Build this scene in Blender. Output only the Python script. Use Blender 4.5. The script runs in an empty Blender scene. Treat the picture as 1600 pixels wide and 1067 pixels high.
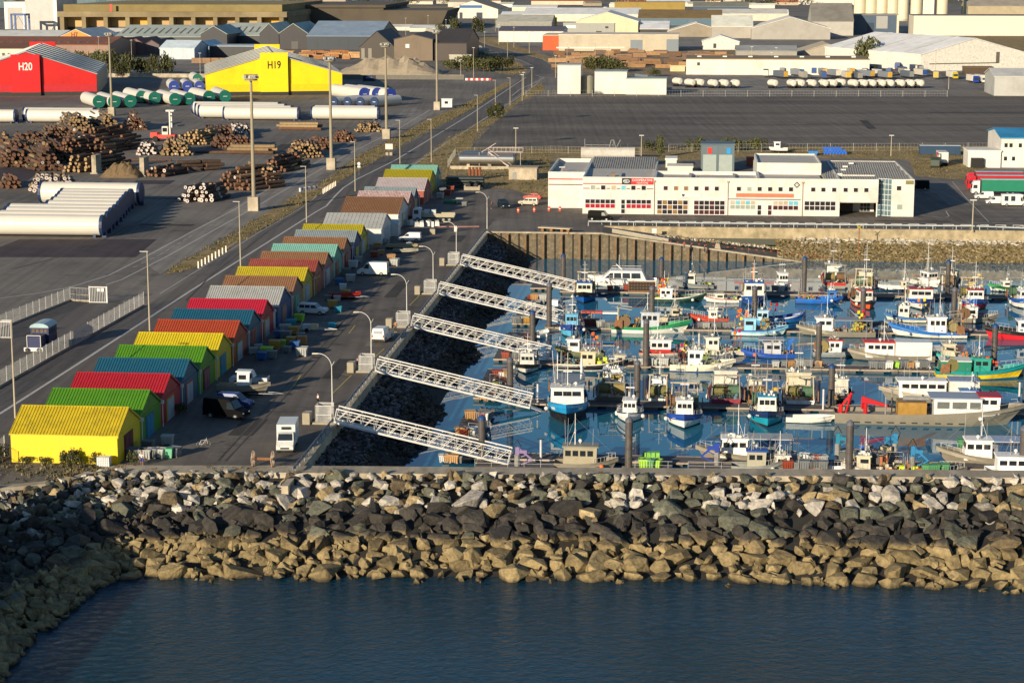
import bpy, math, random
from mathutils import Vector, Matrix, noise
R = math.radians
rnd = random.Random(7)
sc = bpy.context.scene
COL = sc.collection
# ---------- camera calibration (photo pixels 1600x1067) ----------
FP = 3111.0; TH = math.atan(584/3111.0); CZ = 55.0
GA = math.atan2(289, math.hypot(3111, 584)); GRID = -GA      # harbour grid, turned 5.2 degrees
SG, CG = math.sin(GA), math.cos(GA)
WZ = -5.3                                                     # water level
def at(x, y, z=0.0):
    a = (x-800)/FP; b = (533.5-y)/FP
    r = (a, math.cos(TH)+b*math.sin(TH), -math.sin(TH)+b*math.cos(TH))
    t = (z-CZ)/r[2]
    return Vector((r[0]*t, r[1]*t, z))
def W(v, u, z=0.0): return Vector((v*CG+u*SG, -v*SG+u*CG, z))  # harbour grid -> world
def PV(x, y, z=0.0):
    p = at(x, y, z); return (p.x*CG-p.y*SG, p.x*SG+p.y*CG)
def SCL(x, y, z=0.0):
    p = at(x, y, z); return FP/(p.y*math.cos(TH)+(CZ-z)*math.sin(TH))
# ---------- materials ----------
MATS = {}
def lin(c):
    return tuple((x/12.92 if x <= .04045 else ((x+.055)/1.055)**2.4) for x in c)
def hx(h):
    return lin(tuple(int(h[i:i+2], 16)/255 for i in (0, 2, 4)))
def mt(name, col, rough=.6, metal=0.0, var=.18, s=1.2, bump=0.0, emit=0, spec=None, ovar=0.0, dirt=None, ds=.35, dm=.5, alpha=None):
    if name in MATS: return MATS[name]
    if isinstance(col, str): col = hx(col)
    m = bpy.data.materials.new(name); m.use_nodes = True
    nt = m.node_tree; N = nt.nodes; L = nt.links
    b = N['Principled BSDF']; b.inputs['Roughness'].default_value = rough; b.inputs['Metallic'].default_value = metal
    if spec is not None: b.inputs['Specular IOR Level'].default_value = spec
    geo = N.new('ShaderNodeNewGeometry')
    n1 = N.new('ShaderNodeTexNoise'); n1.inputs['Scale'].default_value = s; n1.inputs['Detail'].default_value = 5; n1.inputs['Roughness'].default_value = .65
    L.new(geo.outputs['Position'], n1.inputs['Vector'])
    mr = N.new('ShaderNodeMapRange'); mr.inputs['From Min'].default_value = .25; mr.inputs['From Max'].default_value = .75
    mr.inputs['To Min'].default_value = 1-var; mr.inputs['To Max'].default_value = 1+var
    L.new(n1.outputs['Fac'], mr.inputs['Value'])
    val = mr.outputs[0]
    if ovar:
        oi = N.new('ShaderNodeObjectInfo'); m2 = N.new('ShaderNodeMapRange')
        m2.inputs['To Min'].default_value = 1-ovar; m2.inputs['To Max'].default_value = 1+ovar
        ra = N.new('ShaderNodeMath'); ra.operation = 'ADD'; rf = N.new('ShaderNodeMath'); rf.operation = 'FRACT'
        L.new(oi.outputs['Random'], ra.inputs[0]); L.new(geo.outputs['Random Per Island'], ra.inputs[1]); L.new(ra.outputs[0], rf.inputs[0])
        L.new(rf.outputs[0], m2.inputs['Value'])
        mu = N.new('ShaderNodeMath'); mu.operation = 'MULTIPLY'; L.new(val, mu.inputs[0]); L.new(m2.outputs[0], mu.inputs[1]); val = mu.outputs[0]
    vm = N.new('ShaderNodeVectorMath'); vm.operation = 'SCALE'; vm.inputs[0].default_value = col[:3]
    L.new(val, vm.inputs['Scale']); out = vm.outputs[0]
    if dirt is not None:
        if isinstance(dirt, str): dirt = hx(dirt)
        n2 = N.new('ShaderNodeTexNoise'); n2.inputs['Scale'].default_value = ds; n2.inputs['Detail'].default_value = 6; n2.inputs['Roughness'].default_value = .7
        L.new(geo.outputs['Position'], n2.inputs['Vector'])
        m3 = N.new('ShaderNodeMapRange'); m3.inputs['From Min'].default_value = .5; m3.inputs['From Max'].default_value = .72; m3.inputs['To Max'].default_value = dm
        L.new(n2.outputs['Fac'], m3.inputs['Value'])
        mx = N.new('ShaderNodeMix'); mx.data_type = 'RGBA'; L.new(m3.outputs[0], mx.inputs[0]); L.new(out, mx.inputs[6]); mx.inputs[7].default_value = (*dirt[:3], 1)
        out = mx.outputs[2]
    L.new(out, b.inputs['Base Color'])
    if bump:
        bp = N.new('ShaderNodeBump'); bp.inputs['Strength'].default_value = bump; bp.inputs['Distance'].default_value = .1
        L.new(n1.outputs['Fac'], bp.inputs['Height']); L.new(bp.outputs[0], b.inputs['Normal'])
    if alpha is not None: b.inputs['Alpha'].default_value = alpha
    if emit: b.inputs['Emission Color'].default_value = (*col[:3], 1); b.inputs['Emission Strength'].default_value = emit
    MATS[name] = m
    return m
def C(h, **k):                         # quick painted material from a hex colour
    return mt('paint '+h, h, **{**dict(rough=.5, var=.1, s=.8), **k})
# ---------- mesh builder ----------
class MB:
    def __init__(s): s.v = []; s.f = []; s.m = []; s.M = None
    def add(s, vs, fs, m=0):
        o = len(s.v)
        s.v += [(s.M @ Vector(p) if s.M is not None else Vector(p)) for p in vs]
        for f in fs: s.f.append(tuple(i+o for i in f)); s.m.append(m)
        return s
    def box(s, x0, x1, y0, y1, z0, z1, m=0, top=None):
        if top is None: top = m
        o = [(x0,y0,z0),(x1,y0,z0),(x1,y1,z0),(x0,y1,z0),(x0,y0,z1),(x1,y0,z1),(x1,y1,z1),(x0,y1,z1)]
        s.add(o, [(3,2,1,0),(0,1,5,4),(1,2,6,5),(2,3,7,6),(3,0,4,7)], m)
        s.add([o[4],o[5],o[6],o[7]], [(0,1,2,3)], top); return s
    def cb(s, c, d, m=0, top=None): return s.box(c[0]-d[0]/2,c[0]+d[0]/2,c[1]-d[1]/2,c[1]+d[1]/2,c[2]-d[2]/2,c[2]+d[2]/2,m,top)
    def hexa(s, b, t, m=0, mt_=None):    # bottom 4 pts, top 4 pts
        s.add(list(b)+list(t), [(3,2,1,0),(0,1,5,4),(1,2,6,5),(2,3,7,6),(3,0,4,7),(4,5,6,7)], m)
        if mt_ is not None: s.m[-1] = mt_
        return s
    def cyl(s, p, q, r, r2=None, n=8, m=0, cap=True, mc=None):
        p = Vector(p); q = Vector(q); r2 = r if r2 is None else r2
        d = (q-p).normalized(); a = d.orthogonal().normalized(); b = d.cross(a)
        if abs(d.z) < .95: a = Vector((0,0,1)).cross(d).normalized(); b = d.cross(a)
        vs = []
        for c, rr in ((p, r), (q, r2)):
            for i in range(n):
                t = 2*math.pi*(i+.5)/n; vs.append(c+a*math.cos(t)*rr+b*math.sin(t)*rr)
        s.add(vs, [(i, (i+1) % n, n+(i+1) % n, n+i) for i in range(n)], m)
        if cap:
            s.add(vs[:n], [tuple(range(n-1, -1, -1))], m if mc is None else mc)
            s.add(vs[n:], [tuple(range(n))], m if mc is None else mc)
        return s
    def bar(s, p, q, w, m=0): return s.cyl(p, q, w*.7, n=4, m=m)
    def path(s, pts, w, m=0, n=5):
        for a, b in zip(pts, pts[1:]): s.cyl(a, b, w, n=n, m=m)
        return s
    def prism(s, poly, ax, a0, a1, m=0, me=None):
        n = len(poly)
        def P(p, a): return {'x': (a, p[0], p[1]), 'y': (p[0], a, p[1]), 'z': (p[0], p[1], a)}[ax]
        vs = [P(p, a0) for p in poly]+[P(p, a1) for p in poly]
        s.add(vs, [(i, (i+1) % n, n+(i+1) % n, n+i) for i in range(n)], m)
        s.add(vs[:n], [tuple(range(n-1, -1, -1))], m if me is None else me); s.add(vs[n:], [tuple(range(n))], m if me is None else me)
        return s
    def prof(s, poly, wf, m=0):          # side profile in x,z, half width wf(z)
        n = len(poly)
        vs = [(x, -wf(z), z) for x, z in poly]+[(x, wf(z), z) for x, z in poly]
        s.add(vs, [(i, (i+1) % n, n+(i+1) % n, n+i) for i in range(n)]+[tuple(range(n-1, -1, -1)), tuple(range(n, 2*n))], m); return s
    def quad(s, a, b, c, d, m=0): return s.add([a,b,c,d], [(0,1,2,3)], m)
    def sphere(s, c, r, n=8, k=5, m=0, sz=1.0):
        vs = [(c[0],c[1],c[2]-r*sz)]
        for j in range(1, k):
            p = math.pi*j/k
            for i in range(n):
                t = 2*math.pi*i/n; vs.append((c[0]+r*math.sin(p)*math.cos(t), c[1]+r*math.sin(p)*math.sin(t), c[2]-r*sz*math.cos(p)))
        vs.append((c[0],c[1],c[2]+r*sz)); fs = []
        for i in range(n): fs.append((0, 1+(i+1) % n, 1+i))
        for j in range(k-2):
            for i in range(n): fs.append((1+j*n+i, 1+j*n+(i+1) % n, 1+(j+1)*n+(i+1) % n, 1+(j+1)*n+i))
        e = len(vs)-1
        for i in range(n): fs.append((e, 1+(k-2)*n+i, 1+(k-2)*n+(i+1) % n))
        return s.add(vs, fs, m)
    def mesh(s, name, mats, smooth=False):
        me = bpy.data.meshes.new(name); me.from_pydata([tuple(p) for p in s.v], [], s.f)
        if not isinstance(mats, (list, tuple)): mats = [mats]
        for k in mats: me.materials.append(k)
        me.polygons.foreach_set('material_index', s.m)
        if smooth: me.polygons.foreach_set('use_smooth', [True]*len(s.f))
        me.update(); return me
    def build(s, name, mats, parent=None, smooth=False, loc=None, rz=0, fix=True):
        me = s.mesh(name, mats, smooth)
        o = bpy.data.objects.new(name, me); COL.objects.link(o)
        if parent is not None: o.parent = parent
        if loc is not None: o.location = loc
        if rz: o.rotation_euler = (0, 0, rz)
        return o
def tag(o, label=None, cat=None, group=None, kind=None):
    if label: o['label'] = label
    if cat: o['category'] = cat
    if group: o['group'] = group
    if kind: o['kind'] = kind
    return o
def T(name, label, cat, loc=(0,0,0), rz=0.0, group=None):
    o = bpy.data.objects.new(name, None); COL.objects.link(o); o.location = loc; o.rotation_euler = (0,0,rz); o.empty_display_size = .3
    return tag(o, label, cat, group)
KIDS = {}
def cpy(o, loc=None, rz=None, label=None, group=None, parent=None, scale=None):
    c = o.copy(); COL.objects.link(c)
    if parent is not None: c.parent = parent
    if loc is not None: c.location = loc
    if rz is not None: c.rotation_euler = (0,0,rz)
    if scale is not None: c.scale = scale if hasattr(scale, '__len__') else (scale,)*3
    if label: c['label'] = label
    if group: c['group'] = group
    if o.name not in KIDS: KIDS[o.name] = list(o.children)
    for ch in KIDS[o.name]: cpy(ch, parent=c)
    return c
def struct(name, mb, mats, smooth=False): return tag(mb.build(name, mats, smooth=smooth), kind='structure')
def textmesh(s, size, font_w=1.0, depth=.02, bold=0.0):
    cu = bpy.data.curves.new('text', 'FONT'); cu.body = s; cu.size = size; cu.extrude = depth; cu.align_x = 'CENTER'; cu.align_y = 'CENTER'; cu.offset = bold
    o = bpy.data.objects.new('text', cu); COL.objects.link(o)
    dg = bpy.context.evaluated_depsgraph_get(); me = bpy.data.meshes.new_from_object(o.evaluated_get(dg))
    bpy.data.objects.remove(o); bpy.data.curves.remove(cu)
    for v in me.vertices: v.co.x *= font_w
    return me
def text(s, size, mat, parent, loc, rz=0.0, font_w=1.0, bold=0.0, name='lettering'):
    me = textmesh(s, size, font_w, .02, bold); me.materials.clear(); me.materials.append(mat)
    o = bpy.data.objects.new(name, me); COL.objects.link(o); o.parent = parent; o.location = loc; o.rotation_euler = (R(90), 0, rz); return o
ORD = ['first','second','third','fourth','fifth','sixth','seventh','eighth','ninth','tenth','eleventh','twelfth','thirteenth','fourteenth','fifteenth','sixteenth','seventeenth','eighteenth','nineteenth','twentieth','twenty-first','twenty-second','twenty-third','twenty-fourth','twenty-fifth','twenty-sixth','twenty-seventh','twenty-eighth','twenty-ninth','thirtieth']
# ---------- world, sun, camera ----------
SUN_AZ = 34.0; SUN_EL = 14.0
w = bpy.data.worlds.new("World"); sc.world = w; w.use_nodes = True
nt = w.node_tree; sk = nt.nodes.new('ShaderNodeTexSky'); sk.sky_type = 'NISHITA'; sk.sun_disc = False
sk.sun_elevation = R(SUN_EL); sk.sun_rotation = R(180+SUN_AZ); sk.air_density = 1.1; sk.dust_density = .15; sk.ozone_density = 4.0
nt.links.new(sk.outputs[0], nt.nodes['Background'].inputs[0]); nt.nodes['Background'].inputs[1].default_value = .078
sl = bpy.data.lights.new('sun', 'SUN'); sl.energy = 5.0; sl.angle = R(.5); sl.color = (1.0, .84, .61)
so = bpy.data.objects.new('sun', sl); COL.objects.link(so)
dv = Vector((math.sin(R(SUN_AZ))*math.cos(R(SUN_EL)), math.cos(R(SUN_AZ))*math.cos(R(SUN_EL)), -math.sin(R(SUN_EL))))
so.rotation_euler = dv.to_track_quat('-Z', 'Y').to_euler(); so.location = (0, 0, 300)
cd = bpy.data.cameras.new('camera'); co = bpy.data.objects.new('camera', cd); COL.objects.link(co); sc.camera = co
cd.sensor_width = 36; cd.lens = FP/1600*36; cd.clip_end = 40000; cd.clip_start = 1
co.location = (0, 0, CZ); co.rotation_euler = (R(90)-TH, 0, 0)
sc.view_settings.view_transform = 'Standard'; sc.view_settings.look = 'None'; sc.view_settings.gamma = 1; sc.view_settings.exposure = .38
# ---------- ground materials ----------
def ground_mat(name, c0, c1, s=.02, s2=.6, streak=(1,1,1), rough=.85, bump=.15, amt=1.0):
    m = bpy.data.materials.new(name); m.use_nodes = True; N = m.node_tree.nodes; L = m.node_tree.links
    b = N['Principled BSDF']; b.inputs['Roughness'].default_value = rough; b.inputs['Specular IOR Level'].default_value = .25; c0 = (c0[0]*1.45, c0[1]*1.41, c0[2]*1.36); c1 = (c1[0]*1.5, c1[1]*1.46, c1[2]*1.41)
    g = N.new('ShaderNodeNewGeometry'); mp = N.new('ShaderNodeMapping'); mp.inputs['Rotation'].default_value = (0,0,GA); mp.inputs['Scale'].default_value = streak
    L.new(g.outputs['Position'], mp.inputs['Vector'])
    a = N.new('ShaderNodeTexNoise'); a.inputs['Scale'].default_value = s; a.inputs['Detail'].default_value = 8; a.inputs['Roughness'].default_value = .6
    L.new(mp.outputs[0], a.inputs['Vector'])
    c = N.new('ShaderNodeTexNoise'); c.inputs['Scale'].default_value = s2; c.inputs['Detail'].default_value = 6; c.inputs['Roughness'].default_value = .7
    L.new(g.outputs['Position'], c.inputs['Vector'])
    ad = N.new('ShaderNodeMath'); ad.operation = 'MULTIPLY_ADD'; L.new(c.outputs[0], ad.inputs[0]); ad.inputs[1].default_value = .35; L.new(a.outputs[0], ad.inputs[2])
    r = N.new('ShaderNodeMapRange'); r.inputs['From Min'].default_value = .45; r.inputs['From Max'].default_value = .9; L.new(ad.outputs[0], r.inputs['Value'])
    x = N.new('ShaderNodeMix'); x.data_type = 'RGBA'; x.inputs[6].default_value = (*c0, 1); x.inputs[7].default_value = (*c1, 1); L.new(r.outputs[0], x.inputs[0])
    st = N.new('ShaderNodeTexNoise'); st.inputs['Scale'].default_value = .16; st.inputs['Detail'].default_value = 7; st.inputs['Roughness'].default_value = .75; L.new(g.outputs['Position'], st.inputs['Vector'])
    sr = N.new('ShaderNodeMapRange'); sr.inputs['From Min'].default_value = .56; sr.inputs['From Max'].default_value = .66; sr.inputs['To Min'].default_value = 1; sr.inputs['To Max'].default_value = .62; L.new(st.outputs[0], sr.inputs['Value'])
    tm_ = N.new('ShaderNodeMapping'); tm_.inputs['Rotation'].default_value = (0,0,GA+.1); tm_.inputs['Scale'].default_value = (1.6,.03,1); L.new(g.outputs['Position'], tm_.inputs['Vector'])
    tt = N.new('ShaderNodeTexNoise'); tt.inputs['Scale'].default_value = .5; tt.inputs['Detail'].default_value = 4; L.new(tm_.outputs[0], tt.inputs['Vector'])
    tr_ = N.new('ShaderNodeMapRange'); tr_.inputs['From Min'].default_value = .35; tr_.inputs['From Max'].default_value = .68; tr_.inputs['To Min'].default_value = 1.12; tr_.inputs['To Max'].default_value = .82; L.new(tt.outputs[0], tr_.inputs['Value'])
    mm = N.new('ShaderNodeMath'); mm.operation = 'MULTIPLY'; L.new(sr.outputs[0], mm.inputs[0]); L.new(tr_.outputs[0], mm.inputs[1])
    vs_ = N.new('ShaderNodeVectorMath'); vs_.operation = 'SCALE'; L.new(x.outputs[2], vs_.inputs[0]); L.new(mm.outputs[0], vs_.inputs['Scale'])
    L.new(vs_.outputs[0], b.inputs['Base Color'])
    bp = N.new('ShaderNodeBump'); bp.inputs['Strength'].default_value = bump; bp.inputs['Distance'].default_value = .05; L.new(c.outputs[0], bp.inputs['Height']); L.new(bp.outputs[0], b.inputs['Normal'])
    return m
M_asph = ground_mat('asphalt', (.078,.072,.066), (.175,.160,.142), .02, .5)
M_road = ground_mat('road asphalt', (.058,.054,.053), (.115,.106,.098), .05, .8, (1,.1,1))
M_lot = ground_mat('lot asphalt', (.058,.052,.047), (.145,.128,.108), .03, .3, (.22,1.8,1))
M_quay = ground_mat('quay asphalt', (.060,.055,.050), (.135,.120,.105), .06, .7)
M_light = ground_mat('pale worn asphalt', (.125,.118,.11), (.21,.195,.175), .05, .8)
M_purple = ground_mat('dark paving slab', (.035,.028,.033), (.055,.045,.05), .2, 1.0)
M_conc = ground_mat('concrete', (.20,.175,.13), (.36,.32,.25), .3, 2.0, rough=.9)
M_verge = ground_mat('dry grass ground', (.13,.10,.045), (.28,.21,.10), .15, 1.5, rough=1.0, bump=.6)
M_dirt = ground_mat('earth', (.12,.09,.06), (.24,.19,.12), .1, 1.2, rough=1.0, bump=.5)
M_white = mt('road paint', (.55,.54,.50), .7, var=.3, s=2.0)
M_yel = mt('yellow road paint', (.45,.36,.06), .7, var=.35, s=2.0)
def water_mat(name, col, bump, scl, rough, stretch=(1,1,1), dist=.2):
    m = bpy.data.materials.new(name); m.use_nodes = True; N = m.node_tree.nodes; L = m.node_tree.links
    b = N['Principled BSDF']; b.inputs['Base Color'].default_value = (*col, 1); b.inputs['Roughness'].default_value = rough; b.inputs['IOR'].default_value = 1.33; b.inputs['Specular Tint'].default_value = (.66,.86,1,1)
    g = N.new('ShaderNodeNewGeometry'); mp = N.new('ShaderNodeMapping'); mp.inputs['Scale'].default_value = stretch; L.new(g.outputs['Position'], mp.inputs['Vector'])
    a = N.new('ShaderNodeTexNoise'); a.inputs['Scale'].default_value = scl; a.inputs['Detail'].default_value = 6; a.inputs['Roughness'].default_value = .6; a.inputs['Distortion'].default_value = .6
    L.new(mp.outputs[0], a.inputs['Vector'])
    w_ = N.new('ShaderNodeTexNoise'); w_.inputs['Scale'].default_value = .035; w_.inputs['Detail'].default_value = 3; L.new(g.outputs['Position'], w_.inputs['Vector'])
    wr = N.new('ShaderNodeMapRange'); wr.inputs['From Min'].default_value = .35; wr.inputs['From Max'].default_value = .65; wr.inputs['To Min'].default_value = bump*.45; wr.inputs['To Max'].default_value = bump; L.new(w_.outputs[0], wr.inputs['Value'])
    bp = N.new('ShaderNodeBump'); L.new(wr.outputs[0], bp.inputs['Strength']); bp.inputs['Distance'].default_value = dist; L.new(a.outputs[0], bp.inputs['Height']); L.new(bp.outputs[0], b.inputs['Normal'])
    return m
M_sea = water_mat('sea water', (.003,.036,.062), .9, 1.1, .08, (.8,1.0,1), .45)
M_basin = water_mat('basin water', (.020,.150,.250), .07, .5, .015, (1,1,1), .05)
# ---------- terrain ----------
FAR_U = 14000
# crest and waterline of the outer breakwater, as matching pixel pairs
CR0 = [(-64,95),(-62,125),(-60,150),(-59,170),(-58,188)]; WL0 = [(-50,90),(-48,112),(-46.5,132),(-45.5,148),(-44.6,158)]
crest = [(-40,768),(0,764),(40,760),(90,755),(125,748),(150,739),(190,737),(240,738),(330,738),(420,738),(560,739),(760,741),(1000,742),(1300,744),(1600,746),(1800,748)]
wline = [(2,1062),(14,1032),(42,1002),(72,984),(98,963),(118,944),(142,922),(185,905),(280,904),(400,905),(560,905),(760,906),(1000,909),(1300,916),(1600,924),(1800,930)]
CR = [Vector((a, b, .15)) for a, b in CR0]+[at(x, y, .15) for x, y in crest]; WL = [Vector((a, b, WZ)) for a, b in WL0]+[at(x, y, WZ) for x, y in wline]
# land, one sheet with the basin cut out
QV = -43.2; WALLU = 415.0; PROMU = 427.6; CW = 3.2
land = [Vector((p.x, p.y, 0)) for p in CR[:-1]]
i150 = 7
pts = [Vector((-9000, CR[0].y, 0))] + [Vector((p.x, p.y+.02, 0)) for p in CR[:15]]
ub = (CR[14].x*SG+CR[14].y*CG)
pts += [W(QV, ub, 0), W(QV, WALLU, 0), W(-19, WALLU, 0), W(-19, PROMU, 0), W(700, PROMU, 0), W(700, -200, 0), W(9000, -200, 0), W(9000, FAR_U, 0), W(-9000, FAR_U, 0)]
g = MB(); g.add(pts, [tuple(range(len(pts)))]); struct('ground', g, M_asph)
sea = MB(); sea.quad((-3000,-500,WZ),(3000,-500,WZ),(3000,211,WZ),(-3000,211,WZ)); struct('sea', sea, M_sea)
bs = MB(); bs.add([W(-50,209.5,WZ+.004),W(720,209.5,WZ+.004),W(720,440,WZ+.004),W(-50,440,WZ+.004)], [(0,1,2,3)]); struct('basin_water', bs, M_basin)
fw = MB(); fw.quad(at(60,15,.6), at(445,13,.6), at(700,-14,.6), at(-900,-14,.6)); struct('estuary_water', fw, M_sea)
def strip(name, pts, wd, z, mat, dash=None):
    mb = MB(); P = [at(x, y, z) for x, y in pts]
    if dash:
        out = []; on = True
        for a, b in zip(P, P[1:]):
            L_ = (b-a).length; d = (b-a)/L_; k = 0
            while k < L_:
                e = min(k+dash[0], L_); out.append((a+d*k, a+d*e)); k += dash[0]+dash[1]
        for a, b in out:
            d = (b-a).normalized(); n = Vector((-d.y, d.x, 0))*wd/2; mb.quad(a-n, b-n, b+n, a+n)
    else:
        L_ = []
        for i, p in enumerate(P):
            d = (P[min(i+1, len(P)-1)]-P[max(i-1, 0)]).normalized(); n = Vector((-d.y, d.x, 0))*wd/2; L_.append((p-n, p+n))
        for (a, b), (c, e) in zip(L_, L_[1:]): mb.quad(a, c, e, b)
    for i, f in enumerate(mb.f):
        a, b, c = (mb.v[k] for k in f[:3])
        if (b-a).cross(c-b).z < 0: mb.f[i] = f[::-1]
    return struct(name, mb, mat)
def area(name, px, z, mat, grid=False):
    mb = MB(); P = [(W(a, b, z) if grid else at(a, b, z)) for a, b in px]
    A = sum(P[i].x*P[(i+1) % len(P)].y-P[(i+1) % len(P)].x*P[i].y for i in range(len(P)))
    if A < 0: P = P[::-1]
    mb.add(P, [tuple(range(len(P)))]); return struct(name, mb, mat)
# roads and yards
area('road', [(-120,672),(0,606),(228,478),(330,418),(420,352),(505,302),(545,274),(690,197),(800,133),(822,118),(846,118),(775,179),(640,260),(560,320),(420,420),(200,590),(-100,830)], .004, M_road)
area('road_far', [(822,118),(862,116),(872,104),(850,92),(806,80),(765,70),(735,62),(735,50),(768,38),(745,36),(715,46),(712,62),(738,72),(780,84),(818,96),(835,106)], .012, M_road)
area('lot', [(835,152),(1900,150),(1900,228),(735,230),(775,190)], .008, M_lot)
area('quay', [(-72,212.5),(-43.8,212.5),(-43.8,455),(-60,520),(-76,520)], .008, M_quay, True)
area('pale_lane', [(250,428),(335,378),(400,342),(470,300),(560,243),(660,188),(680,176),(640,168),(540,225),(405,300),(330,345),(215,405)], .006, M_light)
area('slab', [(30,374),(245,374),(212,402),(-40,402)], .012, M_purple)
area('slab', [(213,282),(275,282),(265,288),(208,288)], .012, M_purple)
area('slab', [(0,262),(70,262),(40,285),(-30,285)], .012, M_purple)
area('coop_yard', [(-46,440),(90,432),(110,475),(60,475),(60,500),(-46,510)], .010, M_quay, True)
area('rail_yard', [(-120,560),(0,512),(112,470),(185,470),(225,478),(0,600),(-120,665)], .010, M_road)
area('verge', [(255,430),(285,408),(335,384),(372,362),(400,343),(440,318),(505,285),(560,245),(620,215),(665,188),(740,158),(790,128),(800,131),(740,168),(690,194),(640,220),(580,254),(520,290),(450,335),(400,362),(345,397),(300,420)], .016, M_verge)
area('verge', [(640,260),(700,218),(775,180),(845,130),(852,142),(812,160),(775,190),(745,210),(735,232),(1050,230),(1545,228),(1545,262),(1510,282),(1430,275),(1420,250),(1180,245),(1060,252),(860,252),(860,312),(830,306),(800,296),(690,290),(690,262)], .014, M_verge)
area('verge', [(735,60),(765,72),(806,82),(850,94),(868,104),(905,104),(880,95),(830,80),(790,66),(770,58)], .016, M_verge)
area('verge', [(690,60),(712,66),(740,76),(790,90),(815,100),(825,112),(800,118),(770,112),(740,108),(700,108),(690,90)], .010, M_verge)
area('lumber_yard_ground', [(860,108),(880,78),(1230,74),(1230,112),(1080,118),(870,115)], .018, M_dirt)
for k, pl in enumerate([[(-60,678),(0,646),(135,560),(300,453),(494,331),(510,322),(524,306),(536,294),(556,281),(617,251),(732,181),(822,121)],]):
    strip('road_line', pl, .45, .020, M_white)
strip('road_line', [(640,262),(700,222),(767,180),(820,146),(843,128)], .3, .020, M_white)
strip('road_line', [(250,459),(330,409),(400,366),(466,328),(505,300)], .18, .020, M_white)
strip('road_line', [(540,330),(575,301),(650,252),(700,222),(750,190),(815,146)], .16, .024, M_white)
strip('road_line', [(835,104),(812,94),(780,84),(745,73),(725,66)], .35, .020, M_white)
strip('road_line', [(866,104),(848,93),(806,82),(770,72),(745,64)], .35, .020, M_white)
strip('road_line', [(800,150),(812,140),(835,130),(850,122),(838,118)], .35, .020, M_white)
L1 = [(0,466),(60,458),(112,448),(170,430),(230,400),(300,362),(362,330),(405,304),(480,262),(560,218),(628,190)]
L2 = [(165,445),(190,437),(262,400),(375,337),(407,319),(480,277),(540,243),(620,203),(672,172)]
for l in (L1, L2): strip('yard_line', l, .28, .020, M_white)
strip('yard_line', [(208,418),(250,398),(300,368)], .12, .020, M_white, (3, 2))
strip('yard_line', [(520,350),(600,300),(690,240)], .12, .026, M_white, (2, 3))
for a, b in [((452,612),(470,586)),((545,521),(555,508)),((515,582),(546,586)),((640,477),(655,462)),((583,560),(600,545)),((740,295),(748,284))]:
    strip('yellow_line', [a, b], .18, .020, M_yel)
strip('yellow_line', [(517,617),(549,586)], .18, .022, M_yel)
strip('kerb_line', [(350,390),(372,376)], .2, .024, M_white)
# painted marks in the coop car park
for i in range(7):
    y = 318+i*6; strip('parking_line', [(1535-i*3, y), (1640, y+1)], .15, .022, M_white)
strip('parking_line', [(1437,336),(1475,341),(1483,338),(1478,330)], .2, .022, M_white)
strip('parking_line', [(1488,284),(1510,310),(1545,347),(1600,352)], .15, .022, M_white)
# quay front walls
def wallquad(mb, a, b, z0, z1, m=0): mb.quad((a.x,a.y,z0),(b.x,b.y,z0),(b.x,b.y,z1),(a.x,a.y,z1), m)
qw = MB(); 
q = MB()
q.hexa([W(QV-.5,205,-1.3),W(QV+.25,205,-1.3),W(QV+.25,WALLU+.3,-1.3),W(QV-.5,WALLU+.3,-1.3)], [W(QV-.5,205,.10),W(QV+.25,205,.10),W(QV+.25,WALLU+.3,.10),W(QV-.5,WALLU+.3,.10)])
struct('quay_edge', q, M_conc)
# crown of the breakwater and basin end wall
cw = MB(); 
CP = [at(x, y, .15) for x, y in crest[5:]]
for a, b in zip(CP, CP[1:]):
    n = Vector((0, CW, 0)); n0 = Vector((0, -.05, 0))
    cw.hexa([(a+n0).xy.to_3d()+Vector((0,0,-7)), (b+n0).xy.to_3d()+Vector((0,0,-7)), (b+n).xy.to_3d()+Vector((0,0,-7)), (a+n).xy.to_3d()+Vector((0,0,-7))], [a+n0, b+n0, b+n, a+n])
struct('breakwater_crown', cw, M_conc)
c2 = MB(); CQ = CR[:11]
for a, b in zip(CQ, CQ[1:]):
    d = (b-a).normalized(); n = Vector((-d.y, d.x, 0))*1.2
    c2.hexa([a-Vector((0,0,1)), b-Vector((0,0,1)), b+n-Vector((0,0,1)), a+n-Vector((0,0,1))], [a+Vector((0,0,.1)), b+Vector((0,0,.1)), b+n+Vector((0,0,.1)), a+n+Vector((0,0,.1))])
struct('parapet_kerb', c2, M_conc)
c3 = MB(); p0 = at(150,739,.15); p1 = at(163,733,.15)
# ramp (slipway), promenade wall and far bank
rp = MB(); rp.quad(W(-19,WALLU,-.01), W(26,WALLU,-5.9), W(26,PROMU+.2,-5.9), W(-19,PROMU+.2,-.01)); struct('slipway', rp, M_quay)
M_pw = ground_mat('promenade wall concrete', (.17,.145,.09), (.33,.28,.19), .4, 2.0, rough=.9)
pw = MB(); pw.box(-19,400,PROMU-.25,PROMU+.5,-2.2,.12); pw.v = [W(p.x,p.y,p.z) for p in pw.v]; struct('promenade_wall', pw, M_pw)

area('verge', [(1505,57),(1660,57),(1660,84),(1600,82)], .03, M_verge)
area('far_yard', [(600,44),(1660,24),(1660,56),(1340,60),(1300,70),(1000,80),(860,76),(800,66),(760,52),(690,44)], .02, M_light)
area('far_yard', [(-40,100),(330,100),(330,92),(-40,90)], .02, M_light)
area('trailer_yard', [(1045,148),(1480,148),(1470,116),(1060,118)], .02, M_light)

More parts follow.
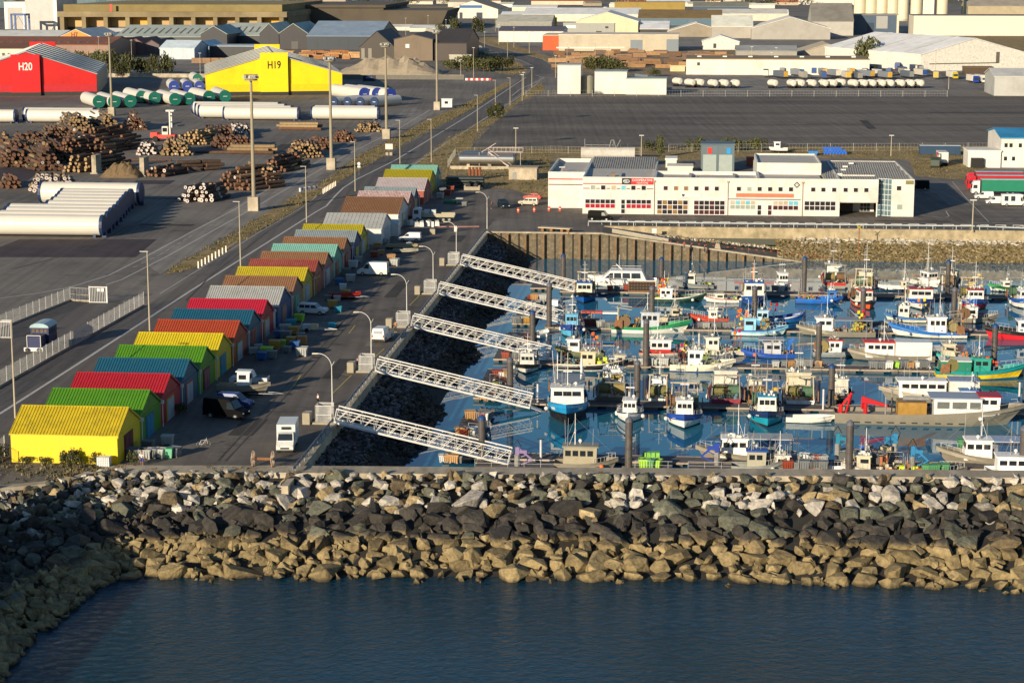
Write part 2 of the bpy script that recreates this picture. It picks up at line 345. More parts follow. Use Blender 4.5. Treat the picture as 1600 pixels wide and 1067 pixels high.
sw_ = T('shade_wall', 'tall unseen wall added on the seaward arm to shade the rock slope', 'wall', (0,0,0), 0); m = MB()  # added wall out of view, there to cast shade over the rock bank
for a, b in zip(CR0, CR0[1:]):
    m.hexa([(a[0]-2,a[1],0),(a[0]-.8,a[1],0),(b[0]-.8,b[1],0),(b[0]-2,b[1],0)], [(a[0]-2,a[1],5.6),(a[0]-1,a[1],5.6),(b[0]-1,b[1],5.6),(b[0]-2,b[1],5.6)])
m.build('wall', M_conc, sw_); m = MB(); m.box(-60.4,-58.6,187.8,189.8,0,5.9); m.build('shade_wall_end', M_conc, sw_)

M_track = ground_mat('tyre rubber trace', (.045,.042,.039), (.090,.084,.076), .15, 1.0)
M_patch = [ground_mat('tar patch', (.030,.028,.027), (.050,.046,.042), .2, 1.0), ground_mat('pale patch', (.10,.095,.085), (.15,.14,.125), .2, 1.0)]
for k, (v, u, a, b, m_) in enumerate([(-55,228,3,9,0),(-50,262,2.2,14,0),(-58,300,4,6,1),(-52,330,2,18,0),(-56,372,5,4,1),(-50,400,3,10,0),(-82,260,2,20,0),(-80,330,1.6,30,0),(-83,420,2,16,1),(-80,520,2,40,0),(-120,420,12,3,0),(-140,470,20,2,0),(-100,520,4,16,1),(-170,560,26,4,1),(-130,600,5,22,0),(-200,520,9,9,1),(-110,680,30,3,0),(-30,455,6,3,1),(40,442,16,1.6,0),(10,640,60,3,1),(60,700,3,40,0),(120,620,50,2,0),(0,720,40,4,1),(90,780,60,4,0),(-20,590,10,6,0),(-160,740,50,3,1),(-66+8,246,1,8,0),(-48,286,1.2,5,1)]):
    area('asphalt_patch', [(v,u),(v+a,u),(v+a,u+b),(v,u+b)], .030+.004*(k % 3), M_patch[m_], True)
for k, (v, u) in enumerate([(-57,240),(-54,276),(-56,318),(-53,356),(-81,300),(-81,400),(-99,455),(-130,395),(-112,560),(30,440)]):
    area('drain_cover', [(v,u),(v+1,u),(v+1,u+1.1),(v,u+1.1)], .046, M_patch[0], True)
for pl in ([(290,470),(330,430),(420,360),(520,300)], [(20,420),(120,395),(250,330),(330,270)], [(900,215),(1100,205),(1400,200)], [(760,215),(900,190),(1200,180)], [(340,720),(450,600),(600,430)], [(352,720),(463,600),(610,430)], [(100,320),(260,290),(420,300)]):
    strip('tyre_track', pl, .22, .038, M_track)
import bmesh
def hull_verts(r, n, seed, flat=.8, box=.35):
    q = random.Random(seed); bm = bmesh.new()
    for i in range(n):
        d = Vector((q.gauss(0,1), q.gauss(0,1), q.gauss(0,1))).normalized()
        k = max(abs(d.x), abs(d.y), abs(d.z)); d = d*(1-box)+d/k*box
        d *= q.uniform(.85, 1.12); bm.verts.new((d.x*r, d.y*r, d.z*r*flat))
    res = bmesh.ops.convex_hull(bm, input=bm.verts)
    bmesh.ops.delete(bm, geom=[v for v in bm.verts if not v.link_faces], context='VERTS')
    if n > 12:
        bmesh.ops.dissolve_limit(bm, angle_limit=R(14), verts=bm.verts, edges=bm.edges)
        bmesh.ops.bevel(bm, geom=list(bm.edges), offset=r*.035, segments=1, affect='EDGES', clamp_overlap=True)
        bmesh.ops.triangulate(bm, faces=bm.faces)
    bm.verts.index_update(); vs = [v.co.copy() for v in bm.verts]; fs = [tuple(v.index for v in f.verts) for f in bm.faces]; bm.free(); return vs, fs
def rock_mat(name, top, var=.25, band=True, zb=-3.15):
    m = bpy.data.materials.new(name); m.use_nodes = True; N = m.node_tree.nodes; L = m.node_tree.links
    b = N['Principled BSDF']; b.inputs['Roughness'].default_value = .85; b.inputs['Specular IOR Level'].default_value = .3
    g = N.new('ShaderNodeNewGeometry'); oi = N.new('ShaderNodeObjectInfo')
    a = N.new('ShaderNodeTexNoise'); a.inputs['Scale'].default_value = 1.6; a.inputs['Detail'].default_value = 8; a.inputs['Roughness'].default_value = .7; L.new(g.outputs['Position'], a.inputs['Vector'])
    ra = N.new('ShaderNodeMath'); ra.operation = 'ADD'; L.new(oi.outputs['Random'], ra.inputs[0]); L.new(g.outputs['Random Per Island'], ra.inputs[1])
    rf = N.new('ShaderNodeMath'); rf.operation = 'FRACT'; L.new(ra.outputs[0], rf.inputs[0])
    m1 = N.new('ShaderNodeMapRange'); m1.inputs['To Min'].default_value = 1-var; m1.inputs['To Max'].default_value = 1+var; L.new(rf.outputs[0], m1.inputs['Value'])
    m2 = N.new('ShaderNodeMapRange'); m2.inputs['From Min'].default_value = .3; m2.inputs['From Max'].default_value = .7; m2.inputs['To Min'].default_value = .42; m2.inputs['To Max'].default_value = 1.5; L.new(a.outputs[0], m2.inputs['Value'])
    mu = N.new('ShaderNodeMath'); mu.operation = 'MULTIPLY'; L.new(m1.outputs[0], mu.inputs[0]); L.new(m2.outputs[0], mu.inputs[1])
    col = None
    if band:
        sx = N.new('ShaderNodeSeparateXYZ'); L.new(g.outputs['Position'], sx.inputs[0])
        nb = N.new('ShaderNodeTexNoise'); nb.inputs['Scale'].default_value = .5; nb.inputs['Detail'].default_value = 4; L.new(g.outputs['Position'], nb.inputs['Vector'])
        ma = N.new('ShaderNodeMath'); ma.operation = 'MULTIPLY_ADD'; L.new(nb.outputs[0], ma.inputs[0]); ma.inputs[1].default_value = 1.0; L.new(sx.outputs[2], ma.inputs[2])
        r1 = N.new('ShaderNodeMapRange'); r1.inputs['From Min'].default_value = zb+.25; r1.inputs['From Max'].default_value = zb+.75; L.new(ma.outputs[0], r1.inputs['Value'])
        x = N.new('ShaderNodeMix'); x.data_type = 'RGBA'; L.new(r1.outputs[0], x.inputs[0]); x.inputs[6].default_value = (.275,.210,.105,1); x.inputs[7].default_value = (*top, 1)
        r2 = N.new('ShaderNodeMapRange'); r2.inputs['From Min'].default_value = -4.75; r2.inputs['From Max'].default_value = -4.35; L.new(ma.outputs[0], r2.inputs['Value'])
        y = N.new('ShaderNodeMix'); y.data_type = 'RGBA'; L.new(r2.outputs[0], y.inputs[0]); y.inputs[6].default_value = (.075,.055,.030,1); L.new(x.outputs[2], y.inputs[7]); col = y.outputs[2]
    vm = N.new('ShaderNodeVectorMath'); vm.operation = 'SCALE'
    if col: L.new(col, vm.inputs[0])
    else: vm.inputs[0].default_value = top
    L.new(mu.outputs[0], vm.inputs['Scale']); L.new(vm.outputs[0], b.inputs['Base Color'])
    a2 = N.new('ShaderNodeTexNoise'); a2.inputs['Scale'].default_value = 2.6; a2.inputs['Detail'].default_value = 9; a2.inputs['Roughness'].default_value = .68; L.new(g.outputs['Position'], a2.inputs['Vector'])
    bp = N.new('ShaderNodeBump'); bp.inputs['Strength'].default_value = .9; bp.inputs['Distance'].default_value = .22; L.new(a2.outputs[0], bp.inputs['Height']); L.new(bp.outputs[0], b.inputs['Normal'])
    return m
RK = {'pale': rock_mat('pale rock', (.46,.42,.36)), 'ochre': rock_mat('ochre rock', (.34,.26,.14)), 'grey-green': rock_mat('grey green rock', (.115,.118,.088)),
      'brown': rock_mat('brown rock', (.15,.115,.07)), 'blackish': rock_mat('blackish rock', (.058,.052,.045)), }
M_bed = mt('bank bed', (.030,.027,.022), .95, var=.3, s=.8)
def bank(name, A, B, ext=.28, drop=.6, mat=None):
    mb = MB(); P = []
    for a, b in zip(A, B):
        d = (b-a); P.append((a+Vector((0,0,-drop)), b+Vector((0,0,-drop*.5)), b+d*ext+Vector((0,0,-drop))))
    for p, q in zip(P, P[1:]):
        mb.quad(p[1], q[1], q[0], p[0]); mb.quad(p[2], q[2], q[1], p[1])
    return struct(name, mb, mat or M_bed)
bank('rock_bank', CR, WL)
PROTO = {}
NP = 9
hulls = [hull_verts(1, 13+i % 4, 100+i, .80, .38+.06*(i % 3)) for i in range(NP)]
for k in RK:
    for i, (vs, fs) in enumerate(hulls):
        me = bpy.data.meshes.new('boulder '+k); me.from_pydata(vs, [], fs); me.materials.append(RK[k]); PROTO[k, i] = me
# scatter over the ruled surface
def ruled(A, B, s, t):
    n = len(A)-1; k = min(int(s), n-1); f = s-k
    a = A[k].lerp(A[k+1], f); b = B[k].lerp(B[k+1], f); return a.lerp(b, t)
spots = []
rows = 12
for r in range(rows):
    t = (r+.35)/rows
    # arc length walk
    s = 0.0; n = len(CR)-1
    while s < n:
        p = ruled(CR, WL, s, t); q = ruled(CR, WL, min(s+.02, n), t); sp = (q-p).length/.02
        step = 2.5*(.75 if t < .3 else 1.0)*rnd.uniform(.75, 1.2)
        if p.y > 135 and p.x < 66: spots.append((p+Vector((rnd.uniform(-.3,.3), rnd.uniform(-.35,.35), 0)), t+rnd.uniform(-.03,.03), s))
        s += step/max(sp, .5)
def kind_at(t):
    x = rnd.random()
    if t < .33: return 'pale' if x < .36 else 'ochre' if x < .52 else 'brown' if x < .68 else 'grey-green' if x < .95 else 'blackish'
    if t < .38: return 'pale' if x < .14 else 'ochre' if x < .24 else 'grey-green' if x < .5 else 'blackish'
    if t < .64: return 'blackish' if x < .82 else 'grey-green' if x < .92 else 'brown'
    return 'ochre' if x < .5 else 'brown'
WHERE = lambda t: 'near the breakwater crown' if t < .42 else 'in the dark middle band of the breakwater' if t < .60 else 'in the tan tidal band by the sea'
LBL = {}
rest = MB(); allk = list(RK)
cand = []
for p, t, s in spots:
    sz = rnd.choice([.6, .8, 1.0, 1.1, 1.3, 1.6])*(.62 if t < .18 else .8 if t < .3 else 1.0)*1.05
    k = kind_at(t)
    if s < 10 and rnd.random() < .75: k = rnd.choice(['grey-green', 'blackish', 'brown', 'blackish'])  # more dark kinds on this arm, putting its shade into the rock colour
    cand.append((sz, p, t, k, rnd.randrange(NP), Vector((rnd.uniform(.85,1.35), rnd.uniform(.75,1.05), rnd.uniform(.75,1.05))), (rnd.uniform(-.35,.35), rnd.uniform(-.35,.35), rnd.uniform(0,6.28))))
vis = sorted([c for c in cand if -50 < c[1].x < 57 and c[1].y > 165 and c[2] < 1.0], key=lambda c: -c[0])[:290]
ids = set(id(c) for c in vis)
from mathutils import Euler
for c in cand:
    sz, p, t, k, i, sc3, rot = c
    zoff = -.12*sz
    if id(c) in ids:
        o = bpy.data.objects.new('boulder', PROTO[k, i]); COL.objects.link(o)
        o.location = p+Vector((0,0,zoff)); o.rotation_euler = rot; o.scale = sc3*sz
        kk = ('tan and barnacled' if t >= .60 else k)
        lb = f'big {kk} armour boulder {WHERE(t)}'
        tag(o, lb, 'boulder', lb.replace('boulder', 'boulders').replace('big', 'big'))
    else:
        M = Matrix.Translation(p+Vector((0,0,zoff))) @ Euler(rot).to_matrix().to_4x4() @ Matrix.Diagonal((*(sc3*sz), 1))
        rest.M = M; vs, fs = hulls[i]; rest.add(vs, fs, allk.index(k))
for _ in range(900):
    s = rnd.uniform(3, len(CR)-1.01); t = rnd.uniform(.02, 1.0); p = ruled(CR, WL, s, t)
    if not (-80 < p.x < 66): continue
    sz = rnd.uniform(.7, 1.15)*(.75 if t < .25 else 1); rest.M = Matrix.Translation(p+Vector((0,0,-.85))) @ Euler((rnd.random()*3, rnd.random()*3, rnd.random()*3)).to_matrix().to_4x4() @ Matrix.Diagonal((sz*1.2, sz, sz, 1))
    vs, fs = hulls[rnd.randrange(NP)]; rest.add(vs, fs, allk.index(kind_at(t)))
# small filler rocks
small = [hull_verts(1, 9, 300+i, .8, .2) for i in range(6)]
for _ in range(1500):
    s = rnd.uniform(0, len(CR)-1.01); t = rnd.uniform(0, 1.05); p = ruled(CR, WL, s, t)
    if not (-80 < p.x < 66): continue
    sz = rnd.uniform(.25, .6); rest.M = Matrix.Translation(p+Vector((0,0,.15))) @ Euler((rnd.random()*3, rnd.random()*3, 0)).to_matrix().to_4x4() @ Matrix.Diagonal((sz*1.2, sz, sz, 1))
    vs, fs = small[rnd.randrange(6)]; rest.add(vs, fs, allk.index(kind_at(t)))
rest.M = None
tag(rest.build('armour_rocks', [RK[k] for k in allk]), 'smaller armour rocks filling the breakwater slope between the big boulders', 'rocks', kind='stuff')
# rubble on inner banks
def rubble(name, label, fn, n, s0, s1, mat, lift=0.0):
    mb = MB()
    for _ in range(n):
        p = fn(rnd.random(), rnd.random()); sz = rnd.uniform(s0, s1)
        mb.M = Matrix.Translation(p+Vector((0,0,lift))) @ Euler((rnd.uniform(-.5,.5), rnd.uniform(-.5,.5), rnd.random()*6)).to_matrix().to_4x4() @ Matrix.Diagonal((sz*1.25, sz, sz*.75, 1))
        vs, fs = small[rnd.randrange(6)]; mb.add(vs, fs, rnd.randrange(len(mat)) if len(mat) > 1 else 0)
    mb.M = None; return tag(mb.build(name, mat), label, 'rubble', kind='stuff')
bank('basin_bank', [W(QV+.2, u, -1.2) for u in (205, 300, WALLU)], [W(-34.8, u, WZ) for u in (205, 300, WALLU)], drop=.1)
rg = [rock_mat('grey rubble', (.16,.14,.14), .5, False), rock_mat('dark rubble', (.06,.052,.048), .4, False), rock_mat('brown rubble', (.085,.07,.05), .4, False)]
def bankpt(lo, hi, u0=206, u1=415):
    def f(a, b):
        t = lo+(hi-lo)*a; u = u0+(u1-u0)*b; t2 = min(1, t)
        wob = .8*math.sin(u*.13)+.5*math.sin(u*.31+1)
        return W(QV+.3+(8.4+wob)*t, u, -1.2+(WZ+1.2)*t)
    return f
rubble('rubble', 'grey broken stone on the upper part of the basin bank below the sheds quay', bankpt(0, .55), 4200, .22, .55, rg[:2]+[rg[0]])
rubble('rubble', 'dark weedy stones low on the basin bank below the sheds quay', bankpt(.5, 1.06), 4200, .25, .6, [rg[1], rg[2]])
FB0, FB1 = -2.1, WZ
bank('far_bank', [W(v, PROMU, FB0) for v in (20, 100, 200)], [W(v, 417, WZ) for v in (20, 100, 200)], drop=.1, mat=M_dirt)
rt = [rock_mat('tan rubble', (.26,.205,.115), .35, False), rock_mat('pale rubble', (.50,.46,.38), .2, False), rock_mat('olive rubble', (.19,.145,.06), .3, False)]
def fb(lo, hi, v0, v1): return lambda a, b: W(v0+(v1-v0)*b, PROMU-.2-10.4*(lo+(hi-lo)*a), FB0+(WZ-FB0)*(lo+(hi-lo)*a))
rubble('rubble', 'tan and olive stones facing the bank under the promenade wall', fb(.1, 1.03, 18, 110), 5200, .3, .62, [rt[0], rt[2]])
rubble('rubble', 'bleached pale stones heaped along the foot of the promenade wall', fb(0, .22, 22, 110), 520, .4, .8, [rt[1]])
rubble('rubble', 'small pale stones strewn behind the slipway', lambda a, b: W(-8+30*b, PROMU-.6-2.2*a, -.4-4.4*max(0, (b*30+11)/45)), 380, .25, .5, [rt[0], rt[1]])
# dry grass tufts
M_grass = mt('dry grass', (.165,.130,.060), .9, var=.5, s=.6, ovar=.4)
M_green = mt('green grass', (.075,.085,.028), .9, var=.5, s=.8, ovar=.4)
def inpoly(x, y, P):
    c = False; n = len(P); j = n-1
    for i in range(n):
        if (P[i][1] > y) != (P[j][1] > y) and x < (P[j][0]-P[i][0])*(y-P[i][1])/(P[j][1]-P[i][1])+P[i][0]: c = not c
        j = i
    return c
def tufts(name, label, px, n, h0, h1, mats):
    P = [at(*p) for p in px]; P = [(p.x, p.y) for p in P]; xs = [p[0] for p in P]; ys = [p[1] for p in P]; mb = MB(); k = 0
    while k < n:
        x, y = rnd.uniform(min(xs), max(xs)), rnd.uniform(min(ys), max(ys))
        if not inpoly(x, y, P): continue
        if noise.noise(Vector((x*.12, y*.12, 3))) < rnd.uniform(-.5, .3): k += .3; continue
        k += 1; h = rnd.uniform(h0, h1); m = 0 if rnd.random() < .75 else 1
        for j in range(4):
            a = rnd.random()*6.28; r = h*.55; c = Vector((x+rnd.uniform(-h, h)*.8, y+rnd.uniform(-h, h)*.8, 0)); d = Vector((math.cos(a), math.sin(a), 0))*r*.6
            tip = c+Vector((rnd.uniform(-r, r), rnd.uniform(-r, r), h))
            mb.add([c-d, c+d, tip+d*.4, tip-d*.4], [(0,1,2,3)], m)
    return tag(mb.build(name, mats), label, 'grass', kind='stuff')
tufts('grass', 'dry brown grass on the strip between the log yard and the road', [(255,430),(285,404),(335,380),(400,341),(440,316),(505,283),(560,243),(620,213),(740,156),(800,129),(740,170),(640,222),(580,256),(520,292),(450,337),(400,364),(345,399),(300,422)], 4200, .10, .38, [M_grass, M_green])
tufts('grass', 'dry grass around the fuel tanks and the roadside by the dark lot', [(640,260),(700,216),(775,178),(845,128),(852,142),(812,160),(775,190),(735,232),(858,232),(858,312),(800,296),(690,290),(690,262)], 4200, .10, .36, [M_grass, M_green])
tufts('grass', 'dry grass behind the white cooperative building', [(1050,230),(1545,228),(1545,262),(1510,282),(1430,275),(1420,250),(1180,243),(1060,250)], 3000, .10, .34, [M_grass, M_green])
tufts('grass', 'straw coloured grass on the banks beside the bending road', [(690,62),(740,78),(790,92),(815,102),(825,112),(800,118),(740,108),(700,100)], 2200, .2, .6, [M_grass, M_grass])
tufts('grass', 'green and straw weeds by the first yellow shed and breakwater kerb', [(0,730),(15,722),(175,729),(215,735),(330,735),(420,735),(330,729),(140,739),(100,752),(0,760)], 600, .08, .3, [M_grass, M_green])
def ropeweed(): pass
# ---------- coloured sheds ----------
M_gut = mt('white gutter', (.6,.6,.58), .5, var=.1)
M_dark = mt('dark opening', (.02,.02,.022), .5, var=.1)
M_glass = mt('window glass', (.025,.035,.045), .12, var=.1, spec=.6)
def corr(mb, x0, x1, ya, za, yb, zb, pitch=.36, h=.07, wdt=.09, m=0):   # standing ribs on a roof slope
    L_ = math.hypot(yb-ya, zb-za); n = Vector((0, -(zb-za), yb-ya))/L_
    if n.z < 0: n = -n
    k = x0+pitch*.5
    while k < x1-.05:
        a = Vector((k, ya, za)); b = Vector((k, yb, zb)); w = Vector((wdt/2, 0, 0))
        mb.add([a-w, a+w, b+w, b-w, a-w*.4+n*h, a+w*.4+n*h, b+w*.4+n*h, b-w*.4+n*h], [(0,1,5,4),(1,2,6,5),(2,3,7,6),(3,0,4,7),(4,5,6,7)], m); k += pitch
def shed(ord_, desc, v1, uc, L_, wd, he, hr, wall, roof, door, side=None, rz=GRID, doordesc=''):
    x = T('shed', f'{ord_} gabled shed from the breakwater, {desc}', 'shed', W(v1, uc, 0), rz, 'coloured harbour sheds in one row')
    h = wd/2
    b = MB()   # walls: south long wall y=-h
    for y in (-h, h-.12): b.box(-L_, 0, y, y+.12, 0, he, 0)
    if side is None:      # horizontal cladding ribs on the long walls
        for k in range(11): b.box(-L_, 0, -h-.025, -h, .2+k*.27, .2+k*.27+.07, 0)
    for xx in (-L_, -.12): b.prism([(-h+.12, 0), (h-.12, 0), (h-.12, he), (0, hr-.05), (-h+.12, he)], 'x', xx, xx+.12, 0)
    b.build('wall', wall, x)
    r = MB(); t = .1; o = .12
    for s in (-1, 1):
        ye, ze = s*(h+.05), he-.0
        r.add([(-L_-o, ye, ze), (o, ye, ze), (o, 0, hr), (-L_-o, 0, hr), (-L_-o, ye, ze+t), (o, ye, ze+t), (o, 0, hr+t), (-L_-o, 0, hr+t)], [(0,1,2,3),(7,6,5,4),(0,4,5,1),(1,5,6,2),(2,6,7,3),(3,7,4,0)], 0)
        corr(r, -L_, 0, ye, ze+t, 0, hr+t, .36)
    r.prism([(-.22, hr+t-.09), (0, hr+t+.05), (.22, hr+t-.09), (0, hr+t-.02)], 'x', -L_-o-.02, o+.02, 0)
    for xx in (o-.02, -L_-o-.04):
        for s in (-1, 1): r.add([(xx, s*(h+.06), he-.12), (xx+.06, s*(h+.06), he-.12), (xx+.06, 0, hr-.12), (xx, 0, hr-.12), (xx, s*(h+.06), he+t+.05), (xx+.06, s*(h+.06), he+t+.05), (xx+.06, 0, hr+t+.05), (xx, 0, hr+t+.05)], [(0,1,2,3),(7,6,5,4),(0,4,5,1),(1,5,6,2),(2,6,7,3),(3,7,4,0)], 0)
    r.build('roof', roof, x)
    f = MB(); f.box(0, .07, -h+.05, h-.05, he-.28, he-.02); f.build('fascia', wall, x)
    d = MB(); d.box(0, .08, -2.0, 1.5, 0, 2.75); dd = d.build('door_surround', door[0], x)
    for y0 in (-1.65, -.2):
        e = MB(); e.box(.08, .14, y0, y0+1.35, .05, 2.55); e.build('door', door[1], x)
    g_ = MB(); g_.cb((.28, h-.05, he-.1), (.32, .34, .42)); g_.cyl((.28, h-.05, he-.3), (.28, h-.05, 0), .06, n=6); g_.build('downpipe', M_gut, x)
    return x
Y1 = mt('yellow shed wall', (.78,.58,.008), .5, var=.08, dirt=(.50,.36,.03), ds=.6, dm=.35); YR = mt('mossy yellow roof', (.58,.44,.015), .6, var=.15, s=.5, dirt=(.20,.17,.03), ds=.9, dm=.6)
YO = mt('ochre yellow', (.46,.38,.02), .6, var=.15, dirt=(.2,.17,.06))
GN = mt('green shed', (.085,.26,.012), .55, var=.12, dirt=(.05,.12,.03), ds=.7, dm=.4); RD = mt('red shed', (.42,.016,.028), .55, var=.12, dirt=(.22,.03,.03), ds=.7, dm=.4)
BL = mt('blue shed', (.012,.10,.17), .55, var=.14, dirt=(.04,.10,.12), ds=.7, dm=.5); OR = mt('orange red shed', (.40,.062,.022), .55, var=.12, dirt=(.25,.1,.06))
GY = mt('pale grey roof', (.42,.43,.41), .6, var=.12, dirt=(.25,.24,.22)); BRN = mt('brown roof', (.27,.135,.065), .7, var=.15, dirt=(.33,.2,.13))
TQ = mt('turquoise shed', (.06,.36,.28), .5, var=.1); TQR = mt('faded turquoise roof', (.22,.48,.40), .6, var=.12)
RDO = mt('faded red roof', (.30,.065,.045), .6, var=.2, dirt=(.38,.17,.13)); PK = mt('pinkish wall', (.30,.16,.13), .7, var=.15)
LG = mt('blue grey roof', (.26,.31,.33), .6, var=.12, dirt=(.18,.2,.2)); DBL = mt('dark blue wall', (.012,.07,.20), .6, var=.1)
PW = mt('pinkish white roof', (.55,.48,.47), .6, var=.12, dirt=(.5,.25,.22)); WHT = mt('white wall', (.62,.62,.60), .55, var=.07, dirt=(.4,.36,.28), dm=.35)
DW = mt('pale door', (.40,.42,.47), .5, var=.1); MAR = mt('maroon', (.12,.01,.02), .5); TEA = mt('teal door', (.02,.20,.28), .5); ORD_ = mt('orange door surround', (.42,.09,.03), .5)
STR = mt('red white striped roof', (.55,.42,.40), .6, var=.5, s=2.2, dirt=(.42,.05,.04), ds=1.3, dm=.9)
SH = [ # ridge px x,y , desc, wall, roof, (surround, doors)
 (190,637,'bright yellow with a mossy yellow roof',Y1,YR,(MAR,MAR)), (228,610,'green all over with a teal door',GN,GN,(TEA,mt('azure door',(.03,.22,.38),.5))), (260,585,'red all over with pale doors in a yellow surround',RD,RD,(YO,DW)),
 (290,562,'deep blue with pale doors in an orange surround',BL,BL,(ORD_,DW)), (317,542,'apple green with dark red doors',GN,GN,(MAR,mt('rose door',(.25,.07,.09),.5))), (345,522,'yellow with teal doors',mt('yellow shed b',(.62,.46,.01),.5,var=.08),mt('yellow roof b',(.66,.52,.012),.6,var=.12,dirt=(.4,.33,.03)),(TEA,TEA)),
 (368,502,'orange red with green door panel',OR,OR,(GN,DW)), (392,485,'dark blue with a rusty red door',BL,BL,(ORD_,mt('rusty door',(.2,.05,.04),.6))), (413,469,'crimson roof with a yellow door surround',RD,mt('crimson roof',(.50,.02,.045),.5,var=.1),(YO,DW)),
 (445,449,'pale grey roof over a dark blue gable',DBL,GY,(PK,PK)), (463,433,'light brown roof with a turquoise door',PK,BRN,(TQ,TQ)), (481,419,'mustard yellow with white doors',YO,mt('mustard roof',(.52,.42,.02),.6,var=.12,dirt=(.4,.3,.05)),(DW,DW)),
 (499,407,'faded red roof with a white ridge line',RDO,RDO,(YO,RDO)), (513,395,'sandy brown roof over a pink gable',PK,BRN,(DW,DW)), (528,383,'pale turquoise roof and green gable',TQ,TQR,(PK,PK)),
 (543,372,'brown roof with a dark red door',PK,BRN,(MAR,RDO)), (557,361,'grey roof over a blue gable',DBL,LG,(BL,YO)), (572,352,'olive yellow next to the white workshop',YO,mt('olive yellow roof',(.42,.36,.015),.6,var=.12),(YO,DW))]
us = []
for x_, y_, *_r in SH: us.append(PV(x_, y_, 5.5))
for i, (x_, y_, ds_, wl, rf, dr) in enumerate(SH):
    L0_ = 12.3 if i == 0 else 11.6; v, u = us[i]; lo = us[i-1][1] if i else u-9.5; hi = us[i+1][1] if i < len(SH)-1 else u+9.4
    wd = min(9.6, (hi-lo)/2 if 0 < i < len(SH)-1 else 9.3)
    if i == 0: wd = 9.3
    if i == 9: wd = 10.2
    shed(ORD[i], ds_, -64.1+rnd.uniform(-.15,.15), u, L0_, wd-.03, 3.2, 5.5, wl, rf, dr)
# narrow grey link beside tenth shed
lk = T('store', 'narrow white lean-to store squeezed before the pale grey roofed shed', 'store', W(-64.3, us[9][1]-6.2, 0), GRID)
m = MB(); m.box(-8,0,-1.0,.95,0,2.7); m.build('wall', WHT, lk); m = MB(); m.box(-8.1,.1,-1.05,1.0,2.7,2.8); m.build('roof', GY, lk)
UP = [((640,300),'thirteen',0), ]
UPS = [(640,300,'rusty red and white striped roof',RDO,STR,(TQ,MAR)), (648,294,'weathered blue grey roof with an ochre door',DBL,LG,(YO,YO)), (666,279,'pinkish white roof over dark red gable',RDO,PW,(TQ,PK)), (674,266,'olive yellow roof, last but one before the fuel tanks',YO,mt('olive roof b',(.40,.34,.012),.6,var=.12),(TQ,YO)), (682,259,'pale turquoise roof at the fuel tank end',TQ,TQR,(TQ,TQ))]
for i, (x_, y_, ds_, wl, rf, dr) in enumerate(UPS):
    v, u = PV(x_, y_, 5.5 if i != 1 else 5.4)
    shed(ORD[19+i], ds_, v+.2, u, 11.6, [10.5, 8.0, 12.5, 12.0, 9.0][i], 3.2, 5.5, wl, rf, dr)
# big brown roofed shed and the white hipped workshop
v, u = PV(630, 309, 6.0)
bs_ = shed(ORD[18], 'wide brown roof over white walls', v, u, 12.4, 15.5, 3.3, 6.0, WHT, mt('big brown roof',(.24,.12,.055),.75,var=.12,dirt=(.3,.19,.12)), (YO, WHT))
wk = T('workshop', 'white walled workshop with a pale grey cross-gabled roof between yellow and brown sheds', 'workshop', W(-62.5, 401, 0), GRID)
m = MB(); m.box(-12,0,-6.5,6.5,0,3.2); m.prism([(-6.5,3.2),(6.5,3.2),(0,5.4)], 'x', -12, 0, 0); m.build('wall', WHT, wk)
m = MB()
for s in (-1,1): m.add([(-12.2,s*6.7,3.2),(.2,s*6.7,3.2),(.2,0,5.5),(-12.2,0,5.5),(-12.2,s*6.7,3.35),(.2,s*6.7,3.35),(.2,0,5.65),(-12.2,0,5.65)], [(0,1,2,3),(7,6,5,4),(0,4,5,1),(1,5,6,2),(2,6,7,3),(3,7,4,0)])
corr(m, -12, 0, -6.7, 3.35, 0, 5.65, .8, .05); m.build('roof', GY, wk)
m = MB(); m.box(0,.08,-3,3,0,2.9); m.build('door', mt('pale blue door',(.33,.42,.5),.5), wk)
m = MB(); m.box(-13.5,-3,-12,-6.7,0,2.6); m.build('annex', WHT, wk)
m = MB(); m.hexa([(-13.7,-12.2,2.6),(-2.8,-12.2,2.6),(-2.8,-6.7,3.0),(-13.7,-6.7,3.0)],[(-13.7,-12.2,2.75),(-2.8,-12.2,2.75),(-2.8,-6.7,3.15),(-13.7,-6.7,3.15)]); m.build('annex_roof', WHT, wk)
m = MB(); m.box(-3,1.5,6.6,10,0,2.6); m.prism([(6.6,2.6),(10,2.6),(8.3,3.4)],'x',-3,1.5); m.build('porch', WHT, wk)
# ---------- white cooperative building ----------
M_cw = mt('white cladding', (.64,.62,.57), .5, var=.08, s=.3, dirt=(.42,.37,.28), ds=.35, dm=.5)
M_rf = mt('pale flat roof', (.50,.47,.42), .8, var=.12, dirt=(.35,.3,.25)); M_rib = mt('ribbed roof', (.33,.32,.29), .7, var=.2, s=.8, dirt=(.18,.17,.15))
M_red = mt('red sign', (.52,.02,.02), .5, var=.05); M_brn = mt('dark brown stripe', (.10,.03,.02), .6); M_frame = mt('white frame', (.66,.66,.64), .5, var=.05)
cb = T('cooperative_building', 'long white two storey quayside building with red cooperative sign and ribbed roof', 'building', W(-25, 450, 0), GRID)
H = 8.4
def part(name, mat, fn, parent=None, smooth=False):
    m = MB(); fn(m); return m.build(name, mat, parent or cb, smooth)
wl = MB()
def shell(x0, x1, y0, y1, h, t=.3, base=0):     # walls with parapet
    wl.box(x0, x1, y0, y0+t, base, h); wl.box(x0, x1, y1-t, y1, base, h); wl.box(x0, x0+t, y0+t, y1-t, base, h); wl.box(x1-t, x1, y0+t, y1-t, base, h)
shell(-8.6, -.02, 10.5, 44, H)
shell(0, 16.28, 0, 43.9, H)
shell(16.3, 39.6, 0, 15, H)
shell(39.62, 57.8, 0, 44, H)
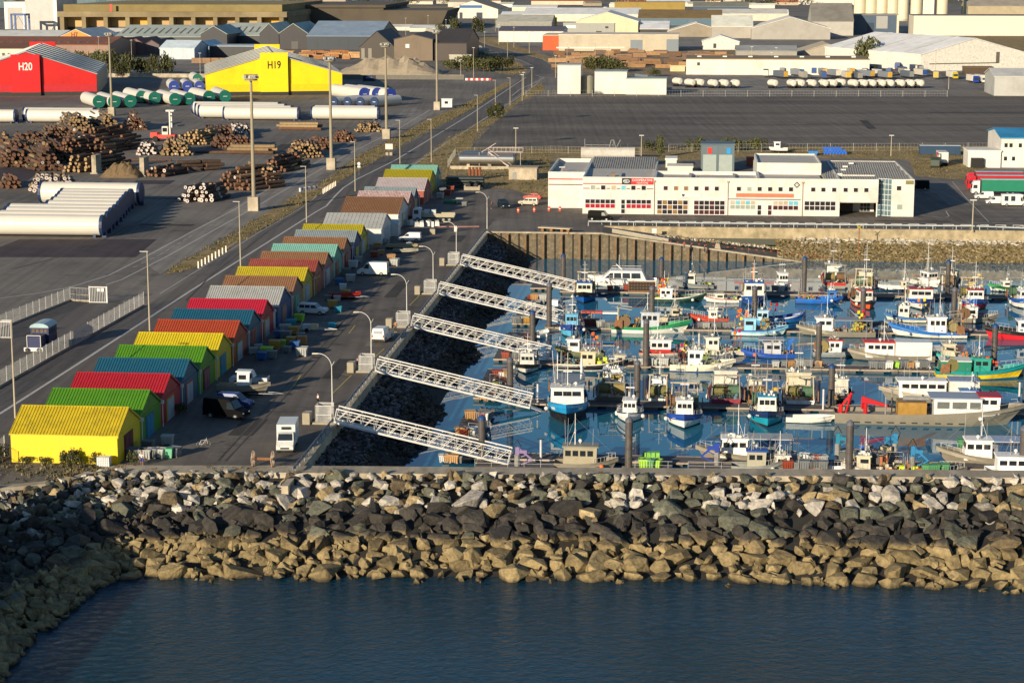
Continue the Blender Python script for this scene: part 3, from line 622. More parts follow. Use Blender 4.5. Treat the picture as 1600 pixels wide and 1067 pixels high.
wl.box(57.82, 66.3, 0, .3, 3.3, H); wl.box(57.82, 66.3, 9.7, 10, 0, H); wl.box(57.82, 66.3, .3, 9.7, 3.1, 3.4); wl.box(66.0, 66.3, .3, 3, 3.4, H)
wl.box(69.3, 74.3, .8, 1.1, 0, H); wl.box(74.0, 74.3, 1.1, 43.9, 0, H); wl.box(57.82, 74.0, 43.6, 43.9, 0, H)
# cladding lines
for k in range(14): 
    z = .6+k*.56
    if z > 3.5: wl.box(57.9, 66.2, -.02, 0, z, z+.05)
    wl.box(.1, 57.7, -.02, 0, z, z+.05) if not (.9 < z < 3.6) else None
    wl.box(-8.5, -.1, 10.48, 10.5, z, z+.05); wl.box(69.4, 74.2, .78, .8, z, z+.05)
wl.box(39.7, 54.5, 16, 16.3, 7.6, 10.4); wl.box(39.7, 40, 16.3, 40, 7.6, 10.4); wl.box(54.2, 54.5, 16.3, 40, 7.6, 10.4); wl.box(40, 54.2, 39.7, 40, 7.6, 10.4)
wl.build('wall', M_cw, cb)
def roofs(m):
    m.box(-8.3, -.32, 10.8, 43.7, 7.3, 7.5)
    m.hexa([(.3,.3,7.3),(15.98,.3,7.3),(15.98,24,7.3),(.3,24,7.3)], [(.3,.3,7.5),(15.98,.3,7.5),(15.98,24,7.9),(.3,24,7.9)])
    m.box(16.6, 39.3, .3, 14.7, 7.4, 7.6)
    m.box(40, 54.2, 16.3, 39.7, 9.8, 10)
    for x in (8, 24, 34): m.box(x, x+.5, .3, 14, 7.9, 8.1)
part('roof', M_rf, roofs)
def ribs(m):
    for j in range(4):
        y0 = 2+j*10.2
        m.hexa([(54.6,y0,7.3),(73.9,y0,7.3),(73.9,y0+10.1,7.3),(54.6,y0+10.1,7.3)], [(54.6,y0,7.5),(73.9,y0,7.5),(73.9,y0+10.1,8.3),(54.6,y0+10.1,8.3)])
        k = 55.0
        while k < 73.6: m.hexa([(k,y0,7.5),(k+.18,y0,7.5),(k+.18,y0+10.1,8.3),(k,y0+10.1,8.3)], [(k+.04,y0,7.62),(k+.14,y0,7.62),(k+.14,y0+10.1,8.42),(k+.04,y0+10.1,8.42)]); k += .55
part('ribbed_roof', M_rib, ribs)
def ribs2(m):
    m.hexa([(.3,24.5,7.3),(15.9,24.5,7.3),(15.9,43.6,7.3),(.3,43.6,7.3)], [(.3,24.5,7.6),(15.9,24.5,7.6),(15.9,43.6,8.9),(.3,43.6,8.9)])
    k = .6
    while k < 15.6: m.hexa([(k,24.5,7.6),(k+.18,24.5,7.6),(k+.18,43.6,8.9),(k,43.6,8.9)], [(k+.04,24.5,7.7),(k+.14,24.5,7.7),(k+.14,43.6,9.0),(k+.04,43.6,9.0)]); k += .55
part('ribbed_roof', M_rib, ribs2)
part('roof', M_rf, lambda m: m.box(40, 54, .4, 15.9, 7.3, 7.7))
K = 1/6.87
def X(px): return (px-910)*K
def win(x, z, w_, h_, glass, y=-.02, name='window'):
    f = MB(); f.box(x-w_/2-.09, x+w_/2+.09, y-.06, y+.0, z-h_/2-.09, z+h_/2+.09); fo = f.build(name, M_frame, cb)
    g = MB(); g.box(x-w_/2, x+w_/2, y-.085, y-.061, z-h_/2, z+h_/2); g.build('pane', glass, fo); return fo
gl = [mt('dark pane', (.03,.025,.03), .15, var=.1), mt('blind pane', (.28,.33,.27), .5), mt('warm blind', (.45,.36,.26), .5), mt('sky pane', (.15,.45,.55), .4), mt('maroon pane', (.06,.015,.02), .3), mt('amber blind', (.25,.13,.04), .4)]
for x, c in zip((926,942,958,973.5,989,1005), (1,0,2,3,0,0)): win(X(x), 6.0, .95, .95, gl[c])
for i, x in enumerate((1039,1055,1070.5,1086.5,1102.5,1118)): win(X(x), 6.0, .9, .9, gl[(4,5,5,0,4,0)[i]])
for i, x in enumerate((1152,1168,1184,1200,1216,1232)): win(X(x), 6.0, .9, .9, gl[0 if i != 1 else 1])
for x in (1266,1281.5,1298,1315.5,1331,1347): win(X(x), 6.0, .9, .9, gl[0])
win(X(1397), 6.4, .95, .95, gl[0], .78); win(X(1399), 2.2, 1.1, 1.1, gl[1], .78)
def grid_win(x0, x1, z0, z1, nx, nz, cols, sill=None):
    f = MB(); xs = (x1-x0)/nx; zs = (z1-z0)/nz
    f.box(x0-.1, x1+.1, -.08, -.02, z0-.1, z1+.1); fo = f.build('window_wall', M_frame, cb)
    for i in range(nx):
        for j in range(nz):
            g = MB(); g.box(x0+i*xs+.07, x0+(i+1)*xs-.07, -.10, -.081, z0+j*zs+.07, z0+(j+1)*zs-.07); g.build('pane', cols(i, j), fo)
rp_ = mt('red pane', (.35,.01,.03), .3)
grid_win(X(914), X(961), 1.3, 3.35, 6, 2, lambda i, j: rp_ if j == 0 else gl[0])
grid_win(X(978), X(1017), 1.3, 3.35, 5, 2, lambda i, j: rp_ if j == 0 else gl[0])
grid_win(X(970), X(976.5), .1, 3.35, 1, 3, lambda i, j: gl[0])
grid_win(X(1026), X(1074), .1, 3.3, 6, 3, lambda i, j: gl[0] if (i+j) % 3 else gl[5])
grid_win(X(1083), X(1131), .1, 3.3, 6, 3, lambda i, j: gl[0] if (i*j) % 3 else gl[4])
grid_win(X(1139), X(1178), 1.4, 3.4, 5, 2, lambda i, j: gl[1] if j == 0 else (gl[3] if i % 2 else gl[2]))
grid_win(X(1181), X(1187.5), .1, 2.4, 1, 2, lambda i, j: gl[0]); grid_win(X(1197), X(1203.5), .1, 2.4, 1, 2, lambda i, j: gl[4])
grid_win(X(1205), X(1244), 1.3, 3.4, 5, 2, lambda i, j: gl[4] if j == 0 else (gl[3] if i > 2 else gl[2]))
grid_win(X(1253), X(1301), 1.3, 3.4, 6, 2, lambda i, j: gl[0])
# recess door and glass corner
part('recess_wall', mt('dark recess', (.10,.08,.06), .7), lambda m: m.box(57.9, 61.5, 9.5, 9.69, 0, 3.1))
part('recess_door', M_glass, lambda m: [m.box(63.2+i*.75, 63.85+i*.75, 9.6, 9.68, .1+j*1.0, .95+j*1.0) for i in range(3) for j in range(3)])
def mull(m):
    for i in range(5):
        x = 66.4+i*.72; y = 2.6-i*.42
        m.box(x, x+.1, y, y+.1, 0, H)
    for j in range(8):
        z = .05+j*1.18; m.hexa([(66.4,2.62,z),(69.3,.95,z),(69.3,1.1,z),(66.4,2.75,z)], [(66.4,2.62,z+.1),(69.3,.95,z+.1),(69.3,1.1,z+.1),(66.4,2.75,z+.1)])
part('glass_corner', mt('corner glazing', (.10,.17,.20), .1, var=.3, s=.6), lambda m: m.hexa([(66.3,2.8,0),(69.3,1.15,0),(69.3,3,0),(66.3,3,0)], [(66.3,2.8,H-.1),(69.3,1.15,H-.1),(69.3,3,H-.1),(66.3,3,H-.1)]))
part('glazing_frame', M_frame, mull)
part('column', M_frame, lambda m: m.cyl((66.1,.2,0), (66.1,.2,3.2), .18, n=8))
# stripes, signs
part('red_stripe', M_red, lambda m: m.box(.1, X(971), -.06, -.02, 6.75, 6.95))
part('red_stripe', M_red, lambda m: m.box(-8.5, -.2, 10.42, 10.48, 6.6, 6.85))
part('brown_stripe', M_brn, lambda m: m.box(-8.5, -.2, 10.42, 10.48, 5.35, 5.55))
def dsh(m):
    m.box(.1, X(921), -.05, -.02, 5.7, 5.87)
    for x in (934,950,966,981,997): m.box(X(x)-.4, X(x)+.4, -.05, -.02, 5.7, 5.87)
    m.box(X(1010), X(1020), -.05, -.02, 5.7, 5.87)
part('brown_stripe', M_brn, dsh)
sg_ = part('sign', M_red, lambda m: m.box(X(985.5), X(1020), -.12, -.02, 6.75, 8.2))
text('COOPÉRATIVE', .70, M_frame, sg_, (X(1002.7), -.15, 7.72), 0, 1.0, .012); text('MARITIME', .62, M_frame, sg_, (X(1003), -.15, 7.08), 0, .95, .0)
sb = part('sign', mt('black sign', (.03,.03,.035), .4), lambda m: m.box(X(971), X(985.4), -.12, -.02, 6.75, 8.2))
eb = MB()
for i in range(24):
    a = i*math.pi/12; b = (i+1)*math.pi/12
    eb.quad((X(978.2)+.72*math.cos(a), -.14, 7.48+.42*math.sin(a)), (X(978.2)+.72*math.cos(b), -.14, 7.48+.42*math.sin(b)), (X(978.2)+.60*math.cos(b), -.14, 7.48+.30*math.sin(b)), (X(978.2)+.60*math.cos(a), -.14, 7.48+.30*math.sin(a)))
eb.box(X(978.2)-.35, X(978.2)-.2, -.15, -.13, 7.3, 7.66); eb.box(X(978.2)-.1, X(978.2)+.05, -.15, -.13, 7.3, 7.66); eb.box(X(978.2)+.15, X(978.2)+.42, -.15, -.13, 7.38, 7.5)
eb.box(X(974)-.15, X(974)+.35, -.15, -.13, 7.55, 7.68); eb.build('emblem', M_frame, sb)
so_ = part('sign', mt('salmon sign', (.72,.17,.09), .5), lambda m: m.box(X(1148), X(1236.5), -.08, -.02, 4.15, 5.0))
sw = part('sign', M_frame, lambda m: m.box(X(1063), X(1094), -.1, -.02, 4.05, 4.75)); 
mb_ = MB(); mb_.prism([(X(1066.5)-.3,4.7),(X(1066.5)-.3,4.35),(X(1066.5),4.1),(X(1066.5)+.3,4.35),(X(1066.5)+.3,4.7)], 'y', -.14, -.11); mb_.build('shield_mark', mt('navy mark',(.02,.03,.12),.5), sw)
part('awning_line', mt('navy trim', (.03,.03,.10), .5), lambda m: m.box(X(1135.5), X(1247), -.12, -.03, 3.6, 3.75))
d_ = MB(); cx, cz = X(1241), 7.0
d_.prism([(cx-.72,cz),(cx,cz-.72),(cx+.72,cz),(cx,cz+.72)], 'y', -.08, -.02); dm_ = d_.build('diamond_sign', mt('navy diamond',(.04,.04,.06),.5), cb)
d_ = MB(); d_.prism([(cx-.42,cz),(cx,cz-.42),(cx+.42,cz),(cx,cz+.42)], 'y', -.1, -.081); d_.build('diamond_mark', M_frame, dm_)
d_ = MB(); d_.cyl((cx,-.13,cz),(cx,-.101,cz),.16,n=10); d_.build('centre_dot', mt('gold',(.45,.33,.06),.4), dm_)
part('sign', mt('pale panel sign', (.72,.70,.60), .5), lambda m: m.box(X(1320), X(1342), -.06, -.02, 3.9, 4.9))
part('sign', mt('olive sign', (.20,.19,.07), .5), lambda m: m.box(X(1407), X(1419), .7, .78, 7.3, 8.15))
for x in (1021.6, 1135.4, 1250): part('downpipe', mt('grey brown pipe', (.35,.25,.2), .6), lambda m: (m.cyl((X(x),-.14,0), (X(x),-.14,7.4), .08, n=6), m.cb((X(x),-.14,7.55), (.5,.25,.3))))
for x in (1180, 1299, 945, 1085): part('roof_lamp', M_dark, lambda m: (m.bar((X(x),.5,8.2), (X(x)+.6,-.6,8.7), .04), m.cb((X(x)+.6,-.6,8.7), (.3,.2,.15))))
part('roof_vent', mt('brown vent', (.2,.13,.09), .7), lambda m: m.cb((X(955), 8, 8.1), (.8,.8,.9)))
for x, y in ((58.5,12),(60,22),(61,30),(63,38)): part('skylight', M_frame, lambda m: m.cb((x,y,8.35), (1.2,1.0,.35)))
# ---------- gangways, quay furniture, pontoons, piles ----------
M_alu = mt('painted aluminium', (.62,.61,.58), .4, .0, var=.08); M_steel = mt('grey steel', (.30,.31,.32), .5, .3, var=.15)
M_galv = mt('galvanised rail', (.20,.24,.30), .45, .4, var=.1)
M_deck = mt('pontoon deck', (.11,.10,.10), .8, var=.25, s=2.5); M_beam = mt('pontoon edge beam', (.36,.29,.22), .75, var=.2); M_float = mt('concrete float', (.10,.10,.095), .85, var=.3, dirt=(.03,.035,.02))
M_pile = mt('pile steel', (.075,.065,.062), .6, var=.3, s=1.5, dirt=(.16,.14,.09), ds=.8); M_cap = mt('blue pile cap', (.02,.06,.18), .5)
M_cblk = mt('concrete block', (.34,.30,.22), .9, var=.15)
GW = [235.8, 267.6, 302.6, 334.8, 368.4]
def gangway(i, u):
    a = W(-43.4, u, .25); b = W(-21.9, u, WZ+.75); d = b-a; L_ = d.length; ang = math.asin(d.z/L_)
    t = T('gangway', f'{ORD[i]} white lattice gangway from the breakwater, sloping down from its quay gate', 'gangway', a, GRID, 'white lattice gangways')
    t.rotation_euler = (0, -ang, GRID)
    w_ = .85; h = 1.75; n = 13; s = L_/n
    for sd in (-w_, w_):
        m = MB()
        m.box(0, L_, sd-.09, sd+.09, -.12, .12); m.box(0, L_, sd-.07, sd+.07, h-.08, h+.08)
        for k in range(n+1):
            x = min(max(k*s, .06), L_-.06)
            if k in (0, n): m.bar((x, sd, 0), (x, sd, h), .10)
            else: m.bar((x, sd, 0), (x, sd, h), .035)
        for k in range(n):
            m.bar((k*s+.1, sd, .08), (k*s+s*.82, sd, h-.05), .075)
            m.bar((k*s+s*.82, sd, h-.05), (k*s+s, sd, .08), .03)
        m.build('truss_side', M_alu, t)
        r = MB(); r.box(0, L_, sd*.88-.03, sd*.88+.03, h*.55, h*.55+.07); r.build('handrail', M_alu, t)
    m = MB(); m.box(0, L_, -w_+.1, w_-.1, -.05, .02)
    for k in range(int(L_/.6)): m.box(k*.6, k*.6+.06, -w_+.1, w_-.1, .02, .06)
    m.build('walkway', M_alu, t)
    m = MB(); m.add([(L_,-.7,0),(L_+1.6,-.7,-.2),(L_+1.6,.7,-.2),(L_,.7,0),(L_,-.7,.05),(L_+1.6,-.7,-.15),(L_+1.6,.7,-.15),(L_,.7,.05)], [(0,1,2,3),(7,6,5,4),(0,4,5,1),(1,5,6,2),(2,6,7,3),(3,7,4,0)]); m.build('landing_flap', M_alu, t)
for i, u in enumerate(GW): gangway(i, u)
def gate(i, u):
    t = T('quay_gate', f'{ORD[i]} barred white access gate from the breakwater, closing off a gangway', 'gate', W(-45.6, u, 0), GRID, 'gates above the gangways')
    for nm, pl in (('gate_panel', ((0,-.95),(1.9,-.95))), ('gate_panel', ((0,.95),(1.9,.95))), ('gate_leaf', ((0,-.95),(0,.95)))):
        m = MB(); a, b = Vector((*pl[0],0)), Vector((*pl[1],0)); n = 14
        for k in range(n+1):
            p = a.lerp(b, k/n); m.bar(p+Vector((0,0,.1)), p+Vector((0,0,2.35)), .05 if k not in (0,n) else .09)
        for z in (.12, 1.2, 2.3): m.bar(a+Vector((0,0,z)), b+Vector((0,0,z)), .07)
        m.build(nm, M_alu, t)
    m = MB(); m.box(-.4,2.4,-1.1,1.1,.0,.22); m.build('footing', M_cblk, t)
    m = MB(); m.box(-1.6,-.7,-1.3,-.2,0,1.45); m.build('concrete_pillar', M_cblk, t)
    m = MB(); m.box(-1.55,-.75,.1,.75,0,1.3); m.build('meter_box', M_alu, t)
for i, u in enumerate(GW): gate(i, u)
def lamp(name, label, loc, h, arm, group, rz=0.0, thick=.09, mat=M_alu):
    t = T(name, label, 'street lamp', loc, rz, group)
    m = MB(); m.cyl((0,0,0),(0,0,h*.78), thick, thick*.6, n=8)
    pts = [(0,0,h*.78)]+[(-arm*(1-math.cos(a)), 0, h*.78+h*.22*math.sin(a)) for a in [R(15),R(30),R(45),R(60),R(75),R(90)]]
    for a, b in zip(pts, pts[1:]): m.cyl(a, b, thick*.55, n=6)
    m.build('pole', mat, t)
    e = pts[-1]; m = MB(); m.hexa([(e[0]-.75,-.13,e[2]-.12),(e[0]+.05,-.08,e[2]-.08),(e[0]+.05,.08,e[2]-.08),(e[0]-.75,.13,e[2]-.12)], [(e[0]-.7,-.09,e[2]+.06),(e[0]+.05,-.05,e[2]+.05),(e[0]+.05,.05,e[2]+.05),(e[0]-.7,.09,e[2]+.06)]); m.build('lamp_head', mt('lamp head',(.5,.47,.38),.4), t)
    m = MB(); m.bar((0,0,h*.8), (.35,0,h*.88), .04); m.build('stay', mat, t)
    return t
lu = [PV(514,655)[1]+2, 267.6+2.5, 302.6+2.3, 334.8+2.0, 368.4+2.2, PV(763,358)[1]]
for i, u in enumerate(lu): lamp('quay_lamp', f'{ORD[i]} curved arm quay lamp from the breakwater, beside the rail above the basin', W(-44.4 if i < 5 else -43.8, u, 0), 7.9, 1.7, 'curved arm lamps along the quay', GRID)
def road_lamp(i, x, yb, h=12.3):
    t = T('road_lamp', f'{ORD[i]} tall thin lamp post from the breakwater on the road behind the sheds', 'street lamp', at(x, yb, 0), GRID, 'tall lamp posts along the road')
    m = MB(); m.cyl((0,0,0),(0,0,h), .13, .07, n=8); m.build('pole', mt('pale lamp post',(.42,.37,.27),.6,var=.1), t)
    m = MB(); m.cb((-.5,0,h+.03), (1.3,.22,.1)); m.build('lamp_head', mt('pale lamp head',(.5,.5,.48),.5), t)
for i, (x, y) in enumerate([(24,653),(234,517),(376,418),(479,348),(555,299),(625,256),(674,254),(746,206),(774,176),(797,165),(816,158)]): road_lamp(i, x, y, 12.3 if i < 9 else 11)
# quay guard rail
gr = T('guard_rail', 'blue grey steel guard rail running along the basin edge of the sheds quay', 'guard rail', W(QV-.15, 210, .1), GRID)
m = MB(); L_ = WALLU-211
segs = [(0, 22.6)]; prev = 0
cuts = [u-210 for u in GW]; a = 0
m2 = MB()
for c_ in cuts+[L_]:
    b = c_-1.4 if c_ != L_ else L_
    m.box(-.12, -.04, a, b, .50, .78); k = a+.8
    while k < b: m2.box(-.02, .08, k, k+.1, 0, .75); k += 2.6
    a = c_+1.4
m.build('rail', M_galv, gr); m2.build('post', M_galv, gr)
def pontoon(name, label, v0, v1, u0, u1, n, group=None):
    t = T(name, label, 'pontoon', W(v0, u0, WZ), GRID, group)
    m = MB(); m.box(0, v1-v0, 0, u1-u0, .42, .56); m.build('deck', M_deck, t)
    m = MB(); m.box(0, v1-v0, -.10, -.002, .36, .60); m.box(0, v1-v0, u1-u0+.002, u1-u0+.1, .36, .60); m.build('edge_beam', M_beam, t)
    L_ = v1-v0; s = L_/n
    for k in range(n):
        f = MB(); f.box(k*s+s*.1, k*s+s*.9-.35, .06, u1-u0-.06, -.5, .41); f.build('float', M_float, t)
    return t
PU = [238.6, 270.4, 298.8, 330.4, 368.8]       # front edges of the five pontoon arms
PN = ['nearest the breakwater', 'with the big blue trawler', 'with the white and blue crabber', 'with the green trawler', 'farthest from the breakwater']
for i, u in enumerate(PU):
    pontoon('pontoon_arm', f'{ORD[i]} pontoon arm counted from the breakwater, tan edge beam over grey floats', (-30.5 if i == 0 else -24.6), 118, u, u+3.0, 34, 'parallel pontoon arms in the basin')
PU0 = PU
for i in range(5):
    u0 = PU[i]+(3.3 if i == 0 else 3.3) ; u1 = (PU[i+1]-.3 if i < 4 else 388)
    pontoon('spine_pontoon', f'{ORD[i]} work pontoon from the breakwater in the line beneath the gangways', -30.5, -26.6, u0, u0+(u1-u0)*.82, 3, 'work pontoons beneath the gangways')
def pile(x, yb, ytop, blue, lab, z0=WZ, r=None):
    p = at(x, yb, z0); s = SCL(x, yb, z0); h = (yb-ytop)/s/math.cos(TH*.9)
    t = T('mooring_pile', lab, 'pile', p, 0, 'steel mooring piles in the basin')
    r = .46
    m = MB(); m.cyl((0,0,-3),(0,0,h-.25), r, n=14); m.build('shaft', M_pile, t, smooth=False)
    m = MB(); m.cyl((0,0,h-.25),(0,0,h+.1), r*1.04, n=14); m.cyl((0,0,h+.1),(0,0,h+.4), r*1.0, r*.25, n=14); m.build('cap', M_cap if blue else mt('grey pile cap',(.12,.12,.15),.5), t)
    m = MB(); m.cb((0, 0, .55), (1.5, 1.5, .16)); m.build('collar', M_beam, t)
PILES = [(753,728,652,1),(982,738,655,0),(1326,742,660,0),(797,632,562,0),(995,642,566,0),(1298,640,572,1),(832,560,488,1),(1009,578,502,0),(1278,578,507,0),(1552,580,509,1),(858,516,445,0),(1018,520,450,0),(1178,520,450,0),(1347,522,452,0),(1489,522,452,0),(1033,461,405,1),(1256,462,404,1),(1480,464,409,1),(880,455,400,1),(1602,644,575,1),(1597,745,668,0)]
for k, (x, y, yt, b) in enumerate(PILES):
    row = min(range(5), key=lambda i: abs(PV(x, y, WZ)[1]-PU[i])); c_ = sum(1 for q in PILES[:k] if min(range(5), key=lambda i: abs(PV(q[0], q[1], WZ)[1]-PU[i])) == row)
    pile(x, y, yt, b, f'{ORD[c_]} tall {"blue capped" if b else "dark"} mooring pile from the gangway side on the {ORD[row]} pontoon arm')
# white service posts on pontoons
def spost(x, y, h, lab):
    t = T('service_post', lab, 'post', at(x, y, WZ+.56), GRID, 'white service posts on the pontoons')
    m = MB(); m.cyl((0,0,0),(0,0,h), .14, n=8); m.build('shaft', mt('white post',(.6,.6,.6),.5), t); m = MB(); m.box(-.45,.45,-.12,.12,h,h+.1); m.build('lamp_bar', M_dark, t)
for x, y, h, l in [(845,724,3.0,'slim white service post on the first pontoon by the grey launch'),(840,628,2.6,'slim white service post at the foot of the second gangway'),(1286,640,2.9,'slim white service post near the white dinghy and red crane'),(1092,548,2.8,'white post on the third pontoon beside the red and white cabin boat'),(1472,455,3.0,'slim white service post on the farthest pontoon between blue bowed boats'),(983,640,2.6,'slim white post on the second pontoon behind the small navy striped launch'),(1592,632,3.2,'white service post behind the bow of the long workboat')]: spost(x, y, h, l)
# sheet pile wall
spw = T('sheet_pile_wall', 'rusty corrugated sheet pile wall closing the basin and dropping along the slipway', 'wall', W(-43.3, WALLU, 0), GRID)
m = MB(); m2 = MB(); k = 0.0; L_ = 70
def topz(x): 
    v = x-43.3
    return .35 if v < -19 else .35-(v+19)*5.9/45
x = 0; ph = 0; pts = []
while x < 66:
    for dx, y in ((0,0),(.35,-.42),(1.05,-.42),(1.4,0)): pts.append((x+dx, y))
    x += 1.9
for (x0, y0), (x1, y1) in zip(pts, pts[1:]): m.quad((x0,y0,-8),(x1,y1,-8),(x1,y1,max(topz(x1)-.25,-7.9)),(x0,y0,max(topz(x0)-.25,-7.9)))
m.build('sheeting', mt('sheet pile steel', (.13,.105,.07), .85, var=.35, s=.9, dirt=(.30,.24,.14), ds=1.6, dm=.9), spw)
x = .7
for q in range(17): m2.box(x-.22, x+.22, -.95, -.42, -8, max(topz(x)-.6,-7)); x += 3.8
m2.build('fender_pile', mt('timber fender', (.20,.12,.06), .8, var=.4, s=1.0), spw)
m = MB(); 
for a, b in ((0,24.3),(24.3,66)): m.hexa([(a,-.6,topz(a)-.3),(b,-.6,topz(b)-.3),(b,.5,topz(b)-.3),(a,.5,topz(a)-.3)], [(a,-.6,topz(a)),(b,-.6,topz(b)),(b,.5,topz(b)),(a,.5,topz(a))])
m.build('coping', M_conc, spw)
# promenade pipe rail and cycle racks
pr = T('pipe_rail', 'long white pipe rail on posts along the promenade wall before the cooperative building', 'railing', W(-22.5, PROMU+.3, .12), GRID)
m = MB(); m.cyl((-0,8.5,.75),(0.3,8.5,.75),.1); 
m = MB(); m.path([(0,.8,.85),(20,.05,.85),(82,.05,.85),(84.2,.05,.8),(95,.05,.45)], .14, n=6); m.path([(101,.05,.6),(150,.05,.6)], .14, n=6)
m.build('pipe', mt('pale blue pipe',(.50,.55,.56),.4), pr)
for i in range(26): 
    q = MB(); x = i*4.9; 
    if 95 < x < 101: continue
    q.box(x-.05, x+.05, 0, .1, -.1, .8 if x < 84 else .5); q.build('post', M_alu, pr)
for i in range(25):
    t = T('barrier_rack', 'white folded tubular barrier standing in the row behind the promenade rail', 'barrier', W(-19.6+i*3.66, PROMU+2.2, .0), GRID, 'white tubular barriers along the promenade')
    if i == 0:
        m = MB(); m.path([(0,0,.1),(-.2,0,1.0),(2.0,0,1.0),(1.8,0,.1)], .05); m.path([(-.1,0,.5),(1.9,0,.9)], .035); rack = m.build('frame', M_alu, t)
    else: c_ = rack.copy(); COL.objects.link(c_); c_.parent = t
def simple(name, label, cat, loc, parts, rz=GRID, group=None):
    t = T(name, label, cat, loc, rz, group)
    for nm, mat, fn in parts:
        m = MB(); fn(m); m.build(nm, mat, t)
    return t
simple('notice_board', 'white square notice on posts at the foot of the promenade wall', 'sign', at(889/4+800,(740/4+180),-.9), [('panel', M_frame, lambda m: m.cb((0,-.3,.6),(1.0,.06,1.0))), ('post', M_steel, lambda m: m.bar((0,-.2,-.6),(0,-.2,.6),.05))])
simple('channel_marker', 'rusty pole with a yellow cross topmark standing before the bank', 'marker', at(1341,406,WZ), [('pole', mt('rust',(.25,.09,.03),.8,var=.3), lambda m: m.cyl((0,0,-1),(0,0,6.6),.09,n=6)), ('topmark', mt('yellow mark',(.7,.5,.02),.5), lambda m: (m.bar((-.5,0,6.4),(.5,0,7.3),.1), m.bar((.5,0,6.4),(-.5,0,7.3),.1)))])
# road barrier, signs and blocks near quay gate
simple('rising_barrier', 'red and white striped rising barrier across the quay road', 'barrier', at(712,362,0), [('cabinet', M_alu, lambda m: m.box(-.3,.3,-.3,.3,0,1.2)), ('arm', mt('barrier arm',(.6,.25,.22),.5,var=.3), lambda m: (m.cyl((-5,0,1.0),(-.2,0,1.05),.07,n=6), m.cyl((.2,0,1.05),(5.0,0,1.15),.07,n=6)))])
simple('barrier_block', 'weathered tan concrete block holding a white sign at the quay barrier', 'block', at(676,366,0), [('block', M_cblk, lambda m: m.box(-.55,.55,-.4,.4,0,1.1)), ('sign', M_frame, lambda m: m.cb((.05,-.3,2.1),(.5,.05,1.2)))])
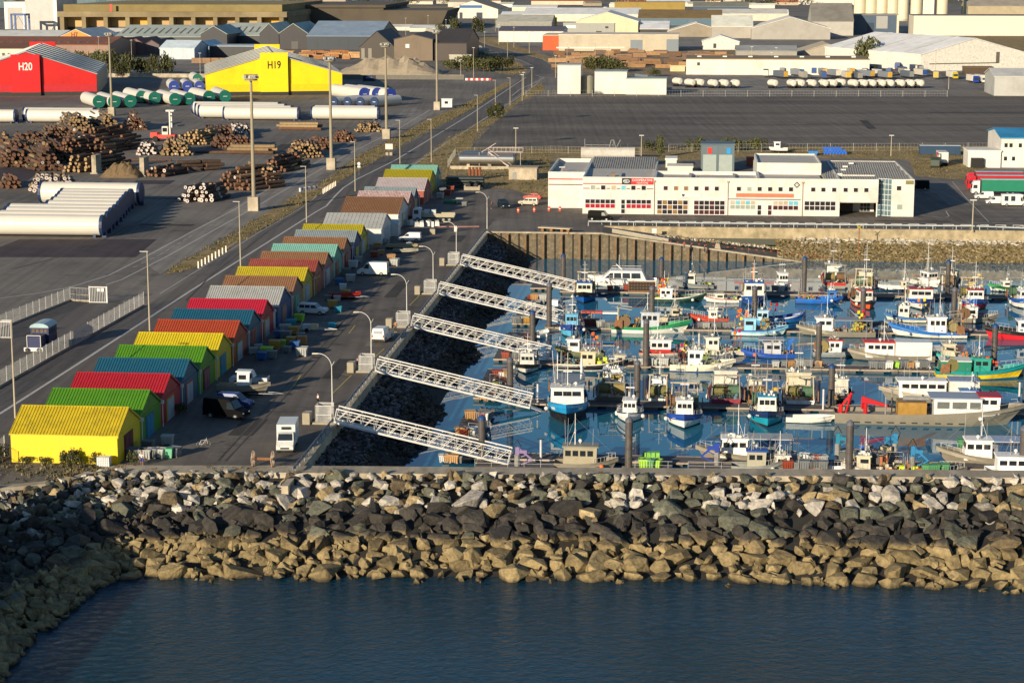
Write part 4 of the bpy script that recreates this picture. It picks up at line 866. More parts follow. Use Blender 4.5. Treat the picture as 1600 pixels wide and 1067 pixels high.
# ---------- boats ----------
M_wl = mt('antifouling black', (.02,.02,.022), .5); M_rubber = mt('rubber', (.02,.02,.02), .7); M_net = mt('net heap', (.16,.12,.05), .9, var=.5, s=3)
M_wh = mt('boat white', (.72,.72,.70), .35, var=.05, dirt=(.45,.40,.30), ds=.8, dm=.3); M_bw = mt('boat window', (.02,.025,.03), .1, spec=.7)
M_bd = mt('boat deck', (.28,.27,.25), .7, var=.2); M_orange = mt('orange float', (.80,.14,.02), .4); M_hiviz = mt('acid yellow', (.50,.62,.03), .5)
M_metalhull = mt('bare aluminium hull', (.30,.27,.21), .45, .3, var=.12, s=.5); M_rust = mt('rusty gear', (.22,.10,.04), .8, var=.4, s=2); M_gear = mt('gear grey', (.24,.24,.23), .6, var=.4, s=2)
def hull(L_, B, F0, F1, mats, stripe=None, tr=.8, full=.55, dk=.55):
    """hull along +x with its bow at +L/2, waterline z=0; F0 freeboard aft, F1 at the bow"""
    n = 14; m = MB(); lv = [(-.6,.25),(0,.86),(.12,.9),(.55,.97),(.80,1.0),(1.0,1.02)]
    sec = []
    for i in range(n+1):
        t = i/n; b = B/2*(tr+(1-tr)*min(1, t/.35)) if t < .35 else B/2
        if t > full: q = (t-full)/(1-full); b = B/2*max(0.0, 1-q**2.1)
        sh = F0+(F1-F0)*max(0, (t-.25)/.75)**2
        row = []
        for k, (zf, bf) in enumerate(lv):
            z = zf*.9 if zf < 0 else zf*sh
            x = -L_/2+t*L_*(.90+.10*max(0, min(1, zf)))-(0 if t < 1 else 0)
            bb = b*(bf if t < full else bf-(1-bf)*0-(1-max(0, zf))*.45*((t-full)/(1-full)))
            row.append((x, max(bb, .02), z))
        sec.append((row, sh))
    nm = len(lv)-1
    for i in range(n):
        a, b = sec[i][0], sec[i+1][0]
        for k in range(nm):
            mi = 0 if k == 0 else (1 if k == 1 else (2 if k == 2 else (3 if k == 3 else 4)))
            for s in (1, -1):
                q = [(a[k][0], s*a[k][1], a[k][2]), (b[k][0], s*b[k][1], b[k][2]), (b[k+1][0], s*b[k+1][1], b[k+1][2]), (a[k+1][0], s*a[k+1][1], a[k+1][2])]
                m.quad(*(q if s < 0 else q[::-1]), mi)
    pl = []
    for s in (1, -1):
        a, b = sec[11][0], sec[12][0]; P_ = lambda r_, f: Vector((r_[3][0]*(1-f)+r_[4][0]*f, s*(r_[3][1]*(1-f)+r_[4][1]*f+.03), r_[3][2]*(1-f)+r_[4][2]*f)); pl.append((P_(a,.35), P_(b,.35), P_(b,.95), P_(a,.95)))
    m.plates = pl
    for (row, _s) in (sec[0], sec[-1]):
        for k in range(nm): m.quad((row[k][0], row[k][1], row[k][2]), (row[k][0], -row[k][1], row[k][2]), (row[k+1][0], -row[k+1][1], row[k+1][2]), (row[k+1][0], row[k+1][1], row[k+1][2]), [0,1,2,3,4][k])
    # bulwark inside + deck
    dkm = MB()
    for i in range(n):
        (a, sa), (b, sb) = sec[i], sec[i+1]; za, zb = a[-1][2]-dk, b[-1][2]-dk
        ya, yb = max(a[-1][1]-.10, .01), max(b[-1][1]-.10, .01)
        for s in (1, -1):
            m.quad((a[-1][0], s*a[-1][1], a[-1][2]), (b[-1][0], s*b[-1][1], b[-1][2]), (b[-1][0], s*yb, b[-1][2]), (a[-1][0], s*ya, a[-1][2]), 5)
            m.quad((a[-1][0], s*ya, a[-1][2]), (b[-1][0], s*yb, b[-1][2]), (b[-1][0], s*yb, zb), (a[-1][0], s*ya, za), 3)
        dkm.quad((a[-1][0], -ya, za), (b[-1][0], -yb, zb), (b[-1][0], yb, zb), (a[-1][0], ya, za))
    deckz = lambda x: F0+(F1-F0)*max(0, ((x+L_/2)/L_-.25)/.75)**2-dk
    return m, dkm, deckz
NB = 0
def boat(label, px, py, hd, L_, B, low, up, F0=.9, F1=1.6, stripe=None, cap=None, cab=(.1, 3.0, 2.0), cabh=2.3, cabc=None, roofc=None, mast=4.5, gear='pots', name='fishing_boat', z=None, band=None, flags=0, extra=None, dz=0.0, bulb=True, full=.55, tr=.8, visor=None, nwin=3, seed=None):
    """px,py: photo pixel of the hull centre at the waterline; hd: heading of the bow in harbour-grid degrees (0 = +v east, 90 = inland, -90 = to camera)"""
    global NB; NB += 1; q = random.Random(seed or NB*13)
    p = at(px, py, WZ); sh_ = .96*(L_/2*abs(math.sin(R(hd)))+B/2*abs(math.cos(R(hd)))); p = p+Vector((p.x, p.y, 0)).normalized()*sh_; t = T(name, label, 'boat', (p.x, p.y, WZ+dz), GRID+R(hd), None)
    up_ = C(up, var=.15, dirt='5c4a38', ds=.9, dm=.35) if isinstance(up, str) else up; low_ = C(low, var=.15, dirt='5c4a38', ds=.9, dm=.4) if isinstance(low, str) else low; st = C(stripe) if isinstance(stripe, str) else (stripe or up_)
    cp = C(cap) if isinstance(cap, str) else (cap or up_)
    m, dkm, dz_ = hull(L_, B, F0, F1, None, full=full, tr=tr)
    m.build('hull', [M_wl, band or M_wl, low_, up_, st, cp], t, smooth=False)
    dkm.build('deck', M_bd, t)
    if L_ > 7.5:
        for q4 in m.plates: pm = MB(); pm.quad(*q4); pm.build('name_plate', C('cfd2cc', var=.3, s=8), t)
    cabm = C(cabc, var=.12, dirt='6b5c46', ds=1.1, dm=.35) if isinstance(cabc, str) else (cabc or C(q.choice(['dcd8cc','e4e4e0','cfccbe','d8dce0','c8c0a8']), var=.12, dirt='6b5c46', ds=1.1, dm=.35)); rf = C(roofc) if isinstance(roofc, str) else (roofc or cabm)
    if cab:
        cx, cl, cwid = cab[0]*L_, cab[1], cab[2]; z0 = dz_(cx)-.05; z1 = z0+cabh; r = .12
        wb = MB(); b = [(cx-cl/2,-cwid/2,z0),(cx+cl/2,-cwid/2,z0),(cx+cl/2,cwid/2,z0),(cx-cl/2,cwid/2,z0)]
        k_ = .3*cabh/2.3
        tp = [(cx-cl/2+.05,-cwid/2+r,z1),(cx+cl/2-(-.18 if not visor else .5)*k_*2,-cwid/2+r,z1),(cx+cl/2-(-.18 if not visor else .5)*k_*2,cwid/2-r,z1),(cx-cl/2+.05,cwid/2-r,z1)]
        wb.hexa(b, tp); wh = wb.build('wheelhouse', cabm, t)
        fx0, fx1 = cx+cl/2, tp[1][0]
        za, zb = z0+cabh*.58, z0+cabh*.84
        def lerpx(zz): return fx0+(fx1-fx0)*(zz-z0)/cabh
        ww = cwid*.82/3
        for i in range(3):
            y0 = -cwid*.41+i*ww+.05; y1 = y0+ww-.1; g = MB(); e = .03
            g.hexa([(lerpx(za)+.005,y0,za),(lerpx(za)+e,y0,za),(lerpx(za)+e,y1,za),(lerpx(za)+.005,y1,za)], [(lerpx(zb)+.005,y0,zb),(lerpx(zb)+e,y0,zb),(lerpx(zb)+e,y1,zb),(lerpx(zb)+.005,y1,zb)]); g.build('window', M_bw, wh)
        nw = max(1, min(5, int(cl/1.0)))
        for s in (1, -1):
            for i in range(nw):
                x0 = cx-cl/2+.25+i*(cl-.4)/nw; x1 = x0+(cl-.4)/nw-.22
                def yy(zz): return s*(cwid/2-r*(zz-z0)/cabh)
                g = MB(); e = s*.03; g.hexa([(x0,yy(za)+s*.003,za),(x1,yy(za)+s*.003,za),(x1,yy(za)+e,za),(x0,yy(za)+e,za)], [(x0,yy(zb)+s*.003,zb),(x1,yy(zb)+s*.003,zb),(x1,yy(zb)+e,zb),(x0,yy(zb)+e,zb)]); g.build('window', M_bw, wh)
        m = MB(); m.hexa([(cx-cl/2-.15,-cwid/2-.05,z1),(tp[1][0]+.25,-cwid/2-.02,z1),(tp[1][0]+.25,cwid/2+.02,z1),(cx-cl/2-.15,cwid/2+.05,z1)], [(cx-cl/2-.1,-cwid/2,z1+.14),(tp[1][0]+.15,-cwid/2+.1,z1+.12),(tp[1][0]+.15,cwid/2-.1,z1+.12),(cx-cl/2-.1,cwid/2,z1+.14)])
        m.build('roof', rf, wh)
        if mast:
            m = MB(); mx = cx-cl*.15; m.cyl((mx,0,z1+.1),(mx,0,z1+mast), .07, .035, n=6)
            m.bar((mx,-.7,z1+mast*.6),(mx,.7,z1+mast*.6), .035); m.bar((mx,-.45,z1+mast*.82),(mx,.45,z1+mast*.82), .03)
            m.bar((mx-.7,0,z1+.1),(mx,0,z1+mast*.5), .035)
            rg_ = MB()
            for e_ in ((L_*.46,0,F1+.1),(-L_*.44,B*.3,F0+.4),(-L_*.44,-B*.3,F0+.4)): rg_.bar((mx,0,z1+mast*.85), e_, .014)
            rg_.build('rigging', M_gear, t)
            mo = m.build('mast', M_wh if q.random() < .6 else M_gear, t)
            a = MB()
            for k in range(3): 
                yy_ = q.uniform(-cwid/2, cwid/2); xx_ = cx+q.uniform(-cl/2, cl/2); a.bar((xx_,yy_,z1+.1),(xx_+q.uniform(-.1,.1),yy_,z1+q.uniform(1.2,mast*.9)), .018)
            a.build('antenna', M_wh, t)
            m = MB(); m.box(mx-.1,mx+.1,-.6,.6,z1+mast*.42,z1+mast*.42+.14); m.build('radar', M_wh, t)
            m = MB(); m.sphere((cx, cwid*.25, z1+.45), .24, 8, 5); m.cyl((cx,cwid*.25,z1+.1),(cx,cwid*.25,z1+.3),.06); m.build('satellite_dome', M_wh, t)
    # deck gear
    sx = -L_*.28
    def rail(x0, x1):
        m = MB()
        for s in (1, -1):
            pr_ = None
            for i in range(7):
                x = x0+(x1-x0)*i/6; tt = (x+L_/2)/L_; b_ = B/2 if tt < full else B/2*max(0, 1-((tt-full)/(1-full))**2.1)
                z = dz_(x)+.55; c = Vector((x*.99, s*max(b_-.06, .03), z)); d = c+Vector((0,0,.55)); m.bar(c, d, .022)
                if pr_: m.bar(pr_, d, .022)
                pr_ = d
        m.build('railing', M_wh, t)
    if gear in ('rail','yacht','trawl','pots'): rail(L_*.12, L_*.46)
    if gear == 'trawl' or gear == 'net':
        m = MB(); h = 3.2
        for s in (1, -1): m.cyl((-L_*.42,s*B*.4,F0-.5),(-L_*.42,s*B*.36,F0+h), .1, n=6); m.cyl((-L_*.42,s*B*.36,F0+h),(-L_*.25,s*B*.36,F0+h*.9), .07, n=6)
        m.cyl((-L_*.42,-B*.42,F0+h),(-L_*.42,B*.42,F0+h), .12, n=6); m.cyl((-L_*.42,-B*.3,F0+h*.6),(-L_*.42,B*.3,F0+h*.6), .07, n=6); m.build('gantry', C('b9ae93') if q.random() < .6 else M_gear, t)
        for s in (.22, -.22):
            m = MB(); m.cyl((-L_*.33,s*B-B*.16,F0+.9),(-L_*.33,s*B+B*.16,F0+.9), .75, n=12); m.cyl((-L_*.33,s*B-B*.2,F0+.9),(-L_*.33,s*B-B*.17,F0+.9), .95, n=12); m.build('net_drum', C(q.choice(['6e6a3a','4d6b52','8a7a4a','70553a'])), t)
        m = MB()
        for s in (1,-1): m.hexa([(-L_*.47,s*B*.5,F0-.2),(-L_*.36,s*B*.5,F0-.2),(-L_*.36,s*B*.53,F0-.2),(-L_*.47,s*B*.53,F0-.2)], [(-L_*.45,s*B*.5,F0+1.2),(-L_*.36,s*B*.5,F0+1.2),(-L_*.36,s*B*.53,F0+1.2),(-L_*.45,s*B*.53,F0+1.2)])
        m.build('trawl_door', M_rust, t)
    if gear == 'pots':
        for k in range(3):
            m = MB(); xx = sx+q.uniform(-L_*.12, L_*.14); yy_ = q.uniform(-B*.2, B*.2); z0 = dz_(xx); w_ = q.uniform(.5,.9); m.box(xx-w_/2,xx+w_/2,yy_-.4,yy_+.4,z0,z0+q.uniform(.5,.9)); m.build('deck_box', C(q.choice(['8c8c84','7a6a4c','b8b8ac','c9d62a','4c5f6e','b26a38'])), t)
        m = MB(); xx = -L_*.12; m.cyl((xx,-.5,dz_(xx)+.5),(xx,.5,dz_(xx)+.5),.28,n=10); m.box(xx-.3,xx+.3,-.65,-.5,dz_(xx),dz_(xx)+.8); m.box(xx-.3,xx+.3,.5,.65,dz_(xx),dz_(xx)+.8); m.build('winch', M_gear, t)
        m = MB()
        for s in (1,-1): m.cyl((-L_*.44,s*B*.34,F0-.4),(-L_*.44,s*B*.34,F0+1.7), .055, n=6)
        m.bar((-L_*.44,-B*.34,F0+1.7),(-L_*.44,B*.34,F0+1.7), .05); m.build('stern_frame', M_gear, t)
        m = MB(); 
        for k in range(9): m.sphere((sx+q.uniform(-.8,.8), q.uniform(-B*.25,B*.25), dz_(sx)+q.uniform(.1,.35)), q.uniform(.2,.4), 6, 4)
        m.build('rope_heap', C(q.choice(['5c6b3c','6b5a3a','3f5c6b'])), t)
    if flags:
        bx = -L_*.3 if flags > 0 else L_*.2
        for k in range(abs(flags)):
            m = MB(); a = (bx+q.uniform(-.35,.35), q.uniform(-.4,.4), dz_(bx)); b_ = (a[0]+q.uniform(-.9,.9), a[1]+q.uniform(-.5,.5), a[2]+q.uniform(2.6,4.2)); m.bar(a, b_, .03); po = m.build('marker_pole', C(q.choice(['b5722a','3a3a3a','c04030'])), t)
            m = MB(); v = Vector(b_); m.add([v, v+Vector((.45,.1,-.1)), v+Vector((.42,.15,-.62)), v+Vector((0,0,-.55)), v+Vector((0,.03,0)), v+Vector((.45,.13,-.1)), v+Vector((.42,.18,-.62)), v+Vector((0,.03,-.55))], [(3,2,1,0),(4,5,6,7),(0,1,5,4),(1,2,6,5),(2,3,7,6),(3,0,4,7)]); m.sphere(v+Vector((0,0,-1.2)), .17, 6, 4, 0, 1.4); m.build('pennant', C(q.choice(['e8601a','e8d01a','c01840','e88018','202028'])), po)
    if gear in ('trawl', 'pots') and L_ > 6:      # working clutter on the aft deck and roof
        for nm_, cc in (('fishing_gear', q.choice(['8a7c50','6c6a5c','7c6a4a'])), ('fishing_gear', q.choice(['c8bca0','b8b8ae','c87a30','5a7a8a']))):
            m = MB()
            for k in range(13):
                x = q.uniform(-L_*.45, L_*.0); y = q.uniform(-B*.4, B*.4); z = dz_(x)+q.uniform(.1, 1.1); d = q.uniform(.12,.38)
                if k % 3: m.cb((x, y, z), (d, q.uniform(.1,.5), q.uniform(.1,.45)))
                elif k % 2: m.bar((x, y, dz_(x)), (x+q.uniform(-.7,.7), y+q.uniform(-.4,.4), dz_(x)+q.uniform(1.2,2.6)), .035)
                else: m.sphere((x, y, z), d*.8, 6, 4)
            m.build(nm_, C(cc, var=.4, s=3), t)
        if cab:
            m = MB()
            for k in range(7): x = cx+q.uniform(-cl*.45, cl*.4); y = q.uniform(-cwid*.4, cwid*.4); m.cb((x, y, z1+.14+q.uniform(.05,.25)), (q.uniform(.1,.45), q.uniform(.1,.4), q.uniform(.1,.4)))
            for k in range(2): x = cx+q.uniform(-cl*.4, cl*.4); y = q.uniform(-cwid*.4, cwid*.4); m.bar((x,y,z1),(x,y,z1+q.uniform(.8,1.8)),.025)
            m.build('roof_gear', C(q.choice(['cfcfc4','a8a498','77736a','e0dccf']), var=.3, s=3), t)
    if bulb:
        m = MB(); s = q.choice([1,-1]); m.sphere((L_*.25, s*(B*.5+.1), F0*.8), .28, 8, 6); m.build('fender', M_orange if q.random() < .22 else C('d8d8d0'), t)
        m = MB(); s = -s; m.sphere((-L_*.1, s*(B*.5+.08), F0*.5), .22, 8, 6, 0, 1.6); m.build('fender', C('d8d8d0'), t)
    if extra: extra(t, L_, B, dz_, F0)
    return t
def clutter_top(c1='c9a13a', n=14, zc=3.6, xs=0, col2='6b6b62'):
    def f(t, L_, B, dz_, F0):
        m = MB(); q = random.Random(L_*100+n)
        for k in range(n): m.cb((xs*L_+q.uniform(-.9,.9), q.uniform(-B*.3,B*.3), dz_(0)+zc*q.uniform(.3,1)), (q.uniform(.2,.7), q.uniform(.2,.7), q.uniform(.2,.6)))
        m.build('stowed_gear', C(c1, var=.5, s=2), t)
        m = MB()
        for k in range(n//2): m.cyl((xs*L_+q.uniform(-1,1), q.uniform(-B*.35,B*.35), dz_(0)+.3), (xs*L_+q.uniform(-1,1), q.uniform(-B*.35,B*.35), dz_(0)+q.uniform(1.5,zc+.8)), .05, n=5)
        m.build('derrick', C(col2), t)
    return f
def canopy(x0, x1, z, col, posts=True, wall=None, z0=0.0):
    def f(t, L_, B, dz_, F0):
        m = MB(); m.box(x0*L_, x1*L_, -B*.42, B*.42, dz_(0)+z, dz_(0)+z+.12); m.build('canopy', C(col), t)
        m = MB()
        for x in (x0*L_+.1, (x0+x1)/2*L_, x1*L_-.1):
            for s in (1,-1): m.bar((x, s*B*.4, dz_(0)), (x, s*B*.4, dz_(0)+z), .05)
        m.build('canopy_frame', M_gear, t)
        if wall: m = MB(); m.box(x0*L_+.05, x1*L_-.05, -B*.41, B*.41, dz_(0)+z0, dz_(0)+z-.02); m.build('deckhouse', C(wall), t)
    return f
def crane(col, x, h=3.0, reach=3.5, fold=True, ang=35):
    def f(t, L_, B, dz_, F0):
        z = dz_(0); xx = x*L_; m = MB(); m.cyl((xx,0,z),(xx,0,z+h*.6), .28, n=8); a = Vector((xx,0,z+h*.6)); b = a+Vector((-reach*.35,0,h*.5)); c = b+Vector((reach*.9,0,h*.25 if not fold else -h*.5))
        m.bar(a, b, .24); m.bar(b, c, .2); m.bar(a+Vector((0,.2,-.4)), b.lerp(c,.2), .08); m.build('crane_arm', C(col), t)
    return f
def multi(*fs):
    def f(*a):
        for g in fs: g(*a)
    return f
BB = boat
# far pontoon row
BB('bow-on trawler with a black topside, bright blue bottom and cream wheelhouse with blue visor', 914,476,-90,11,4.1,'1560b4','0c0c10',1.3,2.4,stripe='0c0c10',cap='e8e2c8',cab=(.12,2.6,2.9),cabh=2.6,cabc='e6e0cc',roofc='1560b4',mast=3.8,gear='trawl',extra=clutter_top('9a8a5a',10,3.4,-.2))
def yacht(t, L_, B, dz_, F0):
    z = dz_(0)+.1
    m = MB(); m.prof([(-4.8,z),(4.6,z),(2.2,z+2.1),(-3.8,z+2.1)], lambda zz: 1.9-.25*(zz-z)/2); so__ = m.build('saloon', M_wh, t)
    for i, (a, b) in enumerate(((-3.6,-1.8),(-1.6,-.1),(.1,1.5))):
        for s in (1,-1): g = MB(); g.hexa([(a,s*1.72,z+.7),(b,s*1.72,z+.7),(b,s*1.86,z+.7),(a,s*1.86,z+.7)],[(a+.1,s*1.55,z+1.7),(b,s*1.55,z+1.7),(b,s*1.74,z+1.7),(a+.1,s*1.74,z+1.7)]); g.build('window', M_bw, so__)
    for s in (1,-1): g = MB(); g.hexa([(1.7,s*1.72,z+.7),(3.3,s*1.72,z+.7),(3.3,s*1.86,z+.7),(1.7,s*1.86,z+.7)],[(1.7,s*1.55,z+1.7),(2.2,s*1.55,z+1.7),(2.2,s*1.74,z+1.7),(1.7,s*1.74,z+1.7)]); g.build('window', M_bw, so__)
    m = MB(); m.path([(-3.6,-1.5,z+2.6),(2,-1.5,z+2.6),(2,1.5,z+2.6),(-3.6,1.5,z+2.6)], .04); m.cyl((0,0,z+2.1),(1.2,0,z+3.2),.15,.08); m.cyl((.6,0,z+2.6),(.6,0,z+5),.04); m.build('flybridge_rail', M_wh, t)
BB('large white motor yacht with a row of big raked saloon windows', 972,450,180,13.2,4.2,'e4e4e0','e4e4e0',1.5,2.2,cab=None,gear='yacht',name='motor_yacht',extra=yacht,band=C('b8b8b4'))
BB('dark green fishing boat with white rail and a cluster of orange and yellow flags', 1060,474,0,10.4,3.6,'123c34','14443a',.9,1.9,stripe='e8e4d4',cap='e8e4d4',cab=(-.22,2.2,2.2),cabh=2.2,mast=3.2,flags=9,gear='pots')
BB('small white open launch with a low cuddy beside the blue trawler', 1127,474,180,6.4,2.3,'e2ded2','e2ded2',.75,1.2,stripe='b05040',cab=(.05,1.6,1.7),cabh=1.4,mast=0,gear='pots')
BB('bow-on blue trawler with white upper deck and a raised orange crane behind', 1177,482,-90,12,4.6,'1c58a8','1c4f98',1.5,2.5,stripe='e8e8e0',cap='1c4f98',cab=(.05,3.4,3.6),cabh=3.0,cabc='e8e6dc',roofc='2a62b0',mast=4,gear='trawl',extra=multi(crane('e88a12',-.28,4.4,3.0,False)))
BB('small white pilot boat with a tall open wheelhouse on the farthest pontoon', 1222,454,-80,6,2.4,'22406a','e8e8e4',.9,1.3,cab=(0,2.0,1.9),cabh=2.6,cabc='ecece8',mast=3.6,gear='rail')
BB('open bright blue workboat with a little blue cabin near its bow', 1280,476,0,8.6,3.0,'0f5cae','1268c4',1.0,1.5,stripe='1268c4',cab=(.26,1.4,1.6),cabh=1.7,cabc='1a6ab8',mast=1.5,gear='pots',full=.7)
BB('stern-on netter with olive net drums under a white gantry and red transom', 1302,452,90,12,4.8,'8a8a80','b02818',1.3,2.2,cab=(.15,3,3.2),cabh=2.8,mast=6,gear='trawl')
BB('bow-on black and white boat with an orange bottom', 1350,486,-80,9,3.8,'d85a20','16161a',1.2,2.0,stripe='e8e8e0',cab=(-.02,2.4,2.6),cabh=2.4,cabc='d8d6cc',roofc='c83020',mast=4.6,gear='trawl')
BB('white and navy rigid launch moored behind the farthest pontoon', 1396,455,180,6.2,2.3,'1c2450','e8e8e4',.7,1.2,cab=(-.3,1.0,1.5),cabh=1.7,mast=4.2,gear='rail')
BB('bow-on blue and white boat with maroon trimmed open side shelters', 1437,486,-92,10.5,4.9,'e8e6de','1c50a4',1.4,2.3,stripe='1c50a4',cap='e8e6de',cab=(.08,2.6,4.3),cabh=2.5,cabc='e9e4da',roofc='a02838',mast=4.0,gear='trawl')
BB('grey canopied gillnetter tucked behind the blue and white bow', 1446,452,-60,9,3.2,'d8d8d0','d8d8d0',1.0,1.8,cab=(.1,2.6,2.4),cabh=2.4,cabc='ece8e2',roofc='9aa0a8',mast=5.5,gear='pots')
BB('bow-on boat with blue topside over vivid red bottom and white stem', 1521,488,-92,11,4.9,'c01828','1656a8',1.5,2.5,stripe='1656a8',cap='ecebe2',cab=(.14,2.2,2.9),cabh=2.4,cabc='f0efe6',roofc='a02030',mast=5,gear='trawl',extra=clutter_top('c2a86a',20,4.6,-.15))
BB('bow-on blue boat with white bottom beyond the dark pile at the edge of the harbour', 1600,486,-85,10,4.4,'e8e6de','1656a8',1.4,2.4,cab=(.1,2.4,2.9),cabh=2.3,mast=4,gear='trawl')
BB('blue half-decked boat with a white sheer lying behind the fourth pontoon', 1226,507,12,7.2,2.6,'1a6ab0','1c4e9c',1.0,2.0,stripe='e8e8e2',cab=None,gear='none',flags=3)
BB('pale blue cabin boat half hidden behind the rusty light blue crabber', 1190,510,180,6.4,2.6,'3a8ac0','4a9ac8',.9,1.4,cab=(0,2.2,2.0),cabh=2.2,cabc='a8cce0',mast=3,gear='rail')
# fourth pontoon row
BB('bow-on light blue boat with dark blue upper strakes and sky blue wheelhouse', 894,530,-90,9,4.0,'58b4d8','1c3c8c',1.6,2.5,stripe='1c3c8c',cap='8cc8e0',cab=(.02,2.3,2.2),cabh=2.5,cabc='68b4dc',mast=3.2,gear='pots')
BB('long green and white wooden trawler with grey wheelhouse and big net reel aft', 1018,522,0,13.4,3.8,'e6e2d6','1f8a56',1.1,2.3,stripe='1f8a56',cap='e8e4d8',cab=(-.02,3.0,2.4),cabh=2.8,cabc='b4bcc4',mast=3.4,gear='trawl',band=C('d8d2c4'),extra=clutter_top('b8922a',9,2.0,-.14))
BB('light blue crabber with rust streaked white bottom and flag poles amidships', 1187,526,0,9.4,3.4,'c4dcdc','7ab8d4',1.0,1.8,stripe='2c4c98',cap='c8dce0',cab=(-.18,1.9,1.9),cabh=2.4,cabc='8cc4e0',mast=3.2,gear='pots',flags=6,extra=clutter_top('8a7a4a',12,2.2,.1))
BB('grey aluminium netter with canvas shelter deck and white wheelhouse', 1305,528,180,13,3.8,M_metalhull,M_metalhull,1.0,1.9,stripe=M_metalhull,cap='8c8a84',cab=(.14,2.6,2.4),cabh=2.4,mast=3.8,gear='pots',extra=multi(canopy(-.46,.02,2.3,'8d9298'),clutter_top('a8a04a',14,1.8,-.3)),flags=4)
BB('blue and white wooden trawler with white wheelhouse and rusty trawl door', 1448,529,180,12.8,3.8,'e8e2d4','1d6ab8',1.0,2.4,stripe='1d6ab8',cap='9cc8dc',cab=(-.12,3.0,2.4),cabh=2.9,cabc='e8e8e4',mast=4.0,gear='trawl',extra=clutter_top('6a625a',12,2.8,-.35))
BB('black topped trawler with a red bottom and white line', 1592,532,180,12,3.8,'c8202c','121216',1.3,2.3,stripe='121216',cap='e8e4d8',cab=(-.1,3,2.4),cabh=2.4,mast=4,gear='pots',flags=4,band=C('c8202c'))
# third pontoon row
BB('bow-on black and white launch with a white bench canopy at the gangway foot', 824,586,-90,8,3.6,'dcdcd4','101014',1.0,1.7,cap='e4e4dc',cab=(-.05,2.0,2.2),cabh=2.1,cabc='e0ded6',mast=3,gear='pots',extra=canopy(-.4,-.2,2.4,'dcdcd8'))
BB('black hulled netter with cream wheelhouse, yellow gear and a white line', 924,580,0,10.5,3.5,'16161a','1a1a1e',1.0,1.6,stripe='d8d0bc',cap='d8d0bc',cab=(-.05,2.2,2.0),cabh=2.3,cabc='cfc0a0',mast=3.0,gear='pots',band=C('e6e2d6'),extra=clutter_top('c9d62a',9,1.4,.15))
BB('small white cuddy boat with twin masts touching the black netter', 965,577,0,6,2.4,'e4e4de','202028',.8,1.4,cab=(.05,1.6,1.6),cabh=1.7,mast=3,gear='rail')
BB('cabin boat with a white over red wheelhouse and red upturned bow', 1046,560,0,9.6,3.0,'8a8478','b8b0a0',.9,1.9,stripe='a01828',cap='b0a890',cab=(-.15,3.2,2.4),cabh=2.4,cabc='e8e4dc',mast=3.4,gear='pots',extra=lambda t,L_,B,dz_,F0: (lambda m: (m.box(-.15*L_-1.64,-.15*L_+1.64,-1.24,1.24,dz_(-1.4)-.02,dz_(-1.4)+1.0), m.build('red_skirt', C('b01c1c'), t)))(MB()))
BB('cream crabber with two thin blue lines, rust stains and a pale blue cabin corner', 1098,582,0,10,3.6,'e0d8bc','e4dcc4',1.1,1.9,stripe='e4dcc4',cap='c8b890',cab=(-.12,2.2,2.0),cabh=2.6,cabc='e4e8e6',mast=4.0,gear='pots',flags=5,band=C('2a3c8c'),extra=clutter_top('6a7a3a',10,2,.1))
BB('royal blue low boat with a grey shelter roof behind the third pontoon', 1200,561,180,8.6,3.2,'1c4ea4','1c4ea4',.8,1.4,cab=(-.08,2.6,2.2),cabh=2.2,cabc='b8bcc4',mast=0,gear='pots',extra=multi(canopy(-.28,.18,2.6,'a4a8b0'),crane('2868c0',-.38,2.6,2.0)))
BB('long white cabin workboat with an orange red roof and white box aft', 1390,567,180,13.6,3.8,M_metalhull,M_metalhull,1.1,2.0,cap='c8c0ac',cab=(.12,4.4,2.8),cabh=2.3,cabc='f0ece4',roofc='d8341c',mast=3.6,gear='rail',extra=lambda t,L_,B,dz_,F0: (lambda m: (m.box(-L_*.46,-L_*.05,-1.6,1.6,dz_(0)-.2,dz_(0)+2.6), m.build('deckhouse', M_wh, t)))(MB()))
BB('teal wooden trawler with a bold yellow band and green tarpaulin', 1532,594,0,13.4,4.0,'e8c01c','128a88',1.2,2.4,stripe='128a88',cap='18a098',cab=(.0,2.4,2.4),cabh=2.3,cabc='1c9484',mast=3.6,gear='trawl',band=C('1c5c78'),extra=multi(canopy(-.46,-.12,1.9,'e4e4dc',True,'1c7a60',.3),clutter_top('c8502a',8,2.8,.1)))
# behind second row, sterns on
BB('stern-on trawler with white gantry and ochre net drums behind the second pontoon', 957,633,90,11,4.8,'3a3a3a','585448',1.2,2.0,cab=(.2,2.6,3),cabh=2.8,mast=3.6,gear='trawl',extra=clutter_top('8a7a3a',14,3.6,-.25))
BB('stern-on trawler with green and orange nets under a cream arch', 1133,636,90,11,5.0,'5a2a34','8a2a3c',1.2,2.0,cab=(.2,2.6,3.4),cabh=2.9,mast=3.4,gear='trawl',extra=clutter_top('b8702a',10,2.6,-.3))
BB('stern-on white netter with twin drums and tall whip aerials', 1247,638,90,11,4.8,'3c3c40','e0e0dc',1.2,2.0,cab=(.18,3.0,3.6),cabh=2.9,mast=6.5,gear='trawl')
